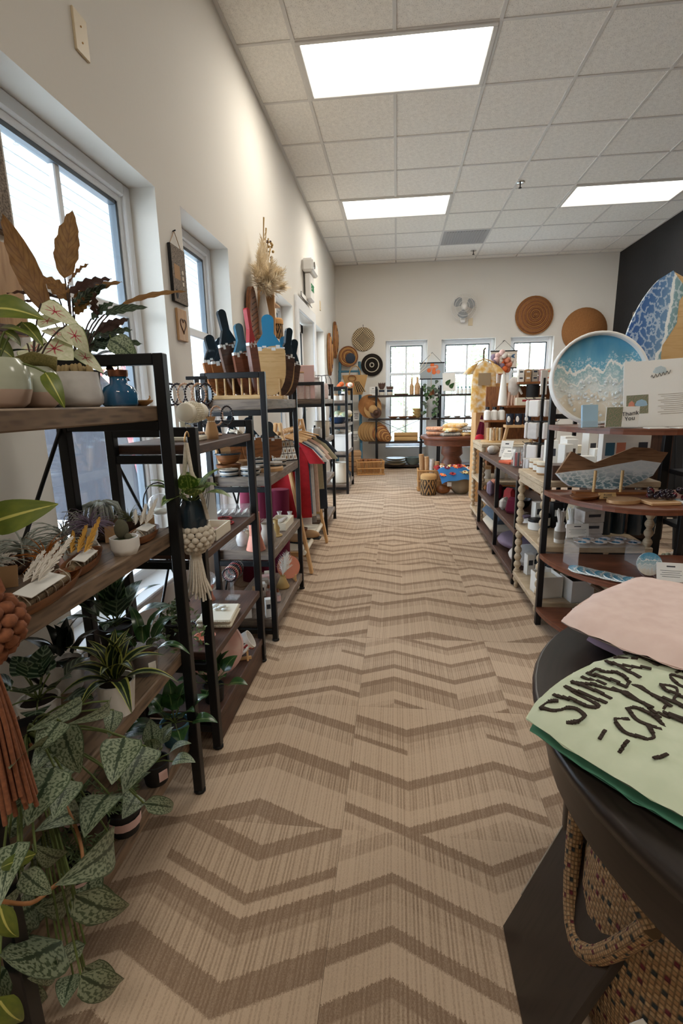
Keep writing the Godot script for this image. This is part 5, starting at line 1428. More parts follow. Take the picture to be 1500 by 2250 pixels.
func left_shelf_far():
	rack("mug_shelf", "tall black steel shelf with grey boards of white ceramics past the clothes rack", -0.58, -0.84, -3.98, -4.57, 1.24, [1.11, 0.79, 0.45, 0.12], "grey_oak", 0.04, 0.0, 0.026)
	var y := 1.11
	mottled("blush_print", "e6dcd8", "d7b9b4", 0.5, 0.05, 14.0)
	vase("dotted_vase", "white vase with pink petal prints on the mug shelf", [Vector2(0.0005, 0), Vector2(0.05, 0), Vector2(0.055, 0.01), Vector2(0.055, 0.11), Vector2(0.045, 0.13), Vector2(0.045, 0.13), Vector2(0.04, 0.13)], "blush_print", Vector3(-0.64, y, -4.36))
	vase("white_jug", "shouldered white jug with black speckle on the mug shelf", [Vector2(0.0005, 0), Vector2(0.05, 0), Vector2(0.052, 0.06), Vector2(0.035, 0.14), Vector2(0.03, 0.16), Vector2(0.038, 0.17)], "stone_white", Vector3(-0.66, y, -4.15))
	for d in [["tall pink and white paper lantern candle", -0.76, -4.02, 0.035, 0.2], ["clear capped diffuser bottle in pink box", -0.70, -4.0, 0.02, 0.1], ["tall white cylinder candle by the wall", -0.77, -4.25, 0.035, 0.17]]:
		var o := thing("pillar_candle", d[0], "candle", Vector3(d[1], y, d[2]))
		part("wax", cyl(d[3], d[4]), "blush_print", o)
		part("lid", MB.new().lathe(disc_profile(d[3] * 1.05, 0.01), 16, Vector3(0, d[4], 0)), "maple", o)
	var q := thing("gift_bag", "flat pink gift bag standing at the near end of the mug shelf", "bag", Vector3(-0.72, y, -4.02), 0.2)
	part("bag", MB.new().box(Vector3(0, 0.13, 0), Vector3(0.14, 0.26, 0.03), 0.003), "rose", q)
	q = thing("earring_tree", "black wire earring tree with curled arms", "jewellery display", Vector3(-0.66, y, -4.49))
	var w := MB.new()
	w.tube([Vector3.ZERO, Vector3(0, 0.2, 0)], 0.003, 6)
	for s in [-1.0, 1.0]:
		for k in 2: w.tube([Vector3(0, 0.2, 0), Vector3(s * 0.03 * (k + 1), 0.205, 0), Vector3(s * 0.04 * (k + 1), 0.17, 0), Vector3(s * 0.042 * (k + 1), 0.12, 0)], 0.003, 6)
	part("wire", w, "black", q)
	part("base", cyl(0.04, 0.006), "black", q)
	carton("tall cream carton behind the earring tree", "paper", Vector3(0.08, 0.24, 0.05), Vector3(-0.76, y, -4.5), 0.0, "rose")
	for d in [["white mug with a black line drawing", -0.64, -4.04, 0.036, 0.085, 0.79], ["clear tumbler on the mug shelf", -0.67, -4.16, 0.032, 0.09, 0.79], ["small jar with red label beside the tumbler", -0.74, -4.2, 0.03, 0.07, 0.79]]:
		var o := thing("mug", d[0], "mug", Vector3(d[1], d[5], d[2]))
		part("cup", MB.new().lathe([Vector2(0.0005, 0), Vector2(d[3], 0), Vector2(d[3], d[4]), Vector2(d[3], d[4]), Vector2(d[3] - 0.003, d[4]), Vector2(d[3] - 0.003, 0.006)], 18), "white" if d[3] > 0.033 else "clear", o)
		var hd := []
		for k in 7: hd.append(Vector3(d[3] + sin(k * PI / 6) * 0.022, d[4] * 0.5 + cos(k * PI / 6) * 0.024, 0))
		part("handle", MB.new().tube(hd, 0.004, 6), "white", o)
	q = thing("utensil_crock", "beige stoneware crock with script lettering under the glass shelf", "crock", Vector3(-0.65, 0.79, -4.36))
	part("body", MB.new().lathe([Vector2(0.0005, 0), Vector2(0.062, 0), Vector2(0.068, 0.13), Vector2(0.068, 0.13), Vector2(0.062, 0.13), Vector2(0.058, 0.02)], 24), "cream_cloth", q)
	var tx := MB.new()
	for k in 5: tx.box(Vector3(0.028 * sin(0.3 + k * 0.2), 0.07, 0.0), Vector3(0.01, 0.016, 0.14), 0.0, Basis(Vector3.UP, 0.4 + k * 0.02))
	part("rim", MB.new().lathe([Vector2(0.066, 0.126), Vector2(0.07, 0.13), Vector2(0.066, 0.134), Vector2(0.06, 0.132)], 24), "clay_grey", q)
	bottle("small dark bottle with white label beside the crock", "resin_dark", 0.018, 0.1, Vector3(-0.70, 0.79, -4.27))
	for k in 4: carton("flat grey boxed candle stacked on the third mug shelf board", "stone_white", Vector3(0.09, 0.05, 0.09), Vector3(-0.68, 0.45 + 0.0505 * (k % 2), -4.12 - 0.2 * (k / 2)), 0.1 * k, "ink", "boxed candles on the mug shelf")
	vase("grey_urn", "grey stoneware urn on the lowest mug shelf board", [Vector2(0.0005, 0), Vector2(0.06, 0), Vector2(0.085, 0.08), Vector2(0.06, 0.17), Vector2(0.04, 0.19), Vector2(0.045, 0.2)], "clay_grey", Vector3(-0.69, 0.12, -4.3))
	# sixth shelf
	rack("bath_shelf", "tall narrow black steel shelf with bath goods near the far corner", -0.58, -0.86, -5.86, -6.57, 1.255, [1.10, 0.83, 0.50, 0.11], "grey_oak", 0.035, 0.0, 0.03)
	y = 1.10
	one("blue_bowl", MB.new().lathe(bowl_profile(0.11, 0.075), 26), mt("blue_gloss", "1d3557", 0.15), "deep glossy blue bowl on the bath shelf", "bowl", Vector3(-0.70, 0.8301, -6.0))
	for k in 7: jar("small white bath jar with %s lid on the top bath board" % ["a black", "a wooden"][k % 2], "white", 0.03, 0.075, Vector3(-0.64 - 0.075 * (k % 3), y, -5.95 - 0.13 * (k / 3)), "black" if k % 2 == 0 else "maple", "paper", "white bath jars")
	q = thing("flower_arrangement", "pale arrangement of cloth flowers and ribbons in a dark dish", "flowers", Vector3(-0.68, 0.83, -6.32))
	part("dish", MB.new().lathe(bowl_profile(0.11, 0.04), 18), "black_matte", q)
	for k in 16: part("flower", MB.new().ball(Vector3(rf(-0.09, 0.09), 0.06 + rf(0, 0.06), rf(-0.12, 0.12)), Vector3(0.04, 0.034, 0.04), 9, 6), ["plume_white", "ivory", mt("mint", "c3cfae", 0.8), mt("butter", "e3d79a", 0.8)][k % 4], q)
	q = thing("white_chest", "white painted keepsake chest with tissue on top", "box", Vector3(-0.69, 0.50, -6.2))
	part("body", MB.new().box(Vector3(0, 0.09, 0), Vector3(0.22, 0.18, 0.5), 0.006), "white", q)
	part("lid", MB.new().box(Vector3(0, 0.19, 0), Vector3(0.235, 0.03, 0.515), 0.006), "white", q)
	for k in 8: part("tissue", MB.new().ball(Vector3(rf(-0.08, 0.08), 0.22, rf(-0.2, 0.2)), Vector3(0.04, 0.02, 0.05), 8, 5), "plume_white", q)
	q = thing("canvas_basket", "cream canvas basket with rope handles on the lowest bath board", "basket", Vector3(-0.69, 0.11, -6.05))
	part("body", MB.new().lathe([Vector2(0.0005, 0), Vector2(0.11, 0), Vector2(0.12, 0.02), Vector2(0.095, 0.22), Vector2(0.1, 0.25), Vector2(0.09, 0.25), Vector2(0.085, 0.2)], 22), "cream_cloth", q)
	part("print", MB.new().box(Vector3(0.098, 0.15, 0.02), Vector3(0.004, 0.05, 0.06), 0.0, Basis(Vector3.FORWARD, -0.12)), "ink", q)
	one("folded_denim", MB.new().box(Vector3(0, 0.05, 0), Vector3(0.2, 0.1, 0.22), 0.03), "denim", "folded navy cloth beside the canvas basket", "cloth", Vector3(-0.69, 0.11, -6.38))
	# orange and white tissue flowers in a bottle on top
	q = thing("paper_flowers", "orange and white paper flowers in a white jar on the bath shelf", "flowers", Vector3(-0.66, y, -6.4))
	part("jar", cyl(0.035, 0.11), "white", q)
	for k in 7: part("bloom", MB.new().ball(Vector3(rf(-0.06, 0.1), 0.16 + rf(-0.03, 0.05), rf(-0.06, 0.06)), Vector3(0.035, 0.03, 0.035), 9, 6), mt("tangerine", "e0703a", 0.8) if k % 2 == 0 else "plume_white", q)
	part("stems", MB.new().tube([Vector3(0, 0.1, 0), Vector3(0.01, 0.16, 0)], 0.02, 6), "stem_green", q)

func left_wall():
	# small switch plates
	for d in [["cream blank wall plate above the nearest window", -1.755, 2.225, 0.045, 0.115], ["cream blank wall plate high by the far window", -6.82, 2.31, 0.045, 0.115]]:
		var o := thing("wall_plate", d[0], "wall plate", Vector3(WX, d[2], d[1]))
		part("plate", MB.new().box(Vector3(0.004, 0, 0), Vector3(0.008, d[4], d[3] * 1.6), 0.002), mt("almond", "d9c8a8", 0.5), o)
		for s in [-1.0, 1.0]: part("screw", MB.new().ball(Vector3(0.008, s * 0.022, 0), 0.003, 8, 5), "gold", o)
	# map print and heart block between the windows
	mottled("old_map", "a8998a", "5d534a", 0.9, 0.06, 16.0)
	var o := thing("map_plaque", "weathered map print plaque hung by a cord between two windows", "wall plaque", Vector3(WX, 1.655, -2.345))
	part("board", MB.new().box(Vector3(0.008, 0, 0), Vector3(0.014, 0.24, 0.15), 0.002), "black_matte", o)
	part("print", MB.new().box(Vector3(0.0158, 0, 0), Vector3(0.001, 0.236, 0.146)), "old_map", o)
	part("patch", MB.new().box(Vector3(0.0166, 0.01, 0.025), Vector3(0.0006, 0.06, 0.06)), "kraft", o)
	for k in 3: part("stamp", MB.new().box(Vector3(0.0166, 0.02 - 0.025 * k, -0.035), Vector3(0.0006, 0.016, 0.014)), "cream_cloth", o)
	part("pine_cone", MB.new().ball(Vector3(0.0166, -0.085, 0.045), Vector3(0.0008, 0.022, 0.014), 8, 6), "black_matte", o)
	part("cord", MB.new().tube([Vector3(0.006, 0.12, 0.06), Vector3(0.006, 0.185, 0.0), Vector3(0.006, 0.12, -0.06)], 0.0016, 5), "kraft", o)
	part("nail", MB.new().tube([Vector3(0.0, 0.185, 0), Vector3(0.014, 0.19, 0)], 0.003, 6), "black", o)
	o = thing("heart_plaque", "small wooden plaque with a burnt heart outline below the map print", "wall plaque", Vector3(WX, 1.442, -2.345))
	part("board", MB.new().box(Vector3(0.007, 0, 0), Vector3(0.012, 0.14, 0.1), 0.002), "maple", o)
	var P := []
	for k in 25:
		var t := TAU * k / 24
		P.append(Vector3(0.0135, 0.0022 * (13 * cos(t) - 5 * cos(2 * t) - 2 * cos(3 * t) - cos(4 * t)), 0.0019 * 16 * pow(sin(t), 3)))
	part("heart", MB.new().tube(P, 0.003, 5, false), "walnut", o)
	# signs at the near pier
	for d in [["dark weathered wooden sign at the near side of the plant window", 1.74, 0.46, "old_map"], ["pine wooden sign below the weathered one", 1.375, 0.22, "maple"]]:
		o = thing("wooden_sign", d[0], "sign", Vector3(WX, d[1], -1.22))
		part("board", MB.new().box(Vector3(0.012, 0, 0), Vector3(0.024, d[2], 0.16), 0.002), d[3], o)
		part("edge", MB.new().box(Vector3(0.013, -d[2] * 0.5 + 0.012, 0), Vector3(0.027, 0.02, 0.163), 0.002), "walnut", o)
	# wall shelf with vase, leaf tray, basket
	o = thing("wall_shelf", "wooden two tier wall box shelf above the clothes rack", "shelf", Vector3(WX, 1.53, -3.72))
	part("board", MB.new().box(Vector3(0.07, 0, 0), Vector3(0.14, 0.02, 0.44), 0.002), "maple", o)
	part("upright", MB.new().box(Vector3(0.06, 0.19, -0.03), Vector3(0.12, 0.36, 0.016), 0.002), "maple", o)
	part("board", MB.new().box(Vector3(0.06, 0.26, -0.12), Vector3(0.12, 0.014, 0.17), 0.002), "maple", o)
	var q := thing("pampas_vase", "slim white bottle vase with a huge bunch of cream pampas grass", "vase", Vector3(-0.925, 1.54, -3.60))
	part("vase", MB.new().lathe([Vector2(0.0005, 0), Vector2(0.032, 0), Vector2(0.045, 0.04), Vector2(0.046, 0.09), Vector2(0.03, 0.2), Vector2(0.016, 0.28), Vector2(0.019, 0.295), Vector2(0.015, 0.29)], 22), "white", q)
	for k in 26:
		var a := k * 2.399
		var e := 0.08 + 0.15 * rf(0.2, 1.0)
		var h := 0.30 + rf(0.0, 0.16)
		var tip := Vector3(absf(cos(a)) * e * 0.8 - 0.02, h, sin(a) * e)
		if k < 4: tip = Vector3(0.02, 0.50 + 0.04 * k, 0.09 - 0.03 * k)
		part("pampas", plume(Vector3(0, 0.285, 0) + (tip - Vector3(0, 0.285, 0)) * 0.2, tip, 0.075, 150, 0.8), "pampas", q)
	for k in 4:
		var tp := Vector3(0.04, 0.6 + 0.05 * k, -0.12 + 0.05 * k)
		part("grass_stalk", MB.new().tube([Vector3(0, 0.28, 0), tp * 0.6 + Vector3(0, 0.12, 0), tp], [0.002, 0.002, 0.006], 5), "ochre", q)
	for k in 14: part("dried_bud", MB.new().ball(Vector3(0.05 + rf(-0.02, 0.02), 0.46 + rf(0, 0.18), -0.06 + rf(-0.03, 0.03)), rf(0.006, 0.012), 6, 4), "ochre" if k % 2 == 0 else "walnut", q)
	q = thing("leaf_tray", "long leaf shaped carved wooden tray standing against the wall", "wall tray", Vector3(WX + 0.03, 1.375, -3.47))
	var lp := []
	for k in 24:
		var t := TAU * k / 24
		lp.append(Vector2(0.1 * sin(t) , 0.235 - 0.235 * cos(t)))
	var mb := MB.new()
	mb.T = Transform3D(Basis(Vector3.UP, PI / 2), Vector3.ZERO)
	part("rim", mb.prism(lp, 0.03), "acacia", q)
	for k in 11:
		var yy := 0.06 + 0.034 * k
		part("rib", MB.new().box(Vector3(0.017, yy, 0), Vector3(0.006, 0.006, 0.15 * sin(PI * yy / 0.47)), 0.001, Basis(Vector3.RIGHT, 0.35)), "walnut", q)
	q = thing("diamond_basket", "lidded basket woven in black and tan diamonds on the wall shelf", "basket", Vector3(-0.905, 1.54, -3.85))
	diamond_material()
	part("body", MB.new().lathe([Vector2(0.0005, 0), Vector2(0.052, 0), Vector2(0.056, 0.005), Vector2(0.056, 0.12)], 24, Vector3.ZERO, true, 1.0), "diamond", q)
	part("lid", MB.new().lathe([Vector2(0.06, 0.115), Vector2(0.06, 0.145), Vector2(0.05, 0.158), Vector2(0.0005, 0.16)], 24), "wicker", q)
	q = thing("wooden_mask", "small dark carved figure on the upper wall shelf tier", "ornament", Vector3(-0.93, 1.80, -3.84))
	part("figure", MB.new().lathe([Vector2(0.0005, 0), Vector2(0.03, 0), Vector2(0.034, 0.05), Vector2(0.02, 0.08), Vector2(0.028, 0.11), Vector2(0.012, 0.16), Vector2(0.0005, 0.165)], 9), "walnut", q)
	part("tag", MB.new().box(Vector3(0.034, 0.03, 0), Vector3(0.002, 0.03, 0.03)), "paper", q)
	# exit light over the door
	q = thing("exit_light", "white emergency exit light box with a round lamp above the door", "exit sign", Vector3(WX, 2.17, -5.75))
	part("sign_box", MB.new().box(Vector3(0.05, 0.13, 0), Vector3(0.06, 0.26, 0.26), 0.01), "white", q)
	part("lamp_head", MB.new().box(Vector3(0.06, 0.33, 0), Vector3(0.12, 0.13, 0.36), 0.02), "white", q)
	part("lamp_ring", MB.new().tube([Vector3(0.115, 0.33, 0.11), Vector3(0.13, 0.33, 0.11)], 0.035, 14), "chrome", q)
	var tm := TextMesh.new()
	tm.text = "EXIT"
	tm.font_size = 16
	tm.pixel_size = 0.006
	tm.depth = 0.004
	part("lettering", tm, mt("exit_green", "2f8a5a", 0.6), q, Vector3(0.082, 0.13, 0), Vector3(0, PI / 2, 0))
	q = thing("door_notice", "thin outlined notice strip over the door casing", "sign", Vector3(WX, 2.105, -5.66))
	part("strip", MB.new().box(Vector3(0.029, 0.06, 0), Vector3(0.006, 0.05, 0.66), 0.001), "black", q)
	part("face", MB.new().box(Vector3(0.0325, 0.06, 0), Vector3(0.001, 0.042, 0.65)), "paper", q)
	# things seen through the near window
	mottled("skirt_dark", "2a2c36", "1f2028", 0.9, 0.06, 9.0)
	mottled("floral_red", "b4475a", "e2c9b0", 0.8, 0.03, 3.0)
	o = thing("sidewalk_clothes_stand", "black garment stand outside on the porch", "clothes stand", Vector3(-1.75, -0.15, -2.85))
	part("rod", MB.new().tube([Vector3(0, 1.52, 0.9), Vector3(0, 1.52, -0.9)], 0.014, 8), "black", o)
	for s in [-0.9, 0.9]: part("upright", MB.new().tube([Vector3(0, 0.0, s), Vector3(0, 1.52, s)], 0.014, 8), "black", o)
	for s in [-0.9, 0.9]: part("foot", MB.new().tube([Vector3(-0.25, 0.014, s), Vector3(0.25, 0.014, s)], 0.014, 8), "black", o)
	garment("long dark skirt hanging outside the plant window", Vector3(-1.75, 1.366, -2.66), "skirt_dark", 0.34, 0.9, 0.0, "clothes outside the window", 1.9, "outdoor_garment")
	garment("red floral dress hanging outside the plant window", Vector3(-1.75, 1.366, -3.15), "floral_red", 0.38, 0.95, 0.12, "clothes outside the window", 1.3, "outdoor_garment")

func diamond_material():
	var tx := paint(192, 96, func(u: float, v: float):
		var a := absf(fposmod(u * 6.0, 1.0) - 0.5) + absf(fposmod(v * 2.2, 1.0) - 0.5)
		var k := fposmod(a * 3.0, 1.0)
		var cc := Color("b48a54") if k > 0.45 else Color("241a14")
		if fposmod(u * 96.0, 1.0) < 0.15 or fposmod(v * 40.0, 1.0) < 0.15: cc = cc.darkened(0.25)
		return cc)
	mt("diamond", "ffffff", 0.8, 0.0, {"albedo_texture": tx})

# shallow woven disc hung on a wall; local z faces out
func wall_disc(label: String, at: Vector3, turn: float, r: float, deep: float, m: String, rings := 0, called := "wall_basket") -> Node3D:
	var o := thing(called, label, "wall basket", at, turn, "woven discs on the walls")
	var mb := MB.new()
	mb.T = Transform3D(Basis(Vector3.RIGHT, PI / 2), Vector3(0, 0, 0.012))
	part("disc", mb.lathe([Vector2(0.0005, 0.03 + deep), Vector2(r * 0.4, 0.028 + deep * 0.9), Vector2(r * 0.8, 0.02 + deep * 0.5), Vector2(r, 0.008), Vector2(r, 0.008), Vector2(r * 0.97, -0.002), Vector2(0.0005, 0.004)], 36, Vector3.ZERO, false), m, o)
	for k in rings:
		var q := (k + 0.6) / rings
		var P := []
		var rr := r * q
		var zz := 0.016 + lerpf(0.031 + deep, 0.009, q * q)
		for j in 33: P.append(Vector3(cos(j * TAU / 32) * rr, sin(j * TAU / 32) * rr, zz))
		part("coil", MB.new().tube(P, r / rings * 0.42, 5, false), ("rope_white" if k % 4 == 1 else m) if m == "wicker_dark" else ("acacia" if k % 2 == 1 else m), o)
	return o

func back_wall():
	mottled("coil_tan", "a87442", "8a5a30", 0.85, 0.05, 9.0)
	mottled("wicker_dark", "2a2019", "1d1511", 0.85, 0.05, 9.0)
	wall_disc("coiled brown basket lid with a knob high on the far wall", Vector3(2.13, 2.35, BZ), 0.0, 0.29, 0.06, "coil_tan", 11)
	var o := wall_disc("domed twill woven brown hat on the far wall by the dark corner", Vector3(2.90, 2.10, BZ), 0.0, 0.34, 0.13, "coil_tan", 0)
	# woven plate with lattice design
	var lat := paint(192, 192, func(u: float, v: float):
		var x := (u - 0.5) * 2.0
		var y := (v - 0.5) * 2.0
		var d := absf(x) + absf(y)
		var cc := Color("c9b592")
		if d < 0.62:
			if fposmod(d * 9.0, 1.0) < 0.5: cc = Color("2c211b")
		else:
			var a := fposmod((x + y) * 5.0, 1.0)
			var b := fposmod((x - y) * 5.0, 1.0)
			if a > 0.42 and b > 0.42: cc = Color("2c211b")
		return cc)
	mt("lattice", "ffffff", 0.85, 0.0, {"albedo_texture": lat, "uv1_scale": Vector3(2.6, 2.6, 1), "uv1_offset": Vector3(0.5, 0.5, 0)})
	var c := []
	for k in 36: c.append(Vector2(cos(TAU * k / 36), sin(TAU * k / 36)) * 0.185)
	o = thing("lattice_plate", "round woven plate with dark diamond lattice on the far wall", "wall basket", Vector3(-0.55, 2.08, BZ + 0.016), 0.0, "woven discs on the walls")
	part("face", MB.new().prism(c, 0.02), "lattice", o)
	part("hook", MB.new().tube([Vector3(0, 0.19, 0), Vector3(0, 0.225, 0)], 0.004, 5), "black", o)
	wall_disc("round black and cream striped woven plate on the far wall", Vector3(-0.41, 1.67, BZ), 0.0, 0.18, 0.0, "wicker_dark", 9)
	o = wall_disc("woven tray with a navy dipped lower half above the blue ladder", Vector3(-0.80, 1.81, BZ + 0.07), 0.25, 0.165, 0.0, "wicker", 6)
	part("navy_disc", MB.new().ball(Vector3(0.03, -0.03, 0.05), Vector3(0.085, 0.085, 0.012), 18, 8), "navy", o)
	wall_disc("tall oval rattan fan on the window wall near the corner", Vector3(WX, 2.04, -8.2), PI / 2, 0.28, 0.02, "wicker", 6).scale = Vector3(0.5, 1, 1)
	wall_disc("oval rattan fan with a navy patch on the window wall", Vector3(WX, 1.76, -7.48), PI / 2, 0.30, 0.02, "wicker", 6).scale = Vector3(0.42, 1, 1)
	# wall fan
	o = thing("wall_fan", "white caged wall fan with grey blades on the far wall", "fan", Vector3(1.035, 2.50, BZ))
	part("bracket", MB.new().box(Vector3(0, -0.17, 0.04), Vector3(0.07, 0.1, 0.08), 0.01), "white", o)
	part("arm", MB.new().tube([Vector3(0, -0.15, 0.06), Vector3(0, -0.02, 0.1)], 0.02, 8), "white", o)
	var cg := MB.new()
	for k in 40:
		var a := TAU * k / 40
		var P := []
		for q in 7: P.append(Vector3(cos(a), sin(a), 0) * (0.03 + 0.17 * sin(q * PI / 12)) + Vector3(0, 0, 0.11 + 0.06 * cos(q * PI / 6) + 0.02))
		cg.tube(P, 0.0012, 4, false)
	for rr in [0.2, 0.14, 0.08]:
		var P := []
		for j in 33: P.append(Vector3(cos(j * TAU / 32) * rr, sin(j * TAU / 32) * rr, 0.17 if rr < 0.19 else 0.12))
		cg.tube(P, 0.003, 5, false)
	part("cage", cg, "white", o)
	for k in 3:
		var a := TAU * k / 3 + 0.4
		part("blade", MB.new().leaf(Vector3(cos(a) * 0.03, sin(a) * 0.03, 0.12), Vector3(cos(a) * 0.175, sin(a) * 0.175, 0.13), Vector3(0, 0, 1), 0.16, 0.02, 0.0, 0, 1.5), mt("blade_grey", "8f9396", 0.4), o)
	part("hub", MB.new().ball(Vector3(0, 0, 0.175), Vector3(0.05, 0.05, 0.015), 16, 6), "white", o)
	o = thing("wall_plate", "cream blank wall plate under the wall fan", "wall plate", Vector3(1.16, 2.29, BZ))
	part("plate", MB.new().box(Vector3(0, 0, 0.004), Vector3(0.07, 0.115, 0.008), 0.002), "almond", o)
	o = thing("canvas_picture", "small mottled grey brown canvas on the dark wall", "picture", Vector3(RX, 2.06, -7.68))
	part("canvas", MB.new().box(Vector3(-0.02, 0, 0), Vector3(0.035, 0.36, 0.3), 0.003), "old_map", o)
	# blue ladder with bag
	o = thing("blue_ladder", "teal blue wooden blanket ladder leaning in the far corner", "ladder", Vector3(-0.77, 0, -8.25))
	for s in [-1.0, 1.0]: part("rail", MB.new().tube([Vector3(s * 0.2, 0.0, 0.14), Vector3(s * 0.16, 1.72, -0.2)], 0.024, 8), "steel_blue", o)
	for k in 5: part("rung", MB.new().tube([Vector3(-0.19, 0.25 + 0.33 * k, 0.09 - 0.066 * k), Vector3(0.19, 0.25 + 0.33 * k, 0.09 - 0.066 * k)], 0.018, 8), "steel_blue", o)
	o = thing("straw_tote", "straw tote bag with a fringed ornament hung on the blue ladder", "bag", Vector3(-0.65, 1.19, -8.02), 0.1)
	var mb := MB.new()
	mb.lathe([Vector2(0.0005, 0), Vector2(0.11, 0.0), Vector2(0.15, 0.12), Vector2(0.2, 0.3), Vector2(0.19, 0.3), Vector2(0.14, 0.12)], 20, Vector3.ZERO, false, 1.0, 1.0, 0.3)
	part("bag", mb, mottled("straw", "c09a68", "a98352", 0.9, 0.1, 16.0), o)
	var P := []
	for k in 9: P.append(Vector3(cos(k * PI / 8) * 0.09, 0.3 + sin(k * PI / 8) * 0.14, 0))
	part("handle", MB.new().tube(P, 0.009, 6), "straw", o)
	P = []
	for k in 17: P.append(Vector3(cos(k * TAU / 16) * 0.06 - 0.05, 0.25 + sin(k * TAU / 16) * 0.045, 0.075))
	var orn := part("ring", MB.new().tube(P, 0.008, 6, false), "acacia", o)
	for k in 9: part("fringe", MB.new().tube([Vector3(-0.02 + 0.01 * k, 0.2, 0.08), Vector3(0.02 + 0.018 * k, 0.04, 0.085)], 0.006, 5), "straw" if k % 2 == 0 else "black_matte", orn)
	for k in 3:
		var q := thing("price_card", ["white printed card hung on the third ladder rung", "white printed card hung on the second ladder rung", "small white card at the lowest ladder rung"][k], "card", [Vector3(-0.66, 0.91, -8.292), Vector3(-0.67, 0.58, -8.226), Vector3(-0.80, 0.25, -8.16)][k])
		part("sheet", MB.new().box(Vector3(0, -0.05, 0.022), Vector3(0.11, 0.16, 0.004), 0.001), "paper", q)
		for j in 4: part("print", MB.new().box(Vector3(0, -0.02 - 0.025 * j, 0.0243), Vector3(0.07 - 0.015 * (j % 2), 0.01, 0.0006)), "ink", q)
	# basket of wood, paper bags
	slat_basket("rattan slat basket of wooden blocks on the floor near the blue ladder", Vector3(-0.40, 0, -7.55), 0.38, 0.20, 0.28, 0.15)
	for k in 5: one("wood_block", MB.new().box(Vector3(0, 0.1, 0), Vector3(0.05, 0.2, 0.1), 0.004), "acacia", "rough wooden block standing in the rattan slat basket", "wood block", Vector3(-0.50 + 0.05 * k, 0.03, -7.55), Vector3(0.1, 0.3 * k, 0.15), "wood blocks in the basket")
	for k in 4: one("kraft_parcel", MB.new().box(Vector3(0, 0.04, 0), Vector3(0.2, 0.08, 0.24), 0.012), "kraft", "tied kraft paper parcel in the stack under the ladder", "parcel", Vector3(-0.66, 0.002 + 0.082 * k, -7.85), Vector3(0, 0.05 * k, 0), "kraft parcels")
	# back shelves
	wood("espresso", "3d2e26", "30241e", "221914", 0.5, 31, 0.8)
	for d in [["black and brown shelf of straw goods under the first far window", -0.325, 0.395], ["black and brown shelf of prints and plants under the middle far window", 0.68, 1.40]]:
		o = thing("far_shelf", d[0], "shelf", Vector3((d[1] + d[2]) * 0.5, 0, -8.28))
		var h: float = (d[2] - d[1]) * 0.5
		for sx in [-1.0, 1.0]:
			for sz in [-1.0, 1.0]: part("post", MB.new().box(Vector3(sx * h, 0.655, sz * 0.16), Vector3(0.03, 1.31, 0.03), 0.002), "black", o)
		for y in [1.175, 0.81, 0.44, 0.06]: part("board", MB.new().box(Vector3(0, y - 0.015, 0), Vector3(h * 2 + 0.26, 0.03, 0.27), 0.003), "espresso", o)
		for s in [-1.0, 1.0]:
			part("brace", MB.new().tube([Vector3(s * h, 0.47, -0.16), Vector3(-s * h, 0.78, -0.16)], 0.005, 5), "black", o)
			part("rail", MB.new().box(Vector3(s * h, 1.295, 0), Vector3(0.028, 0.028, 0.29), 0.002), "black", o)
	var z := -8.2
	for d in [["blue and white pot of carved dark spoons on the far shelf", -0.24, 0.045], ["second blue and white pot with a small brush on the far shelf", -0.11, 0.045]]:
		o = thing("utensil_pot", d[0], "pot", Vector3(d[1], 1.175, z))
		part("pot", MB.new().lathe([Vector2(0.0005, 0), Vector2(d[2], 0), Vector2(d[2], 0.04), Vector2(d[2], 0.09), Vector2(d[2] - 0.005, 0.09), Vector2(d[2] - 0.005, 0.02)], 16), "cream_cloth", o)
		part("band", MB.new().lathe([Vector2(d[2] + 0.001, 0.05), Vector2(d[2] + 0.001, 0.085)], 16), "navy", o)
		for k in 4: part("utensil", MB.new().leaf(Vector3(0, 0.05, 0), Vector3(-0.05 + 0.035 * k, 0.2 if d[1] < -0.2 else 0.14, rf(-0.02, 0.02)), Vector3(0, 0, 1), 0.04, 0.02, 0.3, 0, 1.6), "walnut", o)
	card("black and white printed card at the end of the far shelf", 0.11, 0.13, Vector3(-0.38, 1.175, z), 0.0, 0.1)
	for d in [["slim turned wooden bottle vase with dried grass on the far shelf", 0.235, 0.032, 0.25], ["fuller turned wooden bottle vase on the far shelf", 0.325, 0.045, 0.27]]:
		o = thing("wooden_bottle", d[0], "vase", Vector3(d[1], 1.175, z))
		part("body", MB.new().lathe([Vector2(0.0005, 0), Vector2(d[2] * 0.9, 0), Vector2(d[2], 0.02), Vector2(d[2], d[3] * 0.5), Vector2(d[2] * 0.4, d[3] * 0.72), Vector2(d[2] * 0.35, d[3]), Vector2(d[2] * 0.25, d[3])], 18), "maple", o)
		if d[1] < 0.3:
			for k in 7: part("grass", MB.new().tube([Vector3(0, 0.24, 0), Vector3(-0.1 + 0.06 * k, 0.42, 0.01), Vector3(-0.16 + 0.09 * k, 0.42 + 0.1 * (k % 3), 0.0)], [0.003, 0.003, 0.005], 5), "pampas", o)
	one("long_tray", MB.new().box(Vector3(0, 0.01, 0), Vector3(0.22, 0.02, 0.1), 0.006), "walnut", "low dark wooden tray on the far shelf top", "tray", Vector3(0.07, 1.175, z + 0.02))
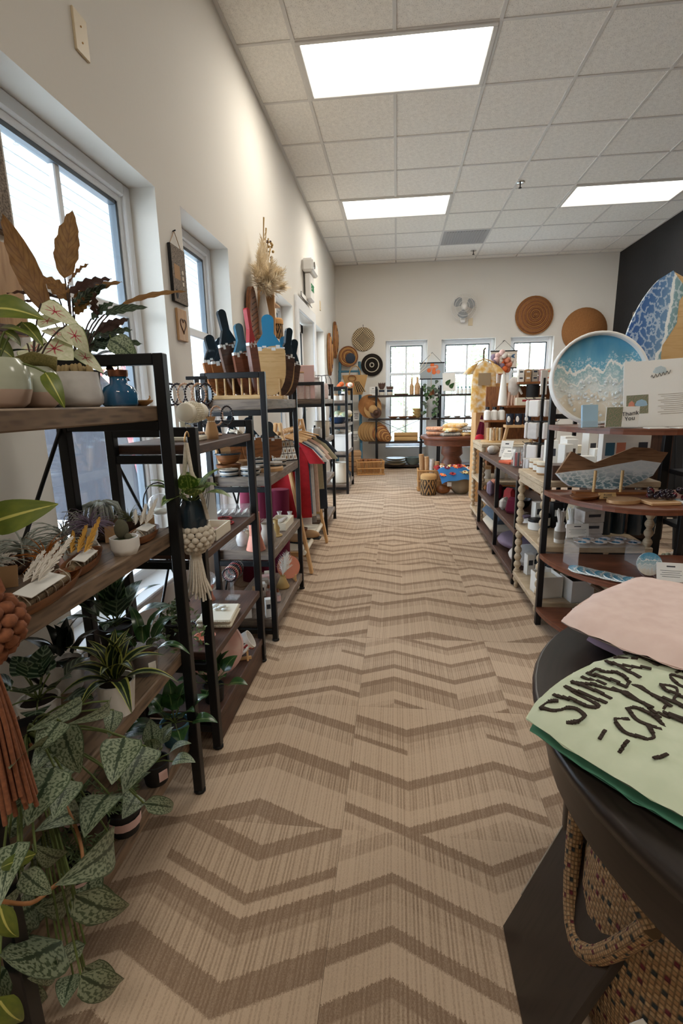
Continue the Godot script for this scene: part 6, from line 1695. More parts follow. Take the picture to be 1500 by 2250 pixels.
	for k in 3:
		o = thing("straw_hat", ["large brown brimmed hat standing on the far shelf", "middle tan hat in front of the large one", "small dark hat at the front of the group"][k], "hat", Vector3(-0.43 + 0.05 * k, 0.815, -8.17 + 0.045 * k), 0.2, "hats on the far shelf")
		var r: float = [0.19, 0.14, 0.09][k]
		mb = MB.new()
		mb.T = Transform3D(Basis(Vector3.RIGHT, PI / 2 - 0.12), Vector3(0, r, 0))
		part("brim", mb.lathe([Vector2(r, 0), Vector2(r * 0.55, 0.008), Vector2(r * 0.5, 0.012), Vector2(r * 0.45, 0.06), Vector2(0.0005, 0.065)], 28), ["coil_tan", "straw", "walnut"][k], o)
	for k in 3: one("wooden_plate", MB.new().lathe(bowl_profile(0.09, 0.03), 22), "acacia", ["shallow wooden dish lying at the middle of the far shelf", "flat wooden dish beside the shallow one", "oval wooden dish near the hats"][k], "dish", Vector3(-0.05 + 0.15 * k, 0.81, z))
	for k in 3: one("clay_bowl", MB.new().lathe(bowl_profile(0.075, 0.05), 20), "ochre", "small clay bowl in the stack of three on the far shelf", "bowl", Vector3(0.325, 0.81 + 0.05 * k, z), Vector3.ZERO, "stacked clay bowls")
	for k in 5: one("straw_mat", MB.new().tube([Vector3(0, 0.16, 0.005), Vector3(0.004, 0.16, -0.005)], 0.16, 28), "straw", "round straw mat standing on edge in the row", "mat", Vector3(-0.50 + 0.045 * k, 0.44, -8.2), Vector3(0, 1.1, 0), "round straw mats")
	for k in 4:
		o = wall_disc(["round woven trivet, largest of the set", "round woven trivet, second of the set", "round woven trivet, third of the set", "round woven trivet, smallest of the set"][k], Vector3(-0.27 + 0.04 * k, 0.44 + [0.14, 0.115, 0.09, 0.065][k], -8.2 + 0.03 * k), 0.4, [0.14, 0.115, 0.09, 0.065][k], 0.0, "wicker", 4, "woven_trivet")
		o.set_meta("group", "woven trivets on the far shelf"); o.set_meta("category", "trivet")
	for k in 3: one("rolled_runner", MB.new().tube([Vector3(-0.19, 0, 0), Vector3(0.19, 0, 0)], 0.037, 14), "straw", ["rolled straw runner at the back of the roll pile", "rolled straw runner at the front of the roll pile", "rolled straw runner on top of the pile"][k], "runner", [Vector3(0.15, 0.477, -8.28), Vector3(0.15, 0.477, -8.19), Vector3(0.15, 0.545, -8.235)][k])
	for k in 3: one("stoneware_platter", MB.new().lathe(bowl_profile(0.19 - 0.01 * k, 0.04), 28), mt("stoneware", "9a9480", 0.35), "round stoneware platter in the low stack on the far shelf", "platter", Vector3(-0.01, 0.06 + 0.036 * k, -8.2), Vector3.ZERO, "stacked stoneware platters")
	for k in 2: one("stoneware_bowl", MB.new().lathe(bowl_profile(0.13, 0.09), 26), mt("stone_green", "5d6a66", 0.3), "deep grey green stoneware bowl in the stack of two", "bowl", Vector3(0.27, 0.06 + 0.03 * k, -8.2), Vector3.ZERO, "stacked deep bowls")
	# hanging prints
	hang_print("hanging scroll print of orange flowers on grey blue", Vector3(0.56, 1.545, -8.42), 0.4, 0.25, 0)
	hang_print("hanging scroll print of a blue whale", Vector3(1.68, 1.69, -8.42), 0.42, 0.26, 1)
	o = thing("trailing_pothos", "dark trailing vine in a hanging clay pot between the far shelves", "potted plant", Vector3(0.535, 1.16, -8.12))
	pot(o, 0.07, 0.05, 0.1, "acacia")
	part("hanger", MB.new().tube([Vector3(0, 0.1, 0), Vector3(0, 0.4, -0.1)], 0.004, 5), "kraft", o)
	for k in 40:
		var a := k * 2.4
		var p := Vector3(cos(a) * rf(0.04, 0.17), 0.12 + rf(-0.42, 0.12) * (0.3 + 0.7 * absf(cos(a))), sin(a) * 0.07)
		part("leaf", MB.new().leaf(p, p + Vector3(rf(-0.5, 0.5), -0.8, 0.4).normalized() * 0.08, Vector3(0, 0.3, 1), 0.055, 0.1, 0.1, 0, 0.55, 4), "leaf_feather" if k % 2 == 0 else "leaf_deep", o)
	o = thing("leaf_print", "small framed print of two green leaves on a wire easel", "picture", Vector3(0.81, 1.175, -8.15), 0.15)
	part("sheet", MB.new().box(Vector3(0, 0.18, 0), Vector3(0.2, 0.28, 0.008), 0.001, Basis(Vector3.RIGHT, -0.15)), "paper", o)
	for k in 2: part("leaf_shape", MB.new().leaf(Vector3(-0.05 + 0.06 * k, 0.14 - 0.05 * k, 0.02), Vector3(0.02 + 0.06 * k, 0.22 - 0.05 * k, 0.008), Vector3(0, 0, 1), 0.07, 0.02, 0.1, 0, 0.5), "leaf_deep", o)
	var ez := MB.new()
	for s in [-0.07, 0.07]: ez.tube([Vector3(s, 0.0, 0.05), Vector3(s, 0.04, 0.03), Vector3(s, 0.12, -0.05), Vector3(s, 0, -0.08)], 0.004, 5)
	part("easel", ez, "black", o)
	for k in 4: bottle("small blue capped bottle in the row on the far shelf", "resin_white", 0.022, 0.11, Vector3(0.95 + 0.06 * k, 1.175, -8.15), "steel_blue", "paper", "blue capped bottles on the far shelf")
	one("black_pot", MB.new().lathe(bowl_profile(0.05, 0.09), 18), "black_matte", "small round black pot on the far shelf", "pot", Vector3(0.60, 0.81, z))
	for k in 3: one("shell_dish", MB.new().lathe(bowl_profile(0.06, 0.025), 16), "stone_white", "small pale dish on the middle far shelf board", "dish", Vector3(0.80 + 0.16 * k, 0.81, z), Vector3.ZERO, "pale dishes on the far shelf")

func slat_basket(label: String, at: Vector3, w: float, h: float, d: float, turn: float):
	var o := thing("slat_basket", label, "basket", at, turn)
	var mb := MB.new()
	var rim := MB.new()
	for s in [-1.0, 1.0]:
		for k in 22:
			var q := -0.5 + k / 21.0
			mb.tube([Vector3(q * w, 0.0, s * d * 0.48), Vector3(q * w * 1.06, h, s * d * 0.5)], 0.004, 5)
			mb.tube([Vector3(s * w * 0.5, 0.0, q * d), Vector3(s * w * 0.53, h, q * d)], 0.004, 5)
		for y in [0.01, h * 0.5, h]:
			rim.box(Vector3(0, y, s * d * 0.5), Vector3(w * 1.08, 0.014, 0.014), 0.003)
			rim.box(Vector3(s * w * 0.53, y, 0), Vector3(0.014, 0.014, d), 0.003)
	part("slats", mb, "wicker", o)
	part("rim", rim, "wicker", o)
	part("bottom", MB.new().box(Vector3(0, 0.012, 0), Vector3(w * 0.98, 0.01, d * 0.94)), "wicker", o)
	return o

func hang_print(label: String, at: Vector3, w: float, h: float, kind: int):
	var o := thing("scroll_print", label, "picture", at, 0.0, "hanging scroll prints")
	part("sheet", MB.new().box(Vector3.ZERO, Vector3(w * 0.96, h, 0.003)), mt("print_ground_%d" % kind, "a3aaae" if kind == 0 else "d8cdbf", 0.85), o)
	for s in [-1.0, 1.0]: part("bar", MB.new().box(Vector3(0, s * h * 0.5, 0), Vector3(w, 0.018, 0.014), 0.003), "black_matte", o)
	part("nail", MB.new().tube([Vector3(0, h * 0.5 + 0.16, 0), Vector3(0, h * 0.5 + 0.162, BZ - at.z)], 0.004, 6), "black", o)
	part("cord", MB.new().tube([Vector3(-w * 0.4, h * 0.5, 0), Vector3(0, h * 0.5 + 0.16, 0), Vector3(w * 0.4, h * 0.5, 0)], 0.003, 5), "black", o)
	if kind == 0:
		for k in 7: part("flower", MB.new().ball(Vector3(0.03 + 0.1 * cos(k * 2.4) * sqrt(k / 7.0), 0.02 + 0.08 * sin(k * 2.4) * sqrt(k / 7.0), 0.002), Vector3(0.035, 0.035, 0.002), 10, 4), "tangerine" if k % 2 == 0 else "coral", o)
	else:
		var wm := mt("whale_blue", "4a6b8a", 0.8)
		part("whale", MB.new().leaf(Vector3(-0.17, 0.0, 0.002), Vector3(0.12, 0.04, 0.002), Vector3(0, 1, 0.001), 0.09, -0.06, 0.0, 0, 0.6), wm, o)
		part("whale", MB.new().leaf(Vector3(-0.17, -0.01, 0.003), Vector3(0.13, 0.05, 0.003), Vector3(0, 0, 1), 0.085, 0.0, 0.0, 0, 0.62), wm, o)
		for s in [-1.0, 1.0]: part("fluke", MB.new().leaf(Vector3(0.12, 0.05, 0.003), Vector3(0.17, 0.05 + s * 0.03, 0.003), Vector3(0, 0, 1), 0.03, 0, 0), wm, o)
		part("fin", MB.new().leaf(Vector3(-0.04, -0.02, 0.003), Vector3(0.0, -0.09, 0.003), Vector3(0, 0, 1), 0.03, 0, 0), wm, o)

func far_floor():
	# patterned basket, slat basket with tubes, grey woven pouch with embroidered cloth
	var o := thing("patterned_basket", "round basket woven in dark and cream diamonds on the carpet", "basket", Vector3(0.375, 0, -5.84))
	part("body", MB.new().lathe([Vector2(0.0005, 0), Vector2(0.09, 0), Vector2(0.094, 0.006), Vector2(0.092, 0.19)], 26, Vector3.ZERO, true, 1.0), "diamond", o)
	part("lid", MB.new().lathe([Vector2(0.096, 0.185), Vector2(0.096, 0.215), Vector2(0.085, 0.24), Vector2(0.0005, 0.246)], 26), "straw", o)
	slat_basket("rattan slat basket of paper tubes behind the diamond basket", Vector3(0.42, 0, -6.16), 0.3, 0.25, 0.24, 0.0)
	for k in 5: one("paper_roll", MB.new().tube([Vector3.ZERO, Vector3(-0.03 + 0.02 * k, 0.42 - 0.03 * k, 0)], 0.03, 12), ["kraft", "maple", "stone_white", "kraft", "maple"][k], ["kraft tube leaning in the slat basket", "pale wooden tube in the slat basket", "grey wrapped roll in the slat basket", "short kraft tube in the slat basket", "shortest pale tube in the slat basket"][k], "tube", Vector3(0.33 + 0.045 * k, 0.02, -6.16))
	o = thing("woven_pouch", "wide grey tan woven pouch basket under the embroidered cloth", "basket", Vector3(0.76, 0, -5.92))
	mottled("palm_weave", "9a8a70", "6f6350", 0.9, 0.12, 14.0)
	part("body", MB.new().lathe([Vector2(0.0005, 0), Vector2(0.07, 0.0), Vector2(0.15, 0.08), Vector2(0.14, 0.2), Vector2(0.1, 0.27), Vector2(0.09, 0.26), Vector2(0.13, 0.18)], 8), "palm_weave", o)
	part("tag", MB.new().box(Vector3(-0.145, 0.12, 0.09), Vector3(0.05, 0.05, 0.002)), "paper", o)
	o = thing("embroidered_cloth", "blue cloth with bright embroidered flowers draped over the woven pouch", "textile", Vector3(0.70, 0.295, -5.9), 0.2)
	var R := []
	for i in 11:
		var row := PackedVector3Array()
		for j in 13:
			var x := -0.22 + 0.44 * j / 12.0
			var zz := -0.13 + 0.3 * i / 10.0
			row.append(Vector3(x, -0.0 - 0.9 * pow(maxf(zz, 0.0), 1.1) - 0.8 * x * x + 0.008 * sin(x * 30.0) + 0.02, zz))
		R.append(row)
	part("cloth", MB.new().grid(R), mt("embroidery_blue", "1f5f94", 0.9), o)
	var petals := ["bead_red", "tangerine", "magenta", "butter", "plume_white"]
	for k in 13:
		var ji := int(1 + (k * 5) % 11)
		var ii := int(1 + (k * 3) % 9)
		var cc: Vector3 = R[ii][ji] + Vector3(0, 0.004, 0.003)
		var big := 0.075 if k == 0 else rf(0.036, 0.05)
		var fl := MB.new()
		for q in 8:
			var a := TAU * q / 8
			fl.leaf(cc, cc + Vector3(cos(a), -0.4 * sin(a), sin(a)) * big, Vector3(0, 0.8, 0.6), big * 0.5, 0.04, 0.0, 0, 0.8, 3)
		var pf := part("flower", fl, petals[k % 5], o)
		part("centre", MB.new().ball(cc + Vector3(0, 0.003, 0.002), big * 0.25, 8, 5), petals[(k + 2) % 5], pf)
	# pedestal table with tie dyed tops
	o = thing("pedestal_table", "round brown wooden pedestal table near the far shelves", "table", Vector3(0.72, 0, -6.62))
	part("top", MB.new().lathe([Vector2(0.0005, 0.59), Vector2(0.39, 0.59), Vector2(0.41, 0.6), Vector2(0.41, 0.63), Vector2(0.40, 0.64), Vector2(0.0005, 0.64)], 40), "cherry", o)
	part("apron", MB.new().lathe([Vector2(0.36, 0.52), Vector2(0.37, 0.59)], 36), "cherry", o)
	part("pedestal", MB.new().lathe([Vector2(0.2, 0.0), Vector2(0.2, 0.03), Vector2(0.12, 0.06), Vector2(0.1, 0.1), Vector2(0.13, 0.16), Vector2(0.13, 0.3), Vector2(0.1, 0.36), Vector2(0.14, 0.4), Vector2(0.12, 0.56)], 26), "cherry", o)
	mottled("tie_dye_gold", "dfa33f", "f7f2ea", 0.9, 0.035, 2.6)
	mottled("tie_dye_rust", "c47a55", "e2c8ae", 0.9, 0.04, 5.0)
	mottled("tie_dye_grey", "6d7278", "d9cdb8", 0.9, 0.05, 7.0)
	for k in 7:
		var s := MB.new()
		s.box(Vector3.ZERO, Vector3(0.24, 0.045, 0.26), 0.02)
		for i in s.v.size(): s.v[i] += Vector3(0, 0.012 * sin(s.v[i].x * 28.0 + k), 0.01 * sin(s.v[i].x * 17.0 + k))
		one("folded_tie_dye", s, ["tie_dye_rust", "tie_dye_grey", "tie_dye_gold", "tie_dye_gold", "tie_dye_rust", "tie_dye_grey", "tie_dye_gold"][k], ["rust tie dyed top folded at the table edge", "grey tie dyed top at the bottom of the pile", "gold tie dyed top at the bottom right", "gold tie dyed top on the grey one", "rust tie dyed top on the second layer", "grey tie dyed top on the second layer", "gold tie dyed top crowning the pile"][k], "folded clothes", [Vector3(0.50, 0.67, -6.55), Vector3(0.66, 0.67, -6.45), Vector3(0.88, 0.67, -6.5), Vector3(0.68, 0.718, -6.46), Vector3(0.53, 0.718, -6.56), Vector3(0.86, 0.718, -6.5), Vector3(0.74, 0.766, -6.5)][k], Vector3(0, 0.2 * k, 0))
	# stand with the yellow tee, crates
	o = thing("display_crate", "tall pine display crate with a knot and a red tassel", "crate", Vector3(1.0, 0, -5.55))
	part("body", MB.new().box(Vector3(0, 0.62, 0), Vector3(0.36, 1.24, 0.3), 0.004), "pine", o)
	part("knot", MB.new().ball(Vector3(-0.05, 0.83, 0.15), Vector3(0.02, 0.028, 0.004), 10, 6), "acacia", o)
	var ts := MB.new()
	for k in 14: ts.tube([Vector3(-0.12, 0.92, 0.16), Vector3(-0.17 + 0.008 * k, 0.72, 0.17)], 0.004, 5)
	part("tassel", ts, "magenta", o)
	garment("yellow and white tie dyed tee with a printed square hanging on the pine crate", Vector3(0.88, 1.50, -5.345), "tie_dye_gold", 0.23, 0.52, 0.11, "", 1.1, "tie_dye_tee")
	part("print", MB.new().box(Vector3(0, -0.22, 0.033), Vector3(0.12, 0.12, 0.006)), mottled("tee_print", "7d8a88", "c98a4a", 0.9, 0.1, 20.0), get_node("tie_dye_tee"))
	o = thing("wire_hook_stand", "dark metal hook arm holding the tie dyed tee", "stand", Vector3(0.88, 1.24, -5.42))
	part("arm", MB.new().tube([Vector3(0, 0, 0), Vector3(0, 0.33, 0), Vector3(0, 0.34, 0.08)], 0.009, 6), "walnut", o)
	for k in 2:
		var q := thing("felt_heart_charm", ["red felt heart hung on the crate side", "small pink felt heart below the red one"][k], "ornament", Vector3(0.86 - 0.03 * k, 0.68 - 0.06 * k, -5.33))
		part("heart", MB.new().ball(Vector3(0, 0, 0), Vector3(0.05 - 0.015 * k, 0.05 - 0.015 * k, 0.02), 12, 8), mt("felt_red", "c9253c", 0.9) if k == 0 else "rose", q)
		part("ribbon", MB.new().tube([Vector3(0, 0.04, 0), Vector3(0.02, 0.16, -0.03)], 0.003, 5), "magenta", q)
	o = thing("rose_bouquet", "bouquet of cloth roses in orange lilac and white beside the tee", "flowers", Vector3(1.06, 1.24, -5.45))
	part("vase", cyl(0.045, 0.1), "stone_white", o)
	for k in 24: part("rose", MB.new().ball(Vector3(0.10 * cos(k * 2.4) * sqrt(k / 24.0), 0.2 + 0.11 * sin(k * 2.4) * sqrt(k / 24.0), 0.04 + rf(-0.03, 0.04)), 0.032, 9, 6), ["tangerine", "plume_white", "air_purple", "coral", "rose"][k % 5], o)
	part("foliage", tuft(Vector3(0, 0.1, 0), 30, 0.14, 0.003, 0.2, 0.5), "herb", o)

func trees():
	# planting and walls beyond the far windows
	mt("canopy", "93a083", 0.8, 0.0, {"backlight_enabled": true, "backlight": Color(0.4, 0.45, 0.25)})
	mt("trunk", "6b5b4a", 0.9)
	mottled("stucco", "d9d2c6", "cfc7ba", 0.9, 0.03, 0.5)
	struct("garden_wall", MB.new().box(Vector3(3, 0.55, -15.0), Vector3(26, 1.5, 0.2)), "stucco")
	for d in [["leafy tree beyond the first far window", -0.6, -12.2, 1.5], ["broad leafy tree outside between the far windows", 1.0, -12.6, 1.7], ["leafy tree beyond the middle far window", 2.3, -12.0, 1.3], ["tall tree behind the garden wall", 0.2, -14.2, 2.1]]:
		var o := thing("garden_tree", d[0], "tree", Vector3(d[1], -0.15, d[2]), 0.0, "trees outside the far windows")
		part("trunk", MB.new().tube([Vector3.ZERO, Vector3(0.05, 0.9, 0), Vector3(0, 1.8, 0.05)], [0.09, 0.07, 0.04], 8), "trunk", o)
		var mb := MB.new()
		for k in 900:
			var p := Vector3(rf(-1, 1), rf(-1, 1), rf(-1, 1))
			if p.length() > 1.0: p = p.normalized() * rf(0.7, 1.0)
			p = p * Vector3(0.95, 1.0, 0.8) * d[3] * 0.75 + Vector3(0, 0.8 + d[3] * 0.75, 0)
			mb.leaf(p, p + Vector3(rf(-1, 1), rf(-1, 0.6), rf(-1, 1)).normalized() * 0.16, Vector3(rf(-1, 1), 1, rf(-1, 1)), 0.09, 0.1, 0.1, 0, 0.6, 2)
		part("crown", mb, "canopy", o)
	for k in 5:
		var o := thing("garden_shrub", "rounded grey green shrub against the garden wall", "shrub", Vector3(-1.2 + 1.1 * k, -0.15, -10.6 - 0.3 * (k % 2)), 0.0, "shrubs outside the far windows")
		var mb := MB.new()
		for q in 420:
			var p := Vector3(rf(-1, 1), rf(0, 1), rf(-1, 1))
			if p.length() > 1.0: p = p.normalized()
			p *= Vector3(0.6, 0.85, 0.5)
			mb.leaf(p, p + Vector3(rf(-1, 1), rf(-0.2, 1), rf(-1, 1)).normalized() * 0.11, Vector3(rf(-1, 1), 1, rf(-1, 1)), 0.06, 0.1, 0.1, 0, 0.6, 2)
		part("foliage", mb, "canopy", o)
		part("stem", MB.new().tube([Vector3.ZERO, Vector3(0, 0.4, 0)], 0.04, 6), "trunk", o)

func bobbin(h: float, r := 0.02) -> MB:
	var pr := [Vector2(0.0005, 0), Vector2(r * 0.5, 0), Vector2(r * 0.7, 0.02), Vector2(r * 0.55, 0.035)]
	var y := 0.035
	while y < h - 0.05:
		for k in 7: pr.append(Vector2(r * (0.55 + 0.5 * sin(PI * k / 6)), y + 0.042 * k / 6.0))
		y += 0.044
	pr.append(Vector2(r * 0.9, y)); pr.append(Vector2(r * 0.9, h))
	return MB.new().lathe(pr, 12)
func bobbin_table(label: String, x0: float, x1: float, z0: float, z1: float, tops: Array):
	var o := thing("bobbin_console", label, "console table", Vector3((x0 + x1) * 0.5, 0, (z0 + z1) * 0.5), 0.0, "bobbin leg consoles")
	var hx := (x1 - x0) * 0.5
	var hz := absf(z1 - z0) * 0.5
	var leg := bobbin(tops[0] - 0.03).mesh()
	for sx in [-1.0, 1.0]:
		for sz in [-1.0, 1.0]: part("leg", leg, "pale_oak", o, Vector3(sx * (hx - 0.02), 0, sz * (hz - 0.02)))
	for y in tops:
		part("board", MB.new().box(Vector3(0, y - 0.014, 0), Vector3(hx * 2, 0.028, hz * 2), 0.004), "pale_oak", o)
	part("apron", MB.new().box(Vector3(-hx + 0.012, tops[0] - 0.048, 0), Vector3(0.018, 0.04, hz * 2 - 0.06), 0.002), "pale_oak", o)
	return o

func right_consoles():
	bobbin_table("bleached oak console with turned bobbin legs next to the curved shelf", 0.68, 1.20, -2.38, -2.86, [0.70, 0.385, 0.10])
	bobbin_table("far bleached oak console with turned bobbin legs by the pine crate", 0.71, 1.20, -4.28, -4.80, [0.715, 0.395, 0.09])
	var o := thing("iron_console", "long dark walnut console on slim black legs between the bobbin consoles", "console table", Vector3(0.90, 0, -3.56))
	for z in [-0.64, 0.06, 0.66]:
		for x in [-0.205, 0.205]: part("leg", MB.new().box(Vector3(x, 0.32, z), Vector3(0.025, 0.64, 0.025), 0.002), "black", o)
	for y in [0.655, 0.34, 0.07]: part("board", MB.new().box(Vector3(0, y - 0.015, 0.01), Vector3(0.44, 0.03, 1.36), 0.003), "walnut", o)
	# --- near bobbin console
	for d in [["small clear jar with a cork pale lid at the console end", 0.755, -2.835, 0.024, 0.055], ["middle clear jar with a cork pale lid", 0.752, -2.735, 0.026, 0.055], ["widest clear jar with a cork pale lid by the curved shelf", 0.752, -2.62, 0.038, 0.065]]:
		jar(d[0], "kraft", d[3], d[4], Vector3(d[1], 0.70, d[2]), "ivory", "paper", "lidded jars on the oak console")
	one("brown_box", MB.new().box(Vector3(0, 0.035, 0), Vector3(0.09, 0.07, 0.1), 0.003), "walnut", "small plain brown wooden box beside the widest jar", "box", Vector3(0.775, 0.70, -2.47))
	for k in 6: carton(["white carton with a line drawing", "white carton with a bare stem print", "narrow white carton", "short white carton", "tall white carton with grey print", "white carton at the back"][k] + " on the oak console", "paper", [Vector3(0.06, 0.16, 0.05), Vector3(0.06, 0.17, 0.05), Vector3(0.05, 0.15, 0.05), Vector3(0.06, 0.1, 0.06), Vector3(0.055, 0.13, 0.05), Vector3(0.06, 0.2, 0.05)][k], [Vector3(0.83, 0.70, -2.80), Vector3(0.90, 0.70, -2.72), Vector3(0.86, 0.70, -2.66), Vector3(0.93, 0.70, -2.56), Vector3(1.0, 0.70, -2.62), Vector3(1.02, 0.70, -2.78)][k], 0.2 * (k % 3), ["ink", "stem_dark", "clay_grey", "ink", "clay_grey", "ink"][k])
	for k in 4: carton(["tall boxed mirror carton with a blue window", "tall boxed mirror carton with a peach window", "tall white display carton", "tall white carton with dark edge"][k], "paper", Vector3(0.07, 0.24, 0.045), Vector3(0.98 + 0.05 * k, 0.70, -2.45 - 0.005 * k), 0.1, ["steel_blue", "coral", "paper", "ink"][k], "tall cartons under the curved shelf top")
	o = thing("brown_crate", "dark walnut crate lying open behind the cartons", "crate", Vector3(1.38, 0.0, -3.2), -0.2)
	part("body", MB.new().box(Vector3(0, 0.56, 0), Vector3(0.42, 0.62, 0.3), 0.004), "walnut", o)
	part("top_board", MB.new().box(Vector3(0, 0.885, 0), Vector3(0.46, 0.025, 0.34), 0.003), "acacia", o)
	part("plinth", MB.new().box(Vector3(0, 0.125, 0), Vector3(0.36, 0.25, 0.26), 0.004), "black_matte", o)
	for k in 3: carton("white printed soap box in the row on the dark plinth", "paper", Vector3(0.07, 0.07, 0.06), Vector3(1.02 + 0.075 * k, 0.70, -2.55), 0.0, "clay_grey", "soap boxes beside the curved shelf")
	jar("white jar with a wide black lid on the middle oak board", "white", 0.04, 0.058, Vector3(0.755, 0.385, -2.72), "black", "paper")
	carton("tall white carton beside the dark bottles on the middle oak board", "paper", Vector3(0.05, 0.13, 0.05), Vector3(0.79, 0.385, -2.83), 0.2)
	bottle("dark dropper bottle with white label on the middle oak board", "resin_dark", 0.021, 0.11, Vector3(0.82, 0.385, -2.76))
	for k in 2: carton("black printed carton on the middle oak board", "black_matte", Vector3(0.05, 0.14, 0.05), Vector3(0.87 + 0.055 * k, 0.385, -2.77), 0.1, "paper", "black cartons on the oak console")
	o = thing("capiz_lamp", "capped oval shell pendant standing on the middle oak board", "ornament", Vector3(0.93, 0.385, -2.60))
	part("shell", MB.new().ball(Vector3(0, 0.11, 0), Vector3(0.06, 0.1, 0.06), 18, 12), mottled("capiz", "cbbfa2", "a89a7c", 0.5, 0.2, 20.0), o)
	part("foot", cyl(0.03, 0.015), "ochre", o)
	for k in 2:
		o = thing("swab_jar", ["white bottle of cotton swabs by the near leg", "second white pump jar behind the swabs"][k], "jar", Vector3(0.80 + 0.07 * k, 0.385, -2.46 - 0.06 * k))
		part("body", MB.new().lathe([Vector2(0.0005, 0), Vector2(0.026, 0), Vector2(0.026, 0.07), Vector2(0.02, 0.08), Vector2(0.02, 0.1)], 14), "white", o)
		var sw := MB.new()
		for q in 22:
			var a := q * 2.4
			sw.tube([Vector3(cos(a) * 0.008, 0.09, sin(a) * 0.008), Vector3(cos(a) * 0.02, 0.15 + rf(0, 0.02), sin(a) * 0.02)], 0.0026, 5)
		part("swabs", sw, "white", o)
		part("label", MB.new().lathe([Vector2(0.0266, 0.02), Vector2(0.0266, 0.06)], 14), "clay_grey", o)
	for k in 3: carton(["stacked grey white printed carton, lowest", "stacked grey white printed carton, middle", "stacked grey white printed carton, upper"][k], "stone_white", Vector3(0.1, 0.055, 0.09), Vector3(0.93, 0.385 + 0.056 * k, -2.46), 0.1 * k, "ink")
	carton("tall white carton on the lowest oak board", "paper", Vector3(0.042, 0.12, 0.042), Vector3(0.755, 0.10, -2.80), 0.2)
	for k in 4: bottle(["dark glass bottle with black dropper on the lowest oak board", "short dark bottle with black cap on the lowest oak board", "dark bottle with white label on the lowest oak board", "slim dark bottle at the back of the lowest oak board"][k], "resin_dark", 0.019, [0.12, 0.1, 0.09, 0.13][k], Vector3(0.80 + 0.05 * (k % 2), 0.10, -2.80 + 0.07 * (k / 2)))
	for k in 2:
		o = thing("open_white_box", ["open white gift box with cards at the console foot", "open white gift box with tissue beside the first"][k], "box", Vector3(0.765 + 0.13 * k, 0.10, -2.50 + 0.05 * k), 0.15)
		var bb := MB.new()
		bb.box(Vector3(0, 0.003, 0), Vector3(0.11, 0.006, 0.13))
		for s in [-1.0, 1.0]:
			bb.box(Vector3(s * 0.053, 0.055, 0), Vector3(0.004, 0.11, 0.13))
			bb.box(Vector3(0, 0.055, s * 0.063), Vector3(0.102, 0.11, 0.004))
		part("box", bb, "paper", o)
		part("filler", MB.new().box(Vector3(0, 0.085, 0), Vector3(0.1, 0.02, 0.12), 0.006), ["ivory", "black_matte"][k], o)
	# --- iron console
	o = thing("geode", "split grey geode with a white crystal face", "stone", Vector3(0.765, 0.655, -4.06))
	part("stone", MB.new().ball(Vector3(0, 0.034, 0), Vector3(0.05, 0.036, 0.045), 9, 6), "clay_grey", o)
	part("crystal", MB.new().ball(Vector3(-0.02, 0.04, 0.02), Vector3(0.034, 0.03, 0.03), 8, 5), "stone_white", o)
	card("framed white card leaning on the walnut console", 0.09, 0.13, Vector3(0.80, 0.655, -3.80), -0.5, 0.45)
	card("second white framed card lying lower on the walnut console", 0.08, 0.1, Vector3(0.77, 0.655, -3.62), -0.6, 0.8)
	one("orange_book", MB.new().box(Vector3(0, 0.008, 0), Vector3(0.1, 0.016, 0.12), 0.002), mt("orange_paper", "d5603a", 0.7), "orange covered booklet flat on the walnut console", "book", Vector3(0.765, 0.655, -3.46), Vector3(0, 0.4, 0))
	o = thing("glass_jar", "tall clear glass jar of coloured tubes on the walnut console", "jar", Vector3(0.765, 0.655, -3.28))
	part("glass", MB.new().lathe([Vector2(0.0005, 0), Vector2(0.034, 0), Vector2(0.034, 0.12), Vector2(0.03, 0.125)], 16), "clear", o)
	for k in 6: part("tube", MB.new().tube([Vector3(cos(k) * 0.016, 0.005, sin(k) * 0.016), Vector3(cos(k) * 0.018, 0.09, sin(k) * 0.018)], 0.006, 6), ["coral", "navy", "red", "paper", "steel_blue", "rose"][k], o)
	# wire spinner of white packs
	o = thing("wire_spinner", "black wire spinner rack hung with white packets", "display rack", Vector3(0.99, 0.655, -3.60))
	part("pole", MB.new().tube([Vector3.ZERO, Vector3(0, 0.56, 0)], 0.011, 8), "black", o)
	part("base", cyl(0.09, 0.01), "black", o)
	part("header", MB.new().box(Vector3(0, 0.53, 0), Vector3(0.06, 0.16, 0.006), 0.001, Basis(Vector3.UP, 0.6)), "paper", o)
	var wr := MB.new()
	for t in 3:
		var y := 0.12 + 0.15 * t
		for k in 6:
			var a := TAU * k / 6 + 0.3
			var d := Vector3(cos(a), 0, sin(a))
			wr.tube([Vector3(0, y, 0), d * 0.1 + Vector3(0, y, 0), d * 0.115 + Vector3(0, y + 0.012, 0)], 0.0025, 5)
			part("packet", MB.new().box(d * 0.095 + Vector3(0, y - 0.06, 0), Vector3(0.075, 0.11, 0.02), 0.006, Basis(Vector3.UP, -a + PI / 2)), "white" if (k + t) % 3 else "stone_white", o)
		var P := []
		for j in 17: P.append(Vector3(cos(j * TAU / 16) * 0.1, y, sin(j * TAU / 16) * 0.1))
		wr.tube(P, 0.002, 4, false)
	part("wire", wr, "black", o)
	for k in 6: carton(["small lilac herb sachet box", "small green herb sachet box", "small grey soap box", "small white soap box", "small tan soap box", "small pale soap box"][k] + " below the wire spinner", "stone_white", Vector3(0.05, 0.07, 0.03), Vector3(0.80 + 0.055 * (k % 3), 0.655, -3.14 + 0.06 * (k / 3)), 0.1 * k, ["air_purple", "herb", "clay_grey", "paper", "kraft", "rose"][k])
	# wooden A stand with dark jars
	o = thing("pine_riser", "pale pine riser shelf with slanted legs on the walnut console", "stand", Vector3(0.93, 0.655, -4.0))
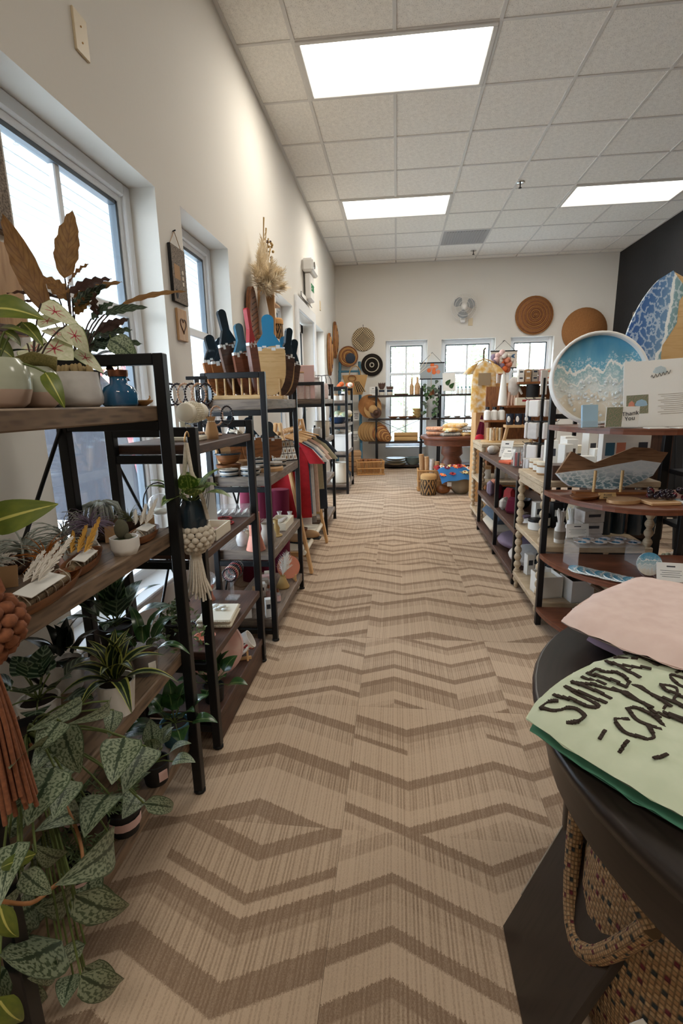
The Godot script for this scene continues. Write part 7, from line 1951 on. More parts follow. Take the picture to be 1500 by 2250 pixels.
	part("board", MB.new().box(Vector3(0, 0.22, 0), Vector3(0.2, 0.02, 0.12), 0.002), "pine", o)
	for s in [-1.0, 1.0]: part("leg", MB.new().box(Vector3(s * 0.1, 0.11, 0), Vector3(0.02, 0.23, 0.03), 0.002, Basis(Vector3.BACK, s * 0.2)), "pine", o)
	for k in 3:
		o = thing("navy_tumbler", "navy tumbler with a white moon print on the pine riser", "tumbler", Vector3(0.865 + 0.065 * k, 0.885, -4.0), 0.0, "navy tumblers")
		part("cup", MB.new().lathe([Vector2(0.0005, 0), Vector2(0.026, 0), Vector2(0.03, 0.085), Vector2(0.027, 0.085), Vector2(0.024, 0.01)], 14), "navy", o)
		part("moon", MB.new().ball(Vector3(-0.012, 0.045, 0.024), Vector3(0.014, 0.024, 0.006), 10, 6), "white", o)
	one("white_urn", MB.new().lathe(bowl_profile(0.07, 0.07), 20), "ivory", "round cream bowl under the pine riser", "bowl", Vector3(0.92, 0.655, -4.0))
	# iron console middle and bottom
	for k in 2: one("black_bowl", MB.new().lathe(bowl_profile(0.075, 0.06), 24), "resin_dark", ["glossy black bowl on the middle walnut board", "second glossy black bowl nearer the oak console"][k], "bowl", Vector3(0.86, 0.34, -3.95 + 0.45 * k))
	for k in 5:
		var s := MB.new()
		s.box(Vector3(0, 0.055, 0), Vector3(0.13, 0.11, 0.05), 0.02)
		for i in s.v.size(): s.v[i] = s.v[i] * Vector3(1.0 - 0.35 * s.v[i].y / 0.11, 1, 1)
		one("folded_pouch", s, ["magenta", "air_purple", "coral", "red", "magenta"][k], ["pleated magenta pouch on the middle walnut board", "pleated purple pouch on the middle walnut board", "coral pouch behind the black bowl", "red pouch beside the post", "second magenta pouch at the near end"][k], "pouch", [Vector3(0.77, 0.34, -3.80), Vector3(0.74, 0.34, -3.98), Vector3(0.79, 0.34, -4.08), Vector3(0.82, 0.34, -3.66), Vector3(0.77, 0.34, -3.30)][k], Vector3(0, 1.2 + 0.3 * k, 0))
	one("lace_sachet", MB.new().box(Vector3(0, 0.04, 0), Vector3(0.1, 0.08, 0.05), 0.02), "stone_white", "white lace sachet propped at the board edge", "sachet", Vector3(0.74, 0.34, -3.45), Vector3(0, 1.0, 0))
	for k in 3: one("folded_throw", MB.new().box(Vector3(0, 0.045, 0), Vector3(0.3, 0.09, 0.42), 0.04), ["cream_cloth", "blue_cotton", "white_cotton"][k], ["cream folded throw at the bottom of the stack", "blue striped folded throw in the middle of the stack", "white folded throw on top of the stack"][k], "blanket", Vector3(0.86, 0.07 + 0.085 * k, -3.92), Vector3(0, 0.06 * k, 0))
	for k in 2: one("lavender_cushion", MB.new().ball(Vector3(0, 0.055, 0), Vector3(0.17, 0.055, 0.2), 18, 10), "air_purple" if k == 0 else "white_cotton", ["lavender patterned cushion on the lowest walnut board", "white floral cushion at the near end of the lowest walnut board"][k], "cushion", Vector3(0.87, 0.07, -3.42 + 0.36 * k))
	# --- far bobbin console
	o = thing("bamboo_carousel", "round bamboo carousel of wooden pens", "pen holder", Vector3(0.85, 0.715, -4.52))
	part("tray", cyl(0.11, 0.014, 28), "bamboo", o)
	for k in 14: part("pen", MB.new().tube([Vector3(cos(k * 0.449) * 0.06, 0.014, sin(k * 0.449) * 0.06), Vector3(cos(k * 0.449) * 0.06, 0.12, sin(k * 0.449) * 0.06)], 0.01, 8), ["bamboo", "maple", "ivory"][k % 3], o)
	part("hub", cyl(0.03, 0.1, 14), "ivory", o)
	o = thing("tiered_display", "stepped pine and walnut display unit behind the oak console", "display stand", Vector3(1.12, 0, -4.98))
	part("back_panel", MB.new().box(Vector3(0.05, 0.6, -0.1), Vector3(0.62, 1.2, 0.02), 0.002), "acacia", o)
	for d in [[-0.16, 0.88, 0.3], [0.02, 1.01, 0.26], [0.16, 1.22, 0.36]]: part("board", MB.new().box(Vector3(d[0], d[1], 0.04), Vector3(d[2], 0.02, 0.26), 0.002), "acacia", o)
	for s in [-0.25, 0.35]: part("side", MB.new().box(Vector3(s, 0.435 if s < 0 else 0.6, 0), Vector3(0.02, 0.87 if s < 0 else 1.2, 0.2), 0.002), "acacia", o)
	for k in 6: bottle("small white bottle with black cap and red dots on the stepped display", "white", 0.026, 0.12, Vector3(0.85 + 0.065 * (k % 3), 0.891, -4.86 - 0.07 * (k / 3)), "black", "paper", "black capped bottles on the stepped display")
	o = thing("glove_hand", "white glove form with pinkish fingers standing on the stepped display", "display hand", Vector3(1.08, 1.021, -4.9), 0.3)
	part("palm", MB.new().ball(Vector3(0, 0.17, 0), Vector3(0.06, 0.09, 0.03), 14, 10), "white_cotton", o)
	for k in 4: part("finger", MB.new().tube([Vector3(-0.04 + 0.026 * k, 0.12, 0), Vector3(-0.05 + 0.03 * k, 0.04, 0.006), Vector3(-0.054 + 0.034 * k, 0.0, 0.008)], [0.014, 0.012, 0.009], 8), "blush_cotton", o)
	part("thumb", MB.new().tube([Vector3(0.045, 0.16, 0.01), Vector3(0.075, 0.1, 0.02)], [0.014, 0.01], 8), "white_cotton", o)
	one("paper_cone", MB.new().lathe([Vector2(0.045, 0), Vector2(0.02, 0.28), Vector2(0.0005, 0.29)], 14), "paper", "tall white paper cone beside the glove form", "cone", Vector3(0.985, 1.021, -4.9))
	for k in 10: carton("small boxed soap in mixed pale colours on the top display board", ["paper", "kraft", "clay_grey", "rose", "ivory"][k % 5], Vector3(0.05, 0.055, 0.06), Vector3(1.13 + 0.062 * (k % 5), 1.2305 + 0.056 * (k / 5), -4.88), 0.0, ["ink", "paper", "navy", "paper", "coral"][k % 5], "boxed soaps on the top display board")
	carton("cream box with an oval red badge behind the spinner", "ivory", Vector3(0.26, 0.07, 0.1), Vector3(1.22, 1.021, -4.86), 0.0, "red")
	o = thing("black_canister", "squat matte black canister on the stepped display", "canister", Vector3(1.24, 1.092, -4.86))
	part("body", cyl(0.055, 0.1, 18), "black_matte", o)
	part("lid", MB.new().lathe(disc_profile(0.057, 0.014), 18, Vector3(0, 0.1, 0)), "black", o)
	# far side behind the curved shelf
	o = thing("plaid_shelf", "dark shelf with folded red plaid blankets deeper in the shop", "shelf", Vector3(1.95, 0, -4.6))
	for x in [-0.35, 0.35]:
		for z in [-0.15, 0.15]: part("post", MB.new().box(Vector3(x, 0.5, z), Vector3(0.03, 1.0, 0.03), 0.002), "black", o)
	for y in [0.2, 0.6, 0.98]: part("board", MB.new().box(Vector3(0, y, 0), Vector3(0.74, 0.025, 0.34), 0.002), "walnut", o)
	for k in 3: one("plaid_blanket", MB.new().box(Vector3(0, 0.05, 0), Vector3(0.28, 0.1, 0.26), 0.035), ["red_cotton", "red", "magenta"][k], ["lowest folded red plaid blanket", "middle folded red plaid blanket", "top folded wine coloured blanket"][k], "blanket", Vector3(1.86, 0.6135 + 0.1 * k, -4.55), Vector3(0, 0.1 * k, 0))
	o = thing("chalkboard_easel", "black A frame chalkboard easel behind the curved shelf", "easel", Vector3(1.80, 0, -3.8), -0.2)
	for s in [-1.0, 1.0]:
		part("leg", MB.new().box(Vector3(s * 0.2, 0.48, 0.03), Vector3(0.045, 0.98, 0.03), 0.003, Basis.from_euler(Vector3(-0.1, 0, s * 0.06))), "black_matte", o)
		part("leg", MB.new().box(Vector3(s * 0.16, 0.45, -0.16), Vector3(0.03, 0.92, 0.02), 0.003, Basis.from_euler(Vector3(0.16, 0, s * 0.04))), "grey_oak", o)
	part("chalkboard", MB.new().box(Vector3(0, 0.56, 0.02), Vector3(0.36, 0.58, 0.015), 0.002, Basis(Vector3.RIGHT, -0.1)), "black_matte", o)
	part("cross_bar", MB.new().box(Vector3(0, 0.25, 0.07), Vector3(0.4, 0.04, 0.02), 0.002), "black_matte", o)
	# low goods seen through the curved shelf
	o = thing("black_ladder_shelf", "black stepped ladder shelf behind the curved shelf", "shelf", Vector3(1.62, 0, -2.75), 0.0)
	for x in [-0.16, 0.16]:
		for z in [-0.14, 0.14]: part("post", MB.new().box(Vector3(x, 0.47, z), Vector3(0.04, 0.94, 0.03), 0.002), "black", o)
	for y in [0.12, 0.4, 0.68, 0.93]: part("rung", MB.new().box(Vector3(0, y, 0), Vector3(0.28, 0.025, 0.25), 0.002), "black", o)
	for k in 9:
		var q := thing("dried_posy", "small posy of orange and sage dried flowers in a glass", "flowers", Vector3(1.50 + 0.11 * (k % 3), [0.1335, 0.4135, 0.1335][k / 3], -2.80 + 0.08 * (k / 3)), 0.0, "dried flower posies")
		part("glass", MB.new().lathe([Vector2(0.0005, 0), Vector2(0.024, 0), Vector2(0.03, 0.05)], 12), "clear", q)
		for j in 7: part("bloom", MB.new().ball(Vector3(0.028 * cos(j * 2.4), 0.075 + 0.022 * sin(j * 1.7), 0.028 * sin(j * 2.4)), 0.014, 7, 5), ["coral", "sage_glaze", "plume_white"][(j + k) % 3], q)
	for k in 5: bottle("glossy black wine bottle lying dark under the curved shelf", "resin_dark", 0.034, 0.24, Vector3(1.0 + 0.075 * k, 0.385, -2.66 + 0.02 * (k % 2)), "chrome", "resin_dark", "dark bottles behind the curved shelf")

func beach_paint(key: String, sd: int, sandy: bool, sc: Vector3, of: Vector3):
	var f := noise(sd, 0.03, 4)
	var g := noise(sd + 3, 0.09, 3, FastNoiseLite.TYPE_CELLULAR)
	g.cellular_return_type = FastNoiseLite.RETURN_DISTANCE2_SUB
	var tx := paint(256, 256, func(u: float, v: float):
		var y := v + f.get_noise_2d(u * 200, v * 60) * 0.12
		var cell := g.get_noise_2d(u * 180, v * 180)
		var cc := Color("4296c4").lerp(Color("8fc3d6"), clampf(y * 2.0, 0, 1))
		if y > 0.36: cc = Color("8fbcc8").lerp(Color("dfe6e4"), clampf((y - 0.36) * 4.0, 0, 1))
		if y > 0.68 and sandy: cc = Color("e6e0d4").lerp(Color("d6c8ae"), clampf((y - 0.68) * 3.0, 0, 1))
		if cell > -0.72 and cell < -0.55 and y > 0.25 and y < 0.8: cc = cc.lerp(Color("f2f4f2"), 0.55)
		if absf(y - 0.36) < 0.018 or absf(y - 0.52) < 0.012: cc = Color("f4f6f4")
		return cc)
	mt(key, "ffffff", 0.08, 0.0, {"albedo_texture": tx, "uv1_scale": sc, "uv1_offset": of, "clearcoat_enabled": true, "clearcoat": 0.6, "clearcoat_roughness": 0.05})

func curved_shelf():
	var cx := 0.99
	var cz := -2.335
	var o := thing("curved_shelf", "half round cherry wood shelf with black posts full of resin ocean art", "shelf", Vector3(cx, 0, cz))
	var poly := []
	for k in 25: poly.append(Vector2(cos(PI * k / 24) * 0.315, sin(PI * k / 24) * 0.435))
	for y in [0.965, 0.67, 0.365, 0.095]:
		var mb := MB.new()
		mb.T = Transform3D(Basis(Vector3.RIGHT, PI / 2), Vector3(0, y - 0.011, 0))
		part("board", mb.prism(poly, 0.022), "cherry", o)
	for x in [-0.3, 0.3]: part("post", MB.new().box(Vector3(x, 0.557, -0.012), Vector3(0.026, 1.114, 0.026), 0.002), "black", o)
	part("cross_rail", MB.new().box(Vector3(0, 1.0, -0.012), Vector3(0.574, 0.022, 0.022), 0.002), "black", o)
	part("cross_rail", MB.new().box(Vector3(0, 0.05, -0.012), Vector3(0.574, 0.022, 0.022), 0.002), "black", o)
	var y := 0.965
	# round ocean tray
	beach_paint("beach_round", 51, true, Vector3(2.9, 2.9, 1), Vector3(0.5, 0.5, 0))
	var sf := noise(57, 0.025, 4)
	var sg := noise(58, 0.06, 3, FastNoiseLite.TYPE_CELLULAR)
	sg.cellular_return_type = FastNoiseLite.RETURN_DISTANCE2_SUB
	var st := paint(256, 256, func(u: float, v: float):
		var k := (u - 0.02) * 1.7 + v * 0.35 - 0.28 + sf.get_noise_2d(u * 80, v * 200) * 0.1
		var cc := Color("3a5f9a").lerp(Color("7c9fc0"), clampf(k * 1.8, 0, 1))
		if k > 0.55: cc = Color("8fb0bb").lerp(Color("6f8f8c"), clampf((k - 0.55) * 4.0, 0, 1))
		if sg.get_noise_2d(u * 260, v * 300) < -0.8: cc = cc.lerp(Color("e8eef0"), 0.6)
		if absf(k - 0.55) < 0.03 or k > 0.86: cc = Color("eef2f0")
		return cc)
	mt("beach_edge", "ffffff", 0.1, 0.0, {"albedo_texture": st, "uv1_scale": Vector3(2.6, 1.5, 1), "uv1_offset": Vector3(0.45, 1.0, 0)})
	beach_paint("beach_small", 61, true, Vector3(9, 9, 1), Vector3(0.5, 0.5, 0))
	var B := Basis(Vector3.RIGHT, -0.12)
	var c := []
	for k in 40: c.append(Vector2(cos(TAU * k / 40), sin(TAU * k / 40)) * 0.17)
	o = thing("ocean_tray", "large round white rimmed tray with a poured ocean beach scene", "resin art", Vector3(0.80, y, -2.16), -0.1)
	var mb := MB.new()
	mb.T = Transform3D(B, Vector3(0, 0.186, 0))
	part("face", mb.prism(c, 0.012), "beach_round", o)
	mb = MB.new()
	mb.T = Transform3D(B * Basis(Vector3.RIGHT, PI / 2), Vector3(0, 0.186, 0))
	part("rim", mb.lathe([Vector2(0.17, -0.012), Vector2(0.182, -0.012), Vector2(0.182, -0.012), Vector2(0.182, 0.03), Vector2(0.176, 0.034), Vector2(0.17, 0.03), Vector2(0.17, -0.012)], 44), "white", o)
	var sh := MB.new()
	for k in 70:
		var a := rf(PI * 1.05, PI * 1.95)
		var rr := sqrt(rf(0.0, 1.0)) * 0.155
		sh.ball(B * Vector3(cos(a) * rr, sin(a) * rr, 0.008) + Vector3(0, 0.186, 0), Vector3(rf(0.003, 0.008), rf(0.003, 0.008), 0.003), 6, 4)
	part("shell_inlay", sh, "resin_white", o).set_meta("kind", "stuff")
	# surfboard art
	o = thing("surfboard_art", "surfboard shaped wooden panel with blue wave resin along one side", "resin art", Vector3(1.11, y, -2.29), -0.1)
	var sb := []
	var sr := []
	for k in 21:
		var q := k / 20.0
		sb.append(Vector2(-0.165 * pow(sin(PI * (0.16 + 0.84 * q)), 0.6) if k < 20 else 0.0, 0.61 * q))
	for k in 21:
		var q := 1.0 - k / 20.0
		if k > 0: sb.append(Vector2(0.165 * pow(sin(PI * (0.16 + 0.84 * q)), 0.6), 0.61 * q))
	mb = MB.new()
	mb.T = Transform3D(Basis(Vector3.RIGHT, -0.05), Vector3.ZERO)
	part("panel", mb.prism(sb, 0.016), "bamboo", o)
	for k in 21:
		var q := k / 20.0
		sr.append(Vector2((-0.167 * pow(sin(PI * (0.16 + 0.84 * q)), 0.6)) if k < 20 else 0.0, 0.612 * q))
	for k in 14:
		var q := 1.0 - (k + 0.5) / 14.0
		sr.append(Vector2(-0.05 + 0.13 * pow(q, 1.6) + 0.012 * sin(q * 21.0) - (0.06 if q > 0.9 else 0.0), 0.6 * q))
	mb = MB.new()
	mb.T = Transform3D(Basis(Vector3.RIGHT, -0.05), Vector3.ZERO)
	part("wave", mb.prism(sr, 0.0185), "beach_edge", o)
	# poster, cards
	mt("card_blue", "9fc0d6", 0.5)
	o = thing("artist_poster", "white artist notice with a small photo and script logo", "poster", Vector3(0.985, y, -2.02), -0.12)
	B = Basis.from_euler(Vector3(-0.12, 0, 0.05))
	part("sheet", MB.new().box(B * Vector3(0, 0.125, 0), Vector3(0.245, 0.25, 0.004), 0.0005, B), "paper", o)
	part("photo", MB.new().box(B * Vector3(-0.075, 0.09, 0.0024), Vector3(0.075, 0.07, 0.0008), 0.0, B), mottled("photo_print", "5f7a58", "a98f80", 0.5, 0.06, 24.0), o)
	part("photo_disc", MB.new().ball(B * Vector3(-0.062, 0.088, 0.003), Vector3(0.022, 0.02, 0.0006), 14, 4), "card_blue", o)
	part("photo_figure", MB.new().ball(B * Vector3(-0.096, 0.08, 0.003), Vector3(0.012, 0.024, 0.0006), 12, 4), "terra_pink", o)
	part("logo", MB.new().ball(B * Vector3(0.0, 0.205, 0.0022), Vector3(0.024, 0.022, 0.0006), 16, 4), mottled("logo_wash", "a9c6d2", "e2e6e6", 0.6, 0.08, 40.0), o)
	var ln := MB.new()
	for k in 11: ln.box(B * Vector3(0.055, 0.122 - 0.0072 * k, 0.0024), Vector3(0.12 - 0.02 * float(k % 3), 0.0016, 0.0006), 0.0, B)
	part("print", ln, "clay_grey", o)
	var sc := []
	for k in 26: sc.append(B * Vector3(-0.03 + 0.0026 * k, 0.188 + 0.007 * sin(k * 1.3) + 0.0006 * k, 0.003))
	part("script", MB.new().tube(sc, 0.0009, 4, false), "ink", o)
	part("stand", MB.new().box(Vector3(0, 0.003, 0.0), Vector3(0.25, 0.006, 0.07), 0.001), "clear", o)
	o = thing("thank_you_card", "small photo thank you card in a clear stand", "card", Vector3(0.835, y, -1.985), -0.05)
	part("sheet", MB.new().box(Vector3(0, 0.042, 0), Vector3(0.115, 0.075, 0.003), 0.0005), "paper", o)
	part("photo", MB.new().box(Vector3(-0.028, 0.042, 0.0018), Vector3(0.055, 0.072, 0.0006)), "photo_print", o)
	for d in [["Thank", 0.055], ["You", 0.037]]:
		var tm := TextMesh.new()
		tm.text = d[0]
		tm.font_size = 16
		tm.pixel_size = 0.0012
		tm.depth = 0.0005
		part("lettering", tm, "ink", o, Vector3(0.027, d[1], 0.0022), Vector3(0, 0, 0.12))
	part("stand", MB.new().box(Vector3(0, 0.002, 0), Vector3(0.09, 0.004, 0.05), 0.0005), "clear", o)
	o = thing("blue_card_holder", "clear holder with pale blue cards on the curved shelf top", "card holder", Vector3(0.735, y, -2.03), 0.1)
	part("cards", MB.new().box(Vector3(0, 0.045, 0), Vector3(0.06, 0.085, 0.012), 0.001, Basis(Vector3.RIGHT, -0.15)), "card_blue", o)
	part("holder", MB.new().box(Vector3(0, 0.014, 0.004), Vector3(0.07, 0.028, 0.034), 0.002), "clear", o)
	for k in 2: one("price_slip", MB.new().box(Vector3(0, 0.002, 0), Vector3(0.07, 0.004, 0.05), 0.0005), "paper", "white paper slip lying at the front of the shelf top", "paper slip", Vector3(0.94 + 0.09 * k, y, -1.945), Vector3(0, 0.2 * k, 0), "paper slips")
	# second board: live edge charcuterie boards
	y = 0.67
	var fc := noise(71, 0.05, 3, FastNoiseLite.TYPE_CELLULAR)
	fc.cellular_return_type = FastNoiseLite.RETURN_DISTANCE2_SUB
	var fw := noise(73, 0.02, 3)
	var ft := paint(256, 128, func(u: float, v: float):
		var yy := v + fw.get_noise_2d(u * 180, v * 80) * 0.18
		var c2 := fc.get_noise_2d(u * 300, v * 150)
		var cc := Color("e9eeee").lerp(Color("6f8b96"), clampf((yy - 0.35) * 2.2, 0, 1))
		if c2 < -0.78: cc = cc.lerp(Color("f3f5f4"), 0.75)
		return cc)
	mt("foam", "ffffff", 0.1, 0.0, {"albedo_texture": ft, "uv1_scale": Vector3(2.1, 7.5, 1), "uv1_offset": Vector3(0, 1, 0)})
	o = thing("live_edge_board", "wide live edge wooden board with white and grey blue wave resin", "resin art", Vector3(0.70, y + 0.012, -2.25), 0.06)
	B = Basis(Vector3.RIGHT, -0.2)
	mb = MB.new()
	mb.T = Transform3D(B, Vector3.ZERO)
	part("wood", mb.prism([Vector2(0.0, 0.075), Vector2(0.065, 0.17), Vector2(0.165, 0.118), Vector2(0.33, 0.185), Vector2(0.40, 0.18), Vector2(0.435, 0.165), Vector2(0.475, 0.16), Vector2(0.445, 0.115), Vector2(0.36, 0.128), Vector2(0.25, 0.11), Vector2(0.15, 0.09), Vector2(0.08, 0.085)], 0.02), "teak", o)
	mb = MB.new()
	mb.T = Transform3D(B, Vector3.ZERO)
	part("wave", mb.prism([Vector2(0.0, 0.075), Vector2(0.08, 0.085), Vector2(0.15, 0.09), Vector2(0.25, 0.11), Vector2(0.36, 0.128), Vector2(0.445, 0.115), Vector2(0.41, 0.06), Vector2(0.37, 0.04), Vector2(0.31, 0.02), Vector2(0.24, 0.0), Vector2(0.14, 0.008), Vector2(0.06, 0.018), Vector2(0.03, 0.04)], 0.021), "foam", o)
	o = thing("peg_stand", "low wooden stand with two dowels holding the live edge board", "rack", Vector3(0.92, y, -2.215))
	part("base", MB.new().box(Vector3(0, 0.006, -0.02), Vector3(0.3, 0.012, 0.05), 0.002), "acacia", o)
	for x in [-0.075, 0.035]: part("dowel", MB.new().tube([Vector3(x, 0.012, 0.0), Vector3(x, 0.105, 0.004)], 0.006, 10), "bamboo", o)
	o = thing("oval_dish", "oval acacia dish with a handle on the curved shelf", "dish", Vector3(0.775, y, -2.11), 0.5)
	part("dish", MB.new().lathe([Vector2(0.0005, 0), Vector2(0.04, 0), Vector2(0.055, 0.016), Vector2(0.05, 0.017), Vector2(0.03, 0.006), Vector2(0.0005, 0.005)], 22, Vector3.ZERO, false, 1.0, 1.3, 0.8), "acacia", o)
	part("handle", MB.new().box(Vector3(0.095, 0.011, 0), Vector3(0.06, 0.014, 0.022), 0.005), "acacia", o)
	o = thing("please_ask_tag", "small tan wooden tag lettered please ask for", "tag", Vector3(0.862, y, -2.11), 0.1)
	part("plate", MB.new().box(Vector3(0, 0.014, 0), Vector3(0.07, 0.027, 0.004), 0.001, Basis(Vector3.RIGHT, -0.4)), "bamboo", o)
	for d in [["PLEASE", 0.019], ["ASK FOR", 0.009]]:
		var tm := TextMesh.new()
		tm.text = d[0]
		tm.font_size = 16
		tm.pixel_size = 0.0006
		tm.depth = 0.0004
		part("lettering", tm, "ink", o, Vector3(0, d[1], 0.0045 - (d[1] - 0.014) * 0.42), Vector3(-0.4, 0, 0))
	one("pale_board", MB.new().lathe(disc_profile(0.07, 0.014), 28, Vector3.ZERO, false, 1.0, 1.0, 0.7), "maple", "oval pale cutting board on the curved shelf", "cutting board", Vector3(0.90, y, -2.05), Vector3(0, 0.4, 0))
	o = thing("blue_tip_board", "pale board with blue white resin tip under the grapes", "cutting board", Vector3(1.04, y, -2.02), 0.15)
	part("wood", MB.new().box(Vector3(-0.02, 0.007, 0), Vector3(0.12, 0.014, 0.08), 0.003), "maple", o)
	part("tip", MB.new().box(Vector3(0.07, 0.007, 0), Vector3(0.06, 0.0142, 0.06), 0.004), "foam", o)
	o = thing("grape_cluster", "cluster of glossy dark glass grapes with fabric leaves", "ornament", Vector3(1.045, y + 0.015, -2.04))
	for k in 26: part("grape", MB.new().ball(Vector3(rf(-0.065, 0.07), 0.011 + rf(0, 0.028), rf(-0.035, 0.03)), 0.0115, 10, 7), "bead_dark" if k % 6 else mt("grape_red", "5a1a24", 0.12), o)
	for k in 3: part("leaf", MB.new().leaf(Vector3(0.07, 0.012, 0.0), Vector3(0.14, 0.03 - 0.012 * k, -0.03 + 0.04 * k), Vector3.UP, 0.05, 0.08, 0.15), "herb", o)
	# third board: acrylic riser with shells, coasters
	y = 0.365
	o = thing("acrylic_riser", "clear acrylic riser table on the third curved board", "display riser", Vector3(0.89, y, -2.17), 0.12)
	part("top", MB.new().box(Vector3(0, 0.103, 0), Vector3(0.28, 0.005, 0.13), 0.001), "clear", o)
	for s in [-1.0, 1.0]: part("side", MB.new().box(Vector3(s * 0.138, 0.05, 0), Vector3(0.005, 0.1, 0.13), 0.001), "clear", o)
	for k in 7:
		var q := thing("shell_ring_dish", "scalloped shell ring dish with blue resin and a clear stud", "ring dish", Vector3(0.79 + 0.068 * (k % 4) + (0.034 if k > 3 else 0.0), y + 0.106, -2.14 - 0.05 * (k / 4)), 0.0, "shell ring dishes")
		var pr := MB.new()
		var rows := []
		for r in [[0.0005, 0.002], [0.015, 0.001], [0.03, 0.008], [0.033, 0.012], [0.028, 0.009], [0.012, 0.004], [0.0005, 0.004]]:
			var row := PackedVector3Array()
			for j in 24: row.append(Vector3(cos(TAU * j / 24), 0, sin(TAU * j / 24)) * (r[0] * (1.0 + 0.08 * cos(TAU * j / 24 * 8.0))) + Vector3(0, r[1], 0))
			rows.append(row)
		part("shell", pr.grid(rows, true), "stone_white", q)
		part("resin", MB.new().lathe([Vector2(0.017, 0.0075), Vector2(0.0005, 0.0065)], 16), "resin_blue", q)
		part("stud", MB.new().lathe([Vector2(0.003, 0.006), Vector2(0.002, 0.022), Vector2(0.0005, 0.024)], 8), "clear", q)
	for k in 7:
		var cp := []
		for j in 28: cp.append(Vector2(cos(TAU * j / 28), sin(TAU * j / 28)) * 0.043)
		var cm := MB.new()
		cm.T = Transform3D(Basis.from_euler(Vector3(-PI / 2 + 0.08, 0, 0)), Vector3.ZERO)
		one("ocean_coaster", cm.prism(cp, 0.006), "beach_small", "round ocean resin coaster in the overlapping row", "coaster", Vector3(0.768 + 0.027 * k, y + 0.0078, -2.085 + 0.0225 * k), Vector3(0.0, 0.9 + 0.35 * (k % 3), 0.0), "overlapping ocean coasters")
	o = thing("upright_coaster", "round sea and sky resin disc standing on a small easel", "coaster", Vector3(1.02, y, -2.04), -0.1)
	mb = MB.new()
	mb.T = Transform3D(Basis(Vector3.RIGHT, -0.2), Vector3(0, 0.052, 0))
	c = []
	for k in 30: c.append(Vector2(cos(TAU * k / 30), sin(TAU * k / 30)) * 0.047)
	part("disc", mb.prism(c, 0.006), "beach_small", o)
	part("easel", MB.new().tube([Vector3(-0.02, 0.003, 0.02), Vector3(-0.02, 0.003, -0.03), Vector3(0, 0.05, -0.015), Vector3(0.02, 0.003, -0.03), Vector3(0.02, 0.003, 0.02)], 0.002, 5), "clear", o)
	card("white printed card on a clear easel at the front of the third curved board", 0.1, 0.075, Vector3(1.07, y, -1.965), -0.15, 0.35)
	card("white printed card behind the acrylic riser", 0.1, 0.06, Vector3(0.80, y + 0.106, -2.225), 0.1, 0.2)
	y = 0.095
	card("white printed card standing on the lowest curved board", 0.1, 0.07, Vector3(0.83, y, -2.14), 0.0, 0.25)
	one("slanted_board", MB.new().box(Vector3(0, 0.09, 0), Vector3(0.3, 0.012, 0.14), 0.002, Basis(Vector3.BACK, -0.6)), "grey_oak", "grey wooden board leaning on the lowest curved board", "board", Vector3(0.98, y + 0.003, -2.25))

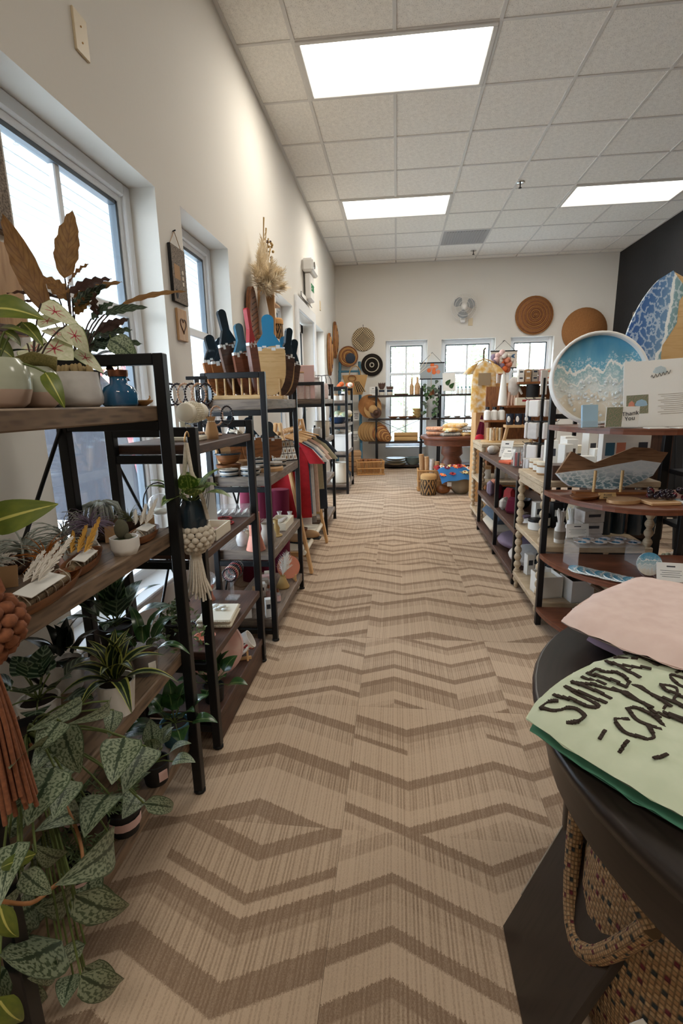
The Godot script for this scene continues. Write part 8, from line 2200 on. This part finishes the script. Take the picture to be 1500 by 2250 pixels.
# smaller goods that fill the boards
func extras():
	var y := 0.77
	coasters("stack of dark coasters behind the turned bowls", Vector3(-0.655, y, -2.215), 4, 0.036)
	coasters("tall coaster stack by the far paddle boards", Vector3(-0.59, y, -2.46), 6, 0.036)
	one("wooden_scoop", MB.new().leaf(Vector3(0, 0.006, 0.06), Vector3(0, 0.006, -0.06), Vector3.UP, 0.04, -0.02, 0.4, 0, 1.6), "maple", "small wooden scoop lying by the coaster stacks", "scoop", Vector3(-0.70, y, -2.27), Vector3(0, 0.5, 0))
	y = 0.43
	for d in [["round white stoneware jug on the third grey board", -0.72, -2.19, 0.03, 0.07, "stone_white"], ["squat beige pot on the third grey board", -0.74, -2.29, 0.034, 0.05, "cream_cloth"], ["slim grey bottle at the back of the third grey board", -0.76, -2.47, 0.02, 0.11, "clay_grey"], ["short ochre pot at the back of the third grey board", -0.76, -2.56, 0.03, 0.06, "ochre"]]:
		vase("small_pot", d[0], [Vector2(0.0005, 0), Vector2(d[3] * 0.8, 0), Vector2(d[3], d[4] * 0.4), Vector2(d[3] * 0.8, d[4] * 0.75), Vector2(d[3] * 0.5, d[4] * 0.85), Vector2(d[3] * 0.6, d[4]), Vector2(d[3] * 0.5, d[4])], d[5], Vector3(d[1], y, d[2]), "pot")
	y = 0.10
	for k in 5: carton(["kraft soap carton", "white soap carton", "grey soap carton", "pink soap carton", "cream soap carton"][k] + " in the row on the lowest grey board", ["kraft", "paper", "clay_grey", "rose", "ivory"][k], Vector3(0.05, 0.07, 0.04), Vector3(-0.70, y, -2.32 - 0.06 * k), 0.4, ["paper", "ink", "paper", "paper", "ink"][k])
	one("stacked_plate", MB.new().lathe(bowl_profile(0.07, 0.02), 24), "stone_white", "pale shallow plate at the near end of the lowest grey board", "plate", Vector3(-0.76, y, -2.17))
	# plant shelf, second board
	y = 0.765
	for k in 6: one("crystal_point", MB.new().lathe([Vector2(0.0005, 0), Vector2(0.006, 0.001), Vector2(0.006, 0.022), Vector2(0.0005, 0.032)], 6), ["resin_white", "air_purple", "rose", "resin_white", "air_purple", "rose"][k], ["clear crystal point", "violet crystal point", "rose crystal point", "second clear crystal point", "second violet crystal point", "second rose crystal point"][k] + " among the wooden trays", "crystal", Vector3(-0.645 - 0.012 * (k % 2), y, -0.80 - 0.028 * k))
	for k in 3: one("kraft_card", MB.new().box(Vector3(0, 0.02, 0), Vector3(0.05, 0.04, 0.002), 0.0005, Basis(Vector3.RIGHT, -0.5)), "kraft", "folded kraft price card standing among the air plants", "card", [Vector3(-0.65, y, -1.19), Vector3(-0.70, y, -0.77), Vector3(-0.66, y, -1.075)][k], Vector3(0, 0.5, 0), "kraft price cards")
	var o := thing("driftwood", "bleached piece of driftwood behind the trays", "driftwood", Vector3(-0.665, y + 0.012, -0.93))
	part("branch", MB.new().tube(smooth([Vector3(0, 0, 0.06), Vector3(0.008, 0.006, 0.02), Vector3(-0.004, 0.002, -0.02), Vector3(0.006, 0.008, -0.06)]), 0.0085, 7), "clay_grey", o)
	part("twig", MB.new().tube([Vector3(0.004, 0.004, 0.0), Vector3(0.016, 0.03, -0.02)], 0.004, 6), "clay_grey", o)
	# jewellery shelf
	y = 0.655
	for k in 3: carton(["small white ring box", "small kraft ring box", "small grey ring box"][k] + " on the second walnut board", ["paper", "kraft", "clay_grey"][k], Vector3(0.04, 0.03, 0.04), Vector3(-0.72, y, -1.44 - 0.06 * k), 0.3)
	y = 0.325
	for k in 2: bracelet("strand of %s beads lying on the third walnut board" % ["tan", "black"][k], ["bead_tan", "bead_dark"][k], 0.028, 0.0042, Vector3(-0.72, y + 0.0044, -1.46 - 0.08 * k), Vector3(PI / 2, 0, 0), 22)
	one("pink_dish", MB.new().lathe(bowl_profile(0.035, 0.018), 18), "terra_pink", "small pink trinket dish on the third walnut board", "dish", Vector3(-0.62, y, -1.44))
	# mug shelf and far consoles
	for k in 3: one("folded_towel", MB.new().box(Vector3(0, 0.025, 0), Vector3(0.2, 0.05, 0.2), 0.02), ["white_cotton", "clay_grey", "cream_cloth"][k], ["white folded towel at the bottom", "grey folded towel in the middle", "cream folded towel on top"][k] + " of the lowest mug shelf stack", "towel", Vector3(-0.70, 0.12 + 0.05 * k, -4.08))
	for k in 3: jar(["white lidded canister", "second white lidded canister", "third white lidded canister"][k] + " on the middle far oak board", "white", 0.045, 0.11, Vector3(0.79 + 0.12 * k, 0.395, -4.5), "maple")
	one("woven_hamper", MB.new().lathe([Vector2(0.0005, 0), Vector2(0.09, 0), Vector2(0.1, 0.16), Vector2(0.095, 0.16), Vector2(0.085, 0.02)], 20), "straw", "small straw hamper on the lowest far oak board", "basket", Vector3(0.86, 0.09, -4.55))
	o = thing("brown_gourd", "brown gourd vessel lying on the carpet by the diamond basket", "gourd", Vector3(0.545, 0.055, -5.86))
	part("gourd", MB.new().ball(Vector3.ZERO, Vector3(0.085, 0.055, 0.055), 16, 10), "acacia", o)
	part("neck", MB.new().tube([Vector3(0.07, 0.01, 0), Vector3(0.12, 0.03, 0)], 0.016, 8), "acacia", o)
	# more packets and cartons between the consoles
	for k in 5: carton(["cream candle carton", "grey candle carton", "white candle carton", "tan candle carton", "pale rose candle carton"][k] + " at the back of the walnut console", ["ivory", "stone_white", "paper", "kraft", "rose"][k], Vector3(0.07, [0.16, 0.12, 0.2, 0.1, 0.14][k], 0.06), Vector3(1.03, 0.655, -2.98 - 0.085 * k), 0.2, "ink")
	for k in 4: bottle(["white lotion bottle with black pump cap", "clear lotion bottle with white label", "white lotion bottle with wooden cap", "tan lotion bottle with black cap"][k] + " on the walnut console", ["white", "resin_white", "white", "kraft"][k], 0.022, [0.13, 0.11, 0.14, 0.12][k], Vector3(0.93, 0.655, -2.98 - 0.075 * k), ["black", "white", "maple", "black"][k])
	for k in 3: carton(["white wrapped soap", "lilac wrapped soap", "grey wrapped soap"][k] + " lying on the middle walnut board", ["paper", "air_purple", "clay_grey"][k], Vector3(0.08, 0.03, 0.05), Vector3(0.80, 0.34, -3.02 - 0.09 * k), 0.6, "ink")

func stroke(mb: MB, P: Array, o: Vector2, w: float, h: float, r: float, soft := true, lift := true):
	var Q := []
	var n := P.size()
	for i in n - 1:
		var p0 := Vector2(P[maxi(i - 1, 0)][0], P[maxi(i - 1, 0)][1])
		var p1 := Vector2(P[i][0], P[i][1])
		var p2 := Vector2(P[i + 1][0], P[i + 1][1])
		var p3 := Vector2(P[mini(i + 2, n - 1)][0], P[mini(i + 2, n - 1)][1])
		for k in (5 if i < n - 2 else 6):
			var p: Vector2 = p1.cubic_interpolate(p2, p0, p3, k / 5.0) if soft else p1.lerp(p2, k / 5.0)
			Q.append(Vector3(o.x + p.x * w, 0, o.y - p.y * h))
	for i in Q.size() - 1:
		var a: Vector3 = Q[i]
		var b: Vector3 = Q[i + 1]
		var rr := r * (1.0 if absf((b - a).normalized().x) < 0.75 else 0.6)
		var mid := (a + b) * 0.5
		mid.y = tee_y(mid.x, mid.z) if lift else 0.0
		mb.box(mid, Vector3((b - a).length() + rr, 0.0022, rr * 2.0), 0.0006, Basis(Vector3.UP, -atan2(b.z - a.z, b.x - a.x)))
# soft folded cloth slab lying flat; local x, z spans
func folded(w: float, h: float, d: float, sd: int) -> MB:
	var mb := MB.new()
	var f := noise(sd, 2.2, 2)
	for side in [1.0, -1.0]:
		var R := []
		for i in 17:
			var row := PackedVector3Array()
			for j in 17:
				var u := -1.0 + j / 8.0
				var v := -1.0 + i / 8.0
				var e := pow(maxf(absf(u), absf(v)), 8.0)
				var ru := u * sqrt(1.0 - 0.22 * v * v)
				var rv := v * sqrt(1.0 - 0.22 * u * u)
				row.append(Vector3(ru * w * 0.53, side * h * 0.5 * (1.0 - e) + f.get_noise_2d(u * 2.0, v * 2.0) * 0.005 * (1.0 if side > 0 else 0.0), rv * d * 0.53))
			R.append(row)
		mb.grid(R, false, false, side < 0)
	return mb

# height of the mint tee's upper face
func tee_y(x: float, z: float) -> float:
	var u := (x - 0.15) / (0.31 * 0.53)
	var v := (z - 0.175) / (0.36 * 0.53)
	for k in 3:
		u = (x - 0.15) / (0.31 * 0.53) / sqrt(1.0 - 0.22 * v * v)
		v = (z - 0.175) / (0.36 * 0.53) / sqrt(1.0 - 0.22 * u * u)
	var e := pow(minf(maxf(absf(u), absf(v)), 1.0), 8.0)
	return 0.0265 + 0.017 * (1.0 - e) + tee_noise.get_noise_2d(u * 2.0, v * 2.0) * 0.005
var tee_noise := noise(3, 2.2, 2)

func front_table():
	var tx := 0.70
	var tz := -0.66
	var ty := 0.62
	var o := thing("round_table", "round dark stained table with folded tees in the foreground", "table", Vector3(tx, 0, tz))
	part("top", MB.new().lathe([Vector2(0.0005, ty - 0.03), Vector2(0.47, ty - 0.03), Vector2(0.485, ty - 0.022), Vector2(0.487, ty - 0.008), Vector2(0.48, ty), Vector2(0.0005, ty)], 64), "dark_top", o)
	part("apron", MB.new().lathe([Vector2(0.455, ty - 0.11), Vector2(0.46, ty - 0.105), Vector2(0.46, ty - 0.03)], 56), "dark_top", o)
	for k in 4:
		var a := TAU * k / 4 + 0.5
		part("leg", MB.new().tube([Vector3(cos(a) * 0.40, 0, sin(a) * 0.40), Vector3(cos(a) * 0.40, ty - 0.06, sin(a) * 0.40)], [0.018, 0.03], 10), "dark_top", o)
	mottled("mint_cotton", "d0dac2", "c4d0b6", 0.95, 0.03, 5.0)
	mottled("green_edge", "5f9a80", "4f8870", 0.95, 0.03, 5.0)
	mottled("pink_cotton", "e6d0c8", "dcc3bb", 0.95, 0.03, 5.0)
	mottled("lilac_cotton", "c2aec4", "b39fb6", 0.95, 0.03, 5.0)
	mt("print_brown", "33271f", 0.9)
	# mint tee lettered SUNDAY coffee
	var ang := atan2(0.676, 0.737)
	o = thing("lettered_tee", "folded mint green tee lettered sunday in brown brush strokes", "folded tee", Vector3(0.173, ty, -0.638), ang)
	part("tee", folded(0.31, 0.034, 0.36, 3), "mint_cotton", o, Vector3(0.15, 0.026, 0.175))
	part("under_layer", folded(0.305, 0.016, 0.355, 8), "green_edge", o, Vector3(0.152, 0.008, 0.177))
	var mb := MB.new()
	var L := 0.0435
	mb.T = Transform3D(Basis.IDENTITY, Vector3(0, 0.0008, 0))
	var word := [[[0.95, 0.8], [0.75, 0.98], [0.35, 0.98], [0.12, 0.8], [0.3, 0.6], [0.7, 0.45], [0.9, 0.25], [0.7, 0.03], [0.3, 0.0], [0.05, 0.2]], [[0.05, 1.0], [0.1, 0.35], [0.35, 0.03], [0.65, 0.2], [0.85, 1.0], [0.9, 0.0]], [[0.05, 0.0], [0.12, 1.0], [0.45, 0.5], [0.85, 0.0], [0.9, 1.0]], [[0.1, 0.0], [0.1, 1.0], [0.55, 0.92], [0.88, 0.5], [0.6, 0.08], [0.1, 0.0]], [[0.0, 0.0], [0.45, 1.0], [0.95, 0.0]], [[0.0, 1.0], [0.3, 0.5], [0.62, 0.55], [0.95, 1.0], [0.6, 0.5], [0.5, 0.0]]]
	for k in 6: stroke(mb, word[k], Vector2(0.02 + 0.0455 * k, 0.068), L * 0.88, 0.058, 0.0034, k < 2)
	stroke(mb, [[0.2, 0.35], [0.75, 0.35]], Vector2(0.02 + 0.0455 * 4, 0.068), L * 0.88, 0.058, 0.0026)
	# second row, joined script with rays either side
	var scr := []
	for g in [[[0.9, 0.75], [0.5, 0.95], [0.1, 0.6], [0.2, 0.15], [0.55, 0.02], [1.0, 0.3]], [[0.5, 0.95], [0.1, 0.5], [0.4, 0.02], [0.8, 0.3], [0.75, 0.8], [0.5, 0.95], [1.0, 0.7]], [[0.1, 0.3], [0.6, 1.15], [0.75, 1.35], [0.5, 1.25], [0.35, -0.5], [0.6, -0.35], [0.55, 0.3], [1.0, 0.4]], [[0.1, 0.3], [0.6, 1.15], [0.75, 1.35], [0.5, 1.25], [0.35, -0.5], [0.6, -0.35], [0.55, 0.3], [1.0, 0.4]], [[0.1, 0.4], [0.75, 0.6], [0.55, 0.95], [0.15, 0.6], [0.3, 0.05], [1.0, 0.3]], [[0.1, 0.4], [0.75, 0.6], [0.55, 0.95], [0.15, 0.6], [0.3, 0.05], [1.0, 0.35]]]: scr.append(g)
	for k in 6: stroke(mb, scr[k], Vector2(0.052 + 0.034 * k, 0.142), 0.037, 0.05, 0.003)
	for r in [[0.02, 0.1, 0.3], [0.018, 0.125, 0.0], [0.03, 0.158, -0.5], [0.262, 0.095, -0.4], [0.272, 0.12, 0.0], [0.265, 0.15, 0.4]]: stroke(mb, [[0, 0], [0.7, r[2] * 0.6]], Vector2(r[0], r[1]), 0.03, 0.02, 0.0036)
	stroke(mb, [[0.0, 0.9], [0.35, 0.8], [0.4, 0.2], [0.7, 0.0], [0.9, 0.3]], Vector2(0.06, 0.25), 0.06, 0.075, 0.0036)
	stroke(mb, [[0.1, 0.0], [0.1, 1.0], [0.6, 0.95], [0.75, 0.7], [0.5, 0.5], [0.1, 0.48], [0.5, 0.45], [0.95, 0.0]], Vector2(0.14, 0.25), 0.07, 0.075, 0.0042)
	part("lettering", mb, "print_brown", o)
	# pink and lilac tees
	o = thing("pink_tee_stack", "folded pale pink tee with lilac lining beyond the mint tee", "folded tee", Vector3(0.545, ty, -0.92), ang + 0.05)
	part("lower_layer", folded(0.36, 0.03, 0.30, 5), "lilac_cotton", o, Vector3(0.02, 0.015, 0.02))
	part("tee", folded(0.37, 0.045, 0.33, 11), "pink_cotton", o, Vector3(-0.01, 0.052, 0))
	mb = MB.new()
	mb.T = Transform3D(Basis.IDENTITY, Vector3(0.02, 0.0765, 0.09))
	stroke(mb, [[0.9, 0.8], [0.5, 1.0], [0.2, 0.75], [0.8, 0.3], [0.5, 0.0], [0.1, 0.2]], Vector2.ZERO, 0.012, 0.014, 0.0008, true, false)
	part("size_mark", mb, "ink", o)
	one("coral_tee", folded(0.3, 0.06, 0.3, 21), mottled("coral_cotton", "d7a48e", "c99480", 0.95, 0.03, 5.0), "folded coral tee at the far side of the round table", "folded tee", Vector3(0.83, ty + 0.03, -0.92), Vector3(0, 0.5, 0))
	one("tan_tee", folded(0.24, 0.02, 0.22, 23), "kraft", "folded tan tee partly under the mint one", "folded tee", Vector3(0.60, ty + 0.01, -0.46), Vector3(0, 0.7, 0))
	# woven bag under the table
	var tp := paint(96, 96, func(u: float, v: float):
		var i := int(u * 24.0)
		var j := int(v * 24.0)
		var cc := Color("a5805a") if (i + j) % 2 == 0 else Color("b5946c")
		var h := fposmod(sin(i * 12.9898 + j * 78.233) * 43758.5453, 1.0)
		if (i + 2 * j) % 7 == 0 and h > 0.25: cc = Color("2c3436") if h > 0.6 else Color("6a2430")
		var e := minf(fposmod(u * 24.0, 1.0), fposmod(v * 24.0, 1.0))
		return cc.darkened(0.35) if e < 0.14 else cc)
	mt("bag_weave", "ffffff", 0.85, 0.0, {"albedo_texture": tp, "uv1_scale": Vector3(7, 6, 1), "normal_enabled": true, "normal_texture": grain_bump(31, 0.06, 8.0), "normal_scale": 0.6})
	o = thing("woven_tote", "large straw tote woven with dark and wine flecks under the round table", "bag", Vector3(0.53, 0.0, -0.70))
	part("body", MB.new().lathe([Vector2(0.0005, 0.0), Vector2(0.16, 0.0), Vector2(0.2, 0.05), Vector2(0.215, 0.2), Vector2(0.2, 0.36), Vector2(0.185, 0.40), Vector2(0.175, 0.40), Vector2(0.19, 0.2)], 32, Vector3.ZERO, true, 1.0), "bag_weave", o)
	for s in [-1.0, 1.0]:
		var P := []
		for k in 13: P.append(Vector3(-0.19 - 0.035 * sin(k * PI / 12), 0.39 + (0.075 if s > 0 else -0.2) * sin(k * PI / 12), -0.13 + 0.022 * k))
		part("handle", MB.new().tube(P, 0.014, 8), "bag_weave", o)
	part("tag", MB.new().box(Vector3(-0.15, 0.19, 0.165), Vector3(0.12, 0.03, 0.002), 0.0, Basis.from_euler(Vector3(0, -0.7, -0.5))), "paper", o)
	o = thing("leaning_frame", "dark framed board with a pale edge leaning on the woven tote", "frame", Vector3(0.225, 0.0, -0.735), 0.0)
	var a0 := Vector3(0.0, 0.006, 0.0)
	var dirx := Vector3(0.115, 0.29, 0.01)
	var B := Basis(Vector3.BACK, -atan2(0.115, 0.29))
	part("frame", MB.new().box(B * Vector3(0.008, 0.155, -0.0) + a0, Vector3(0.016, 0.31, 0.24), 0.002, B), "dark_top", o)
	part("pale_edge", MB.new().box(B * Vector3(0.008, 0.2, -0.121) + a0, Vector3(0.017, 0.22, 0.003), 0.0, B), "clay_grey", o)
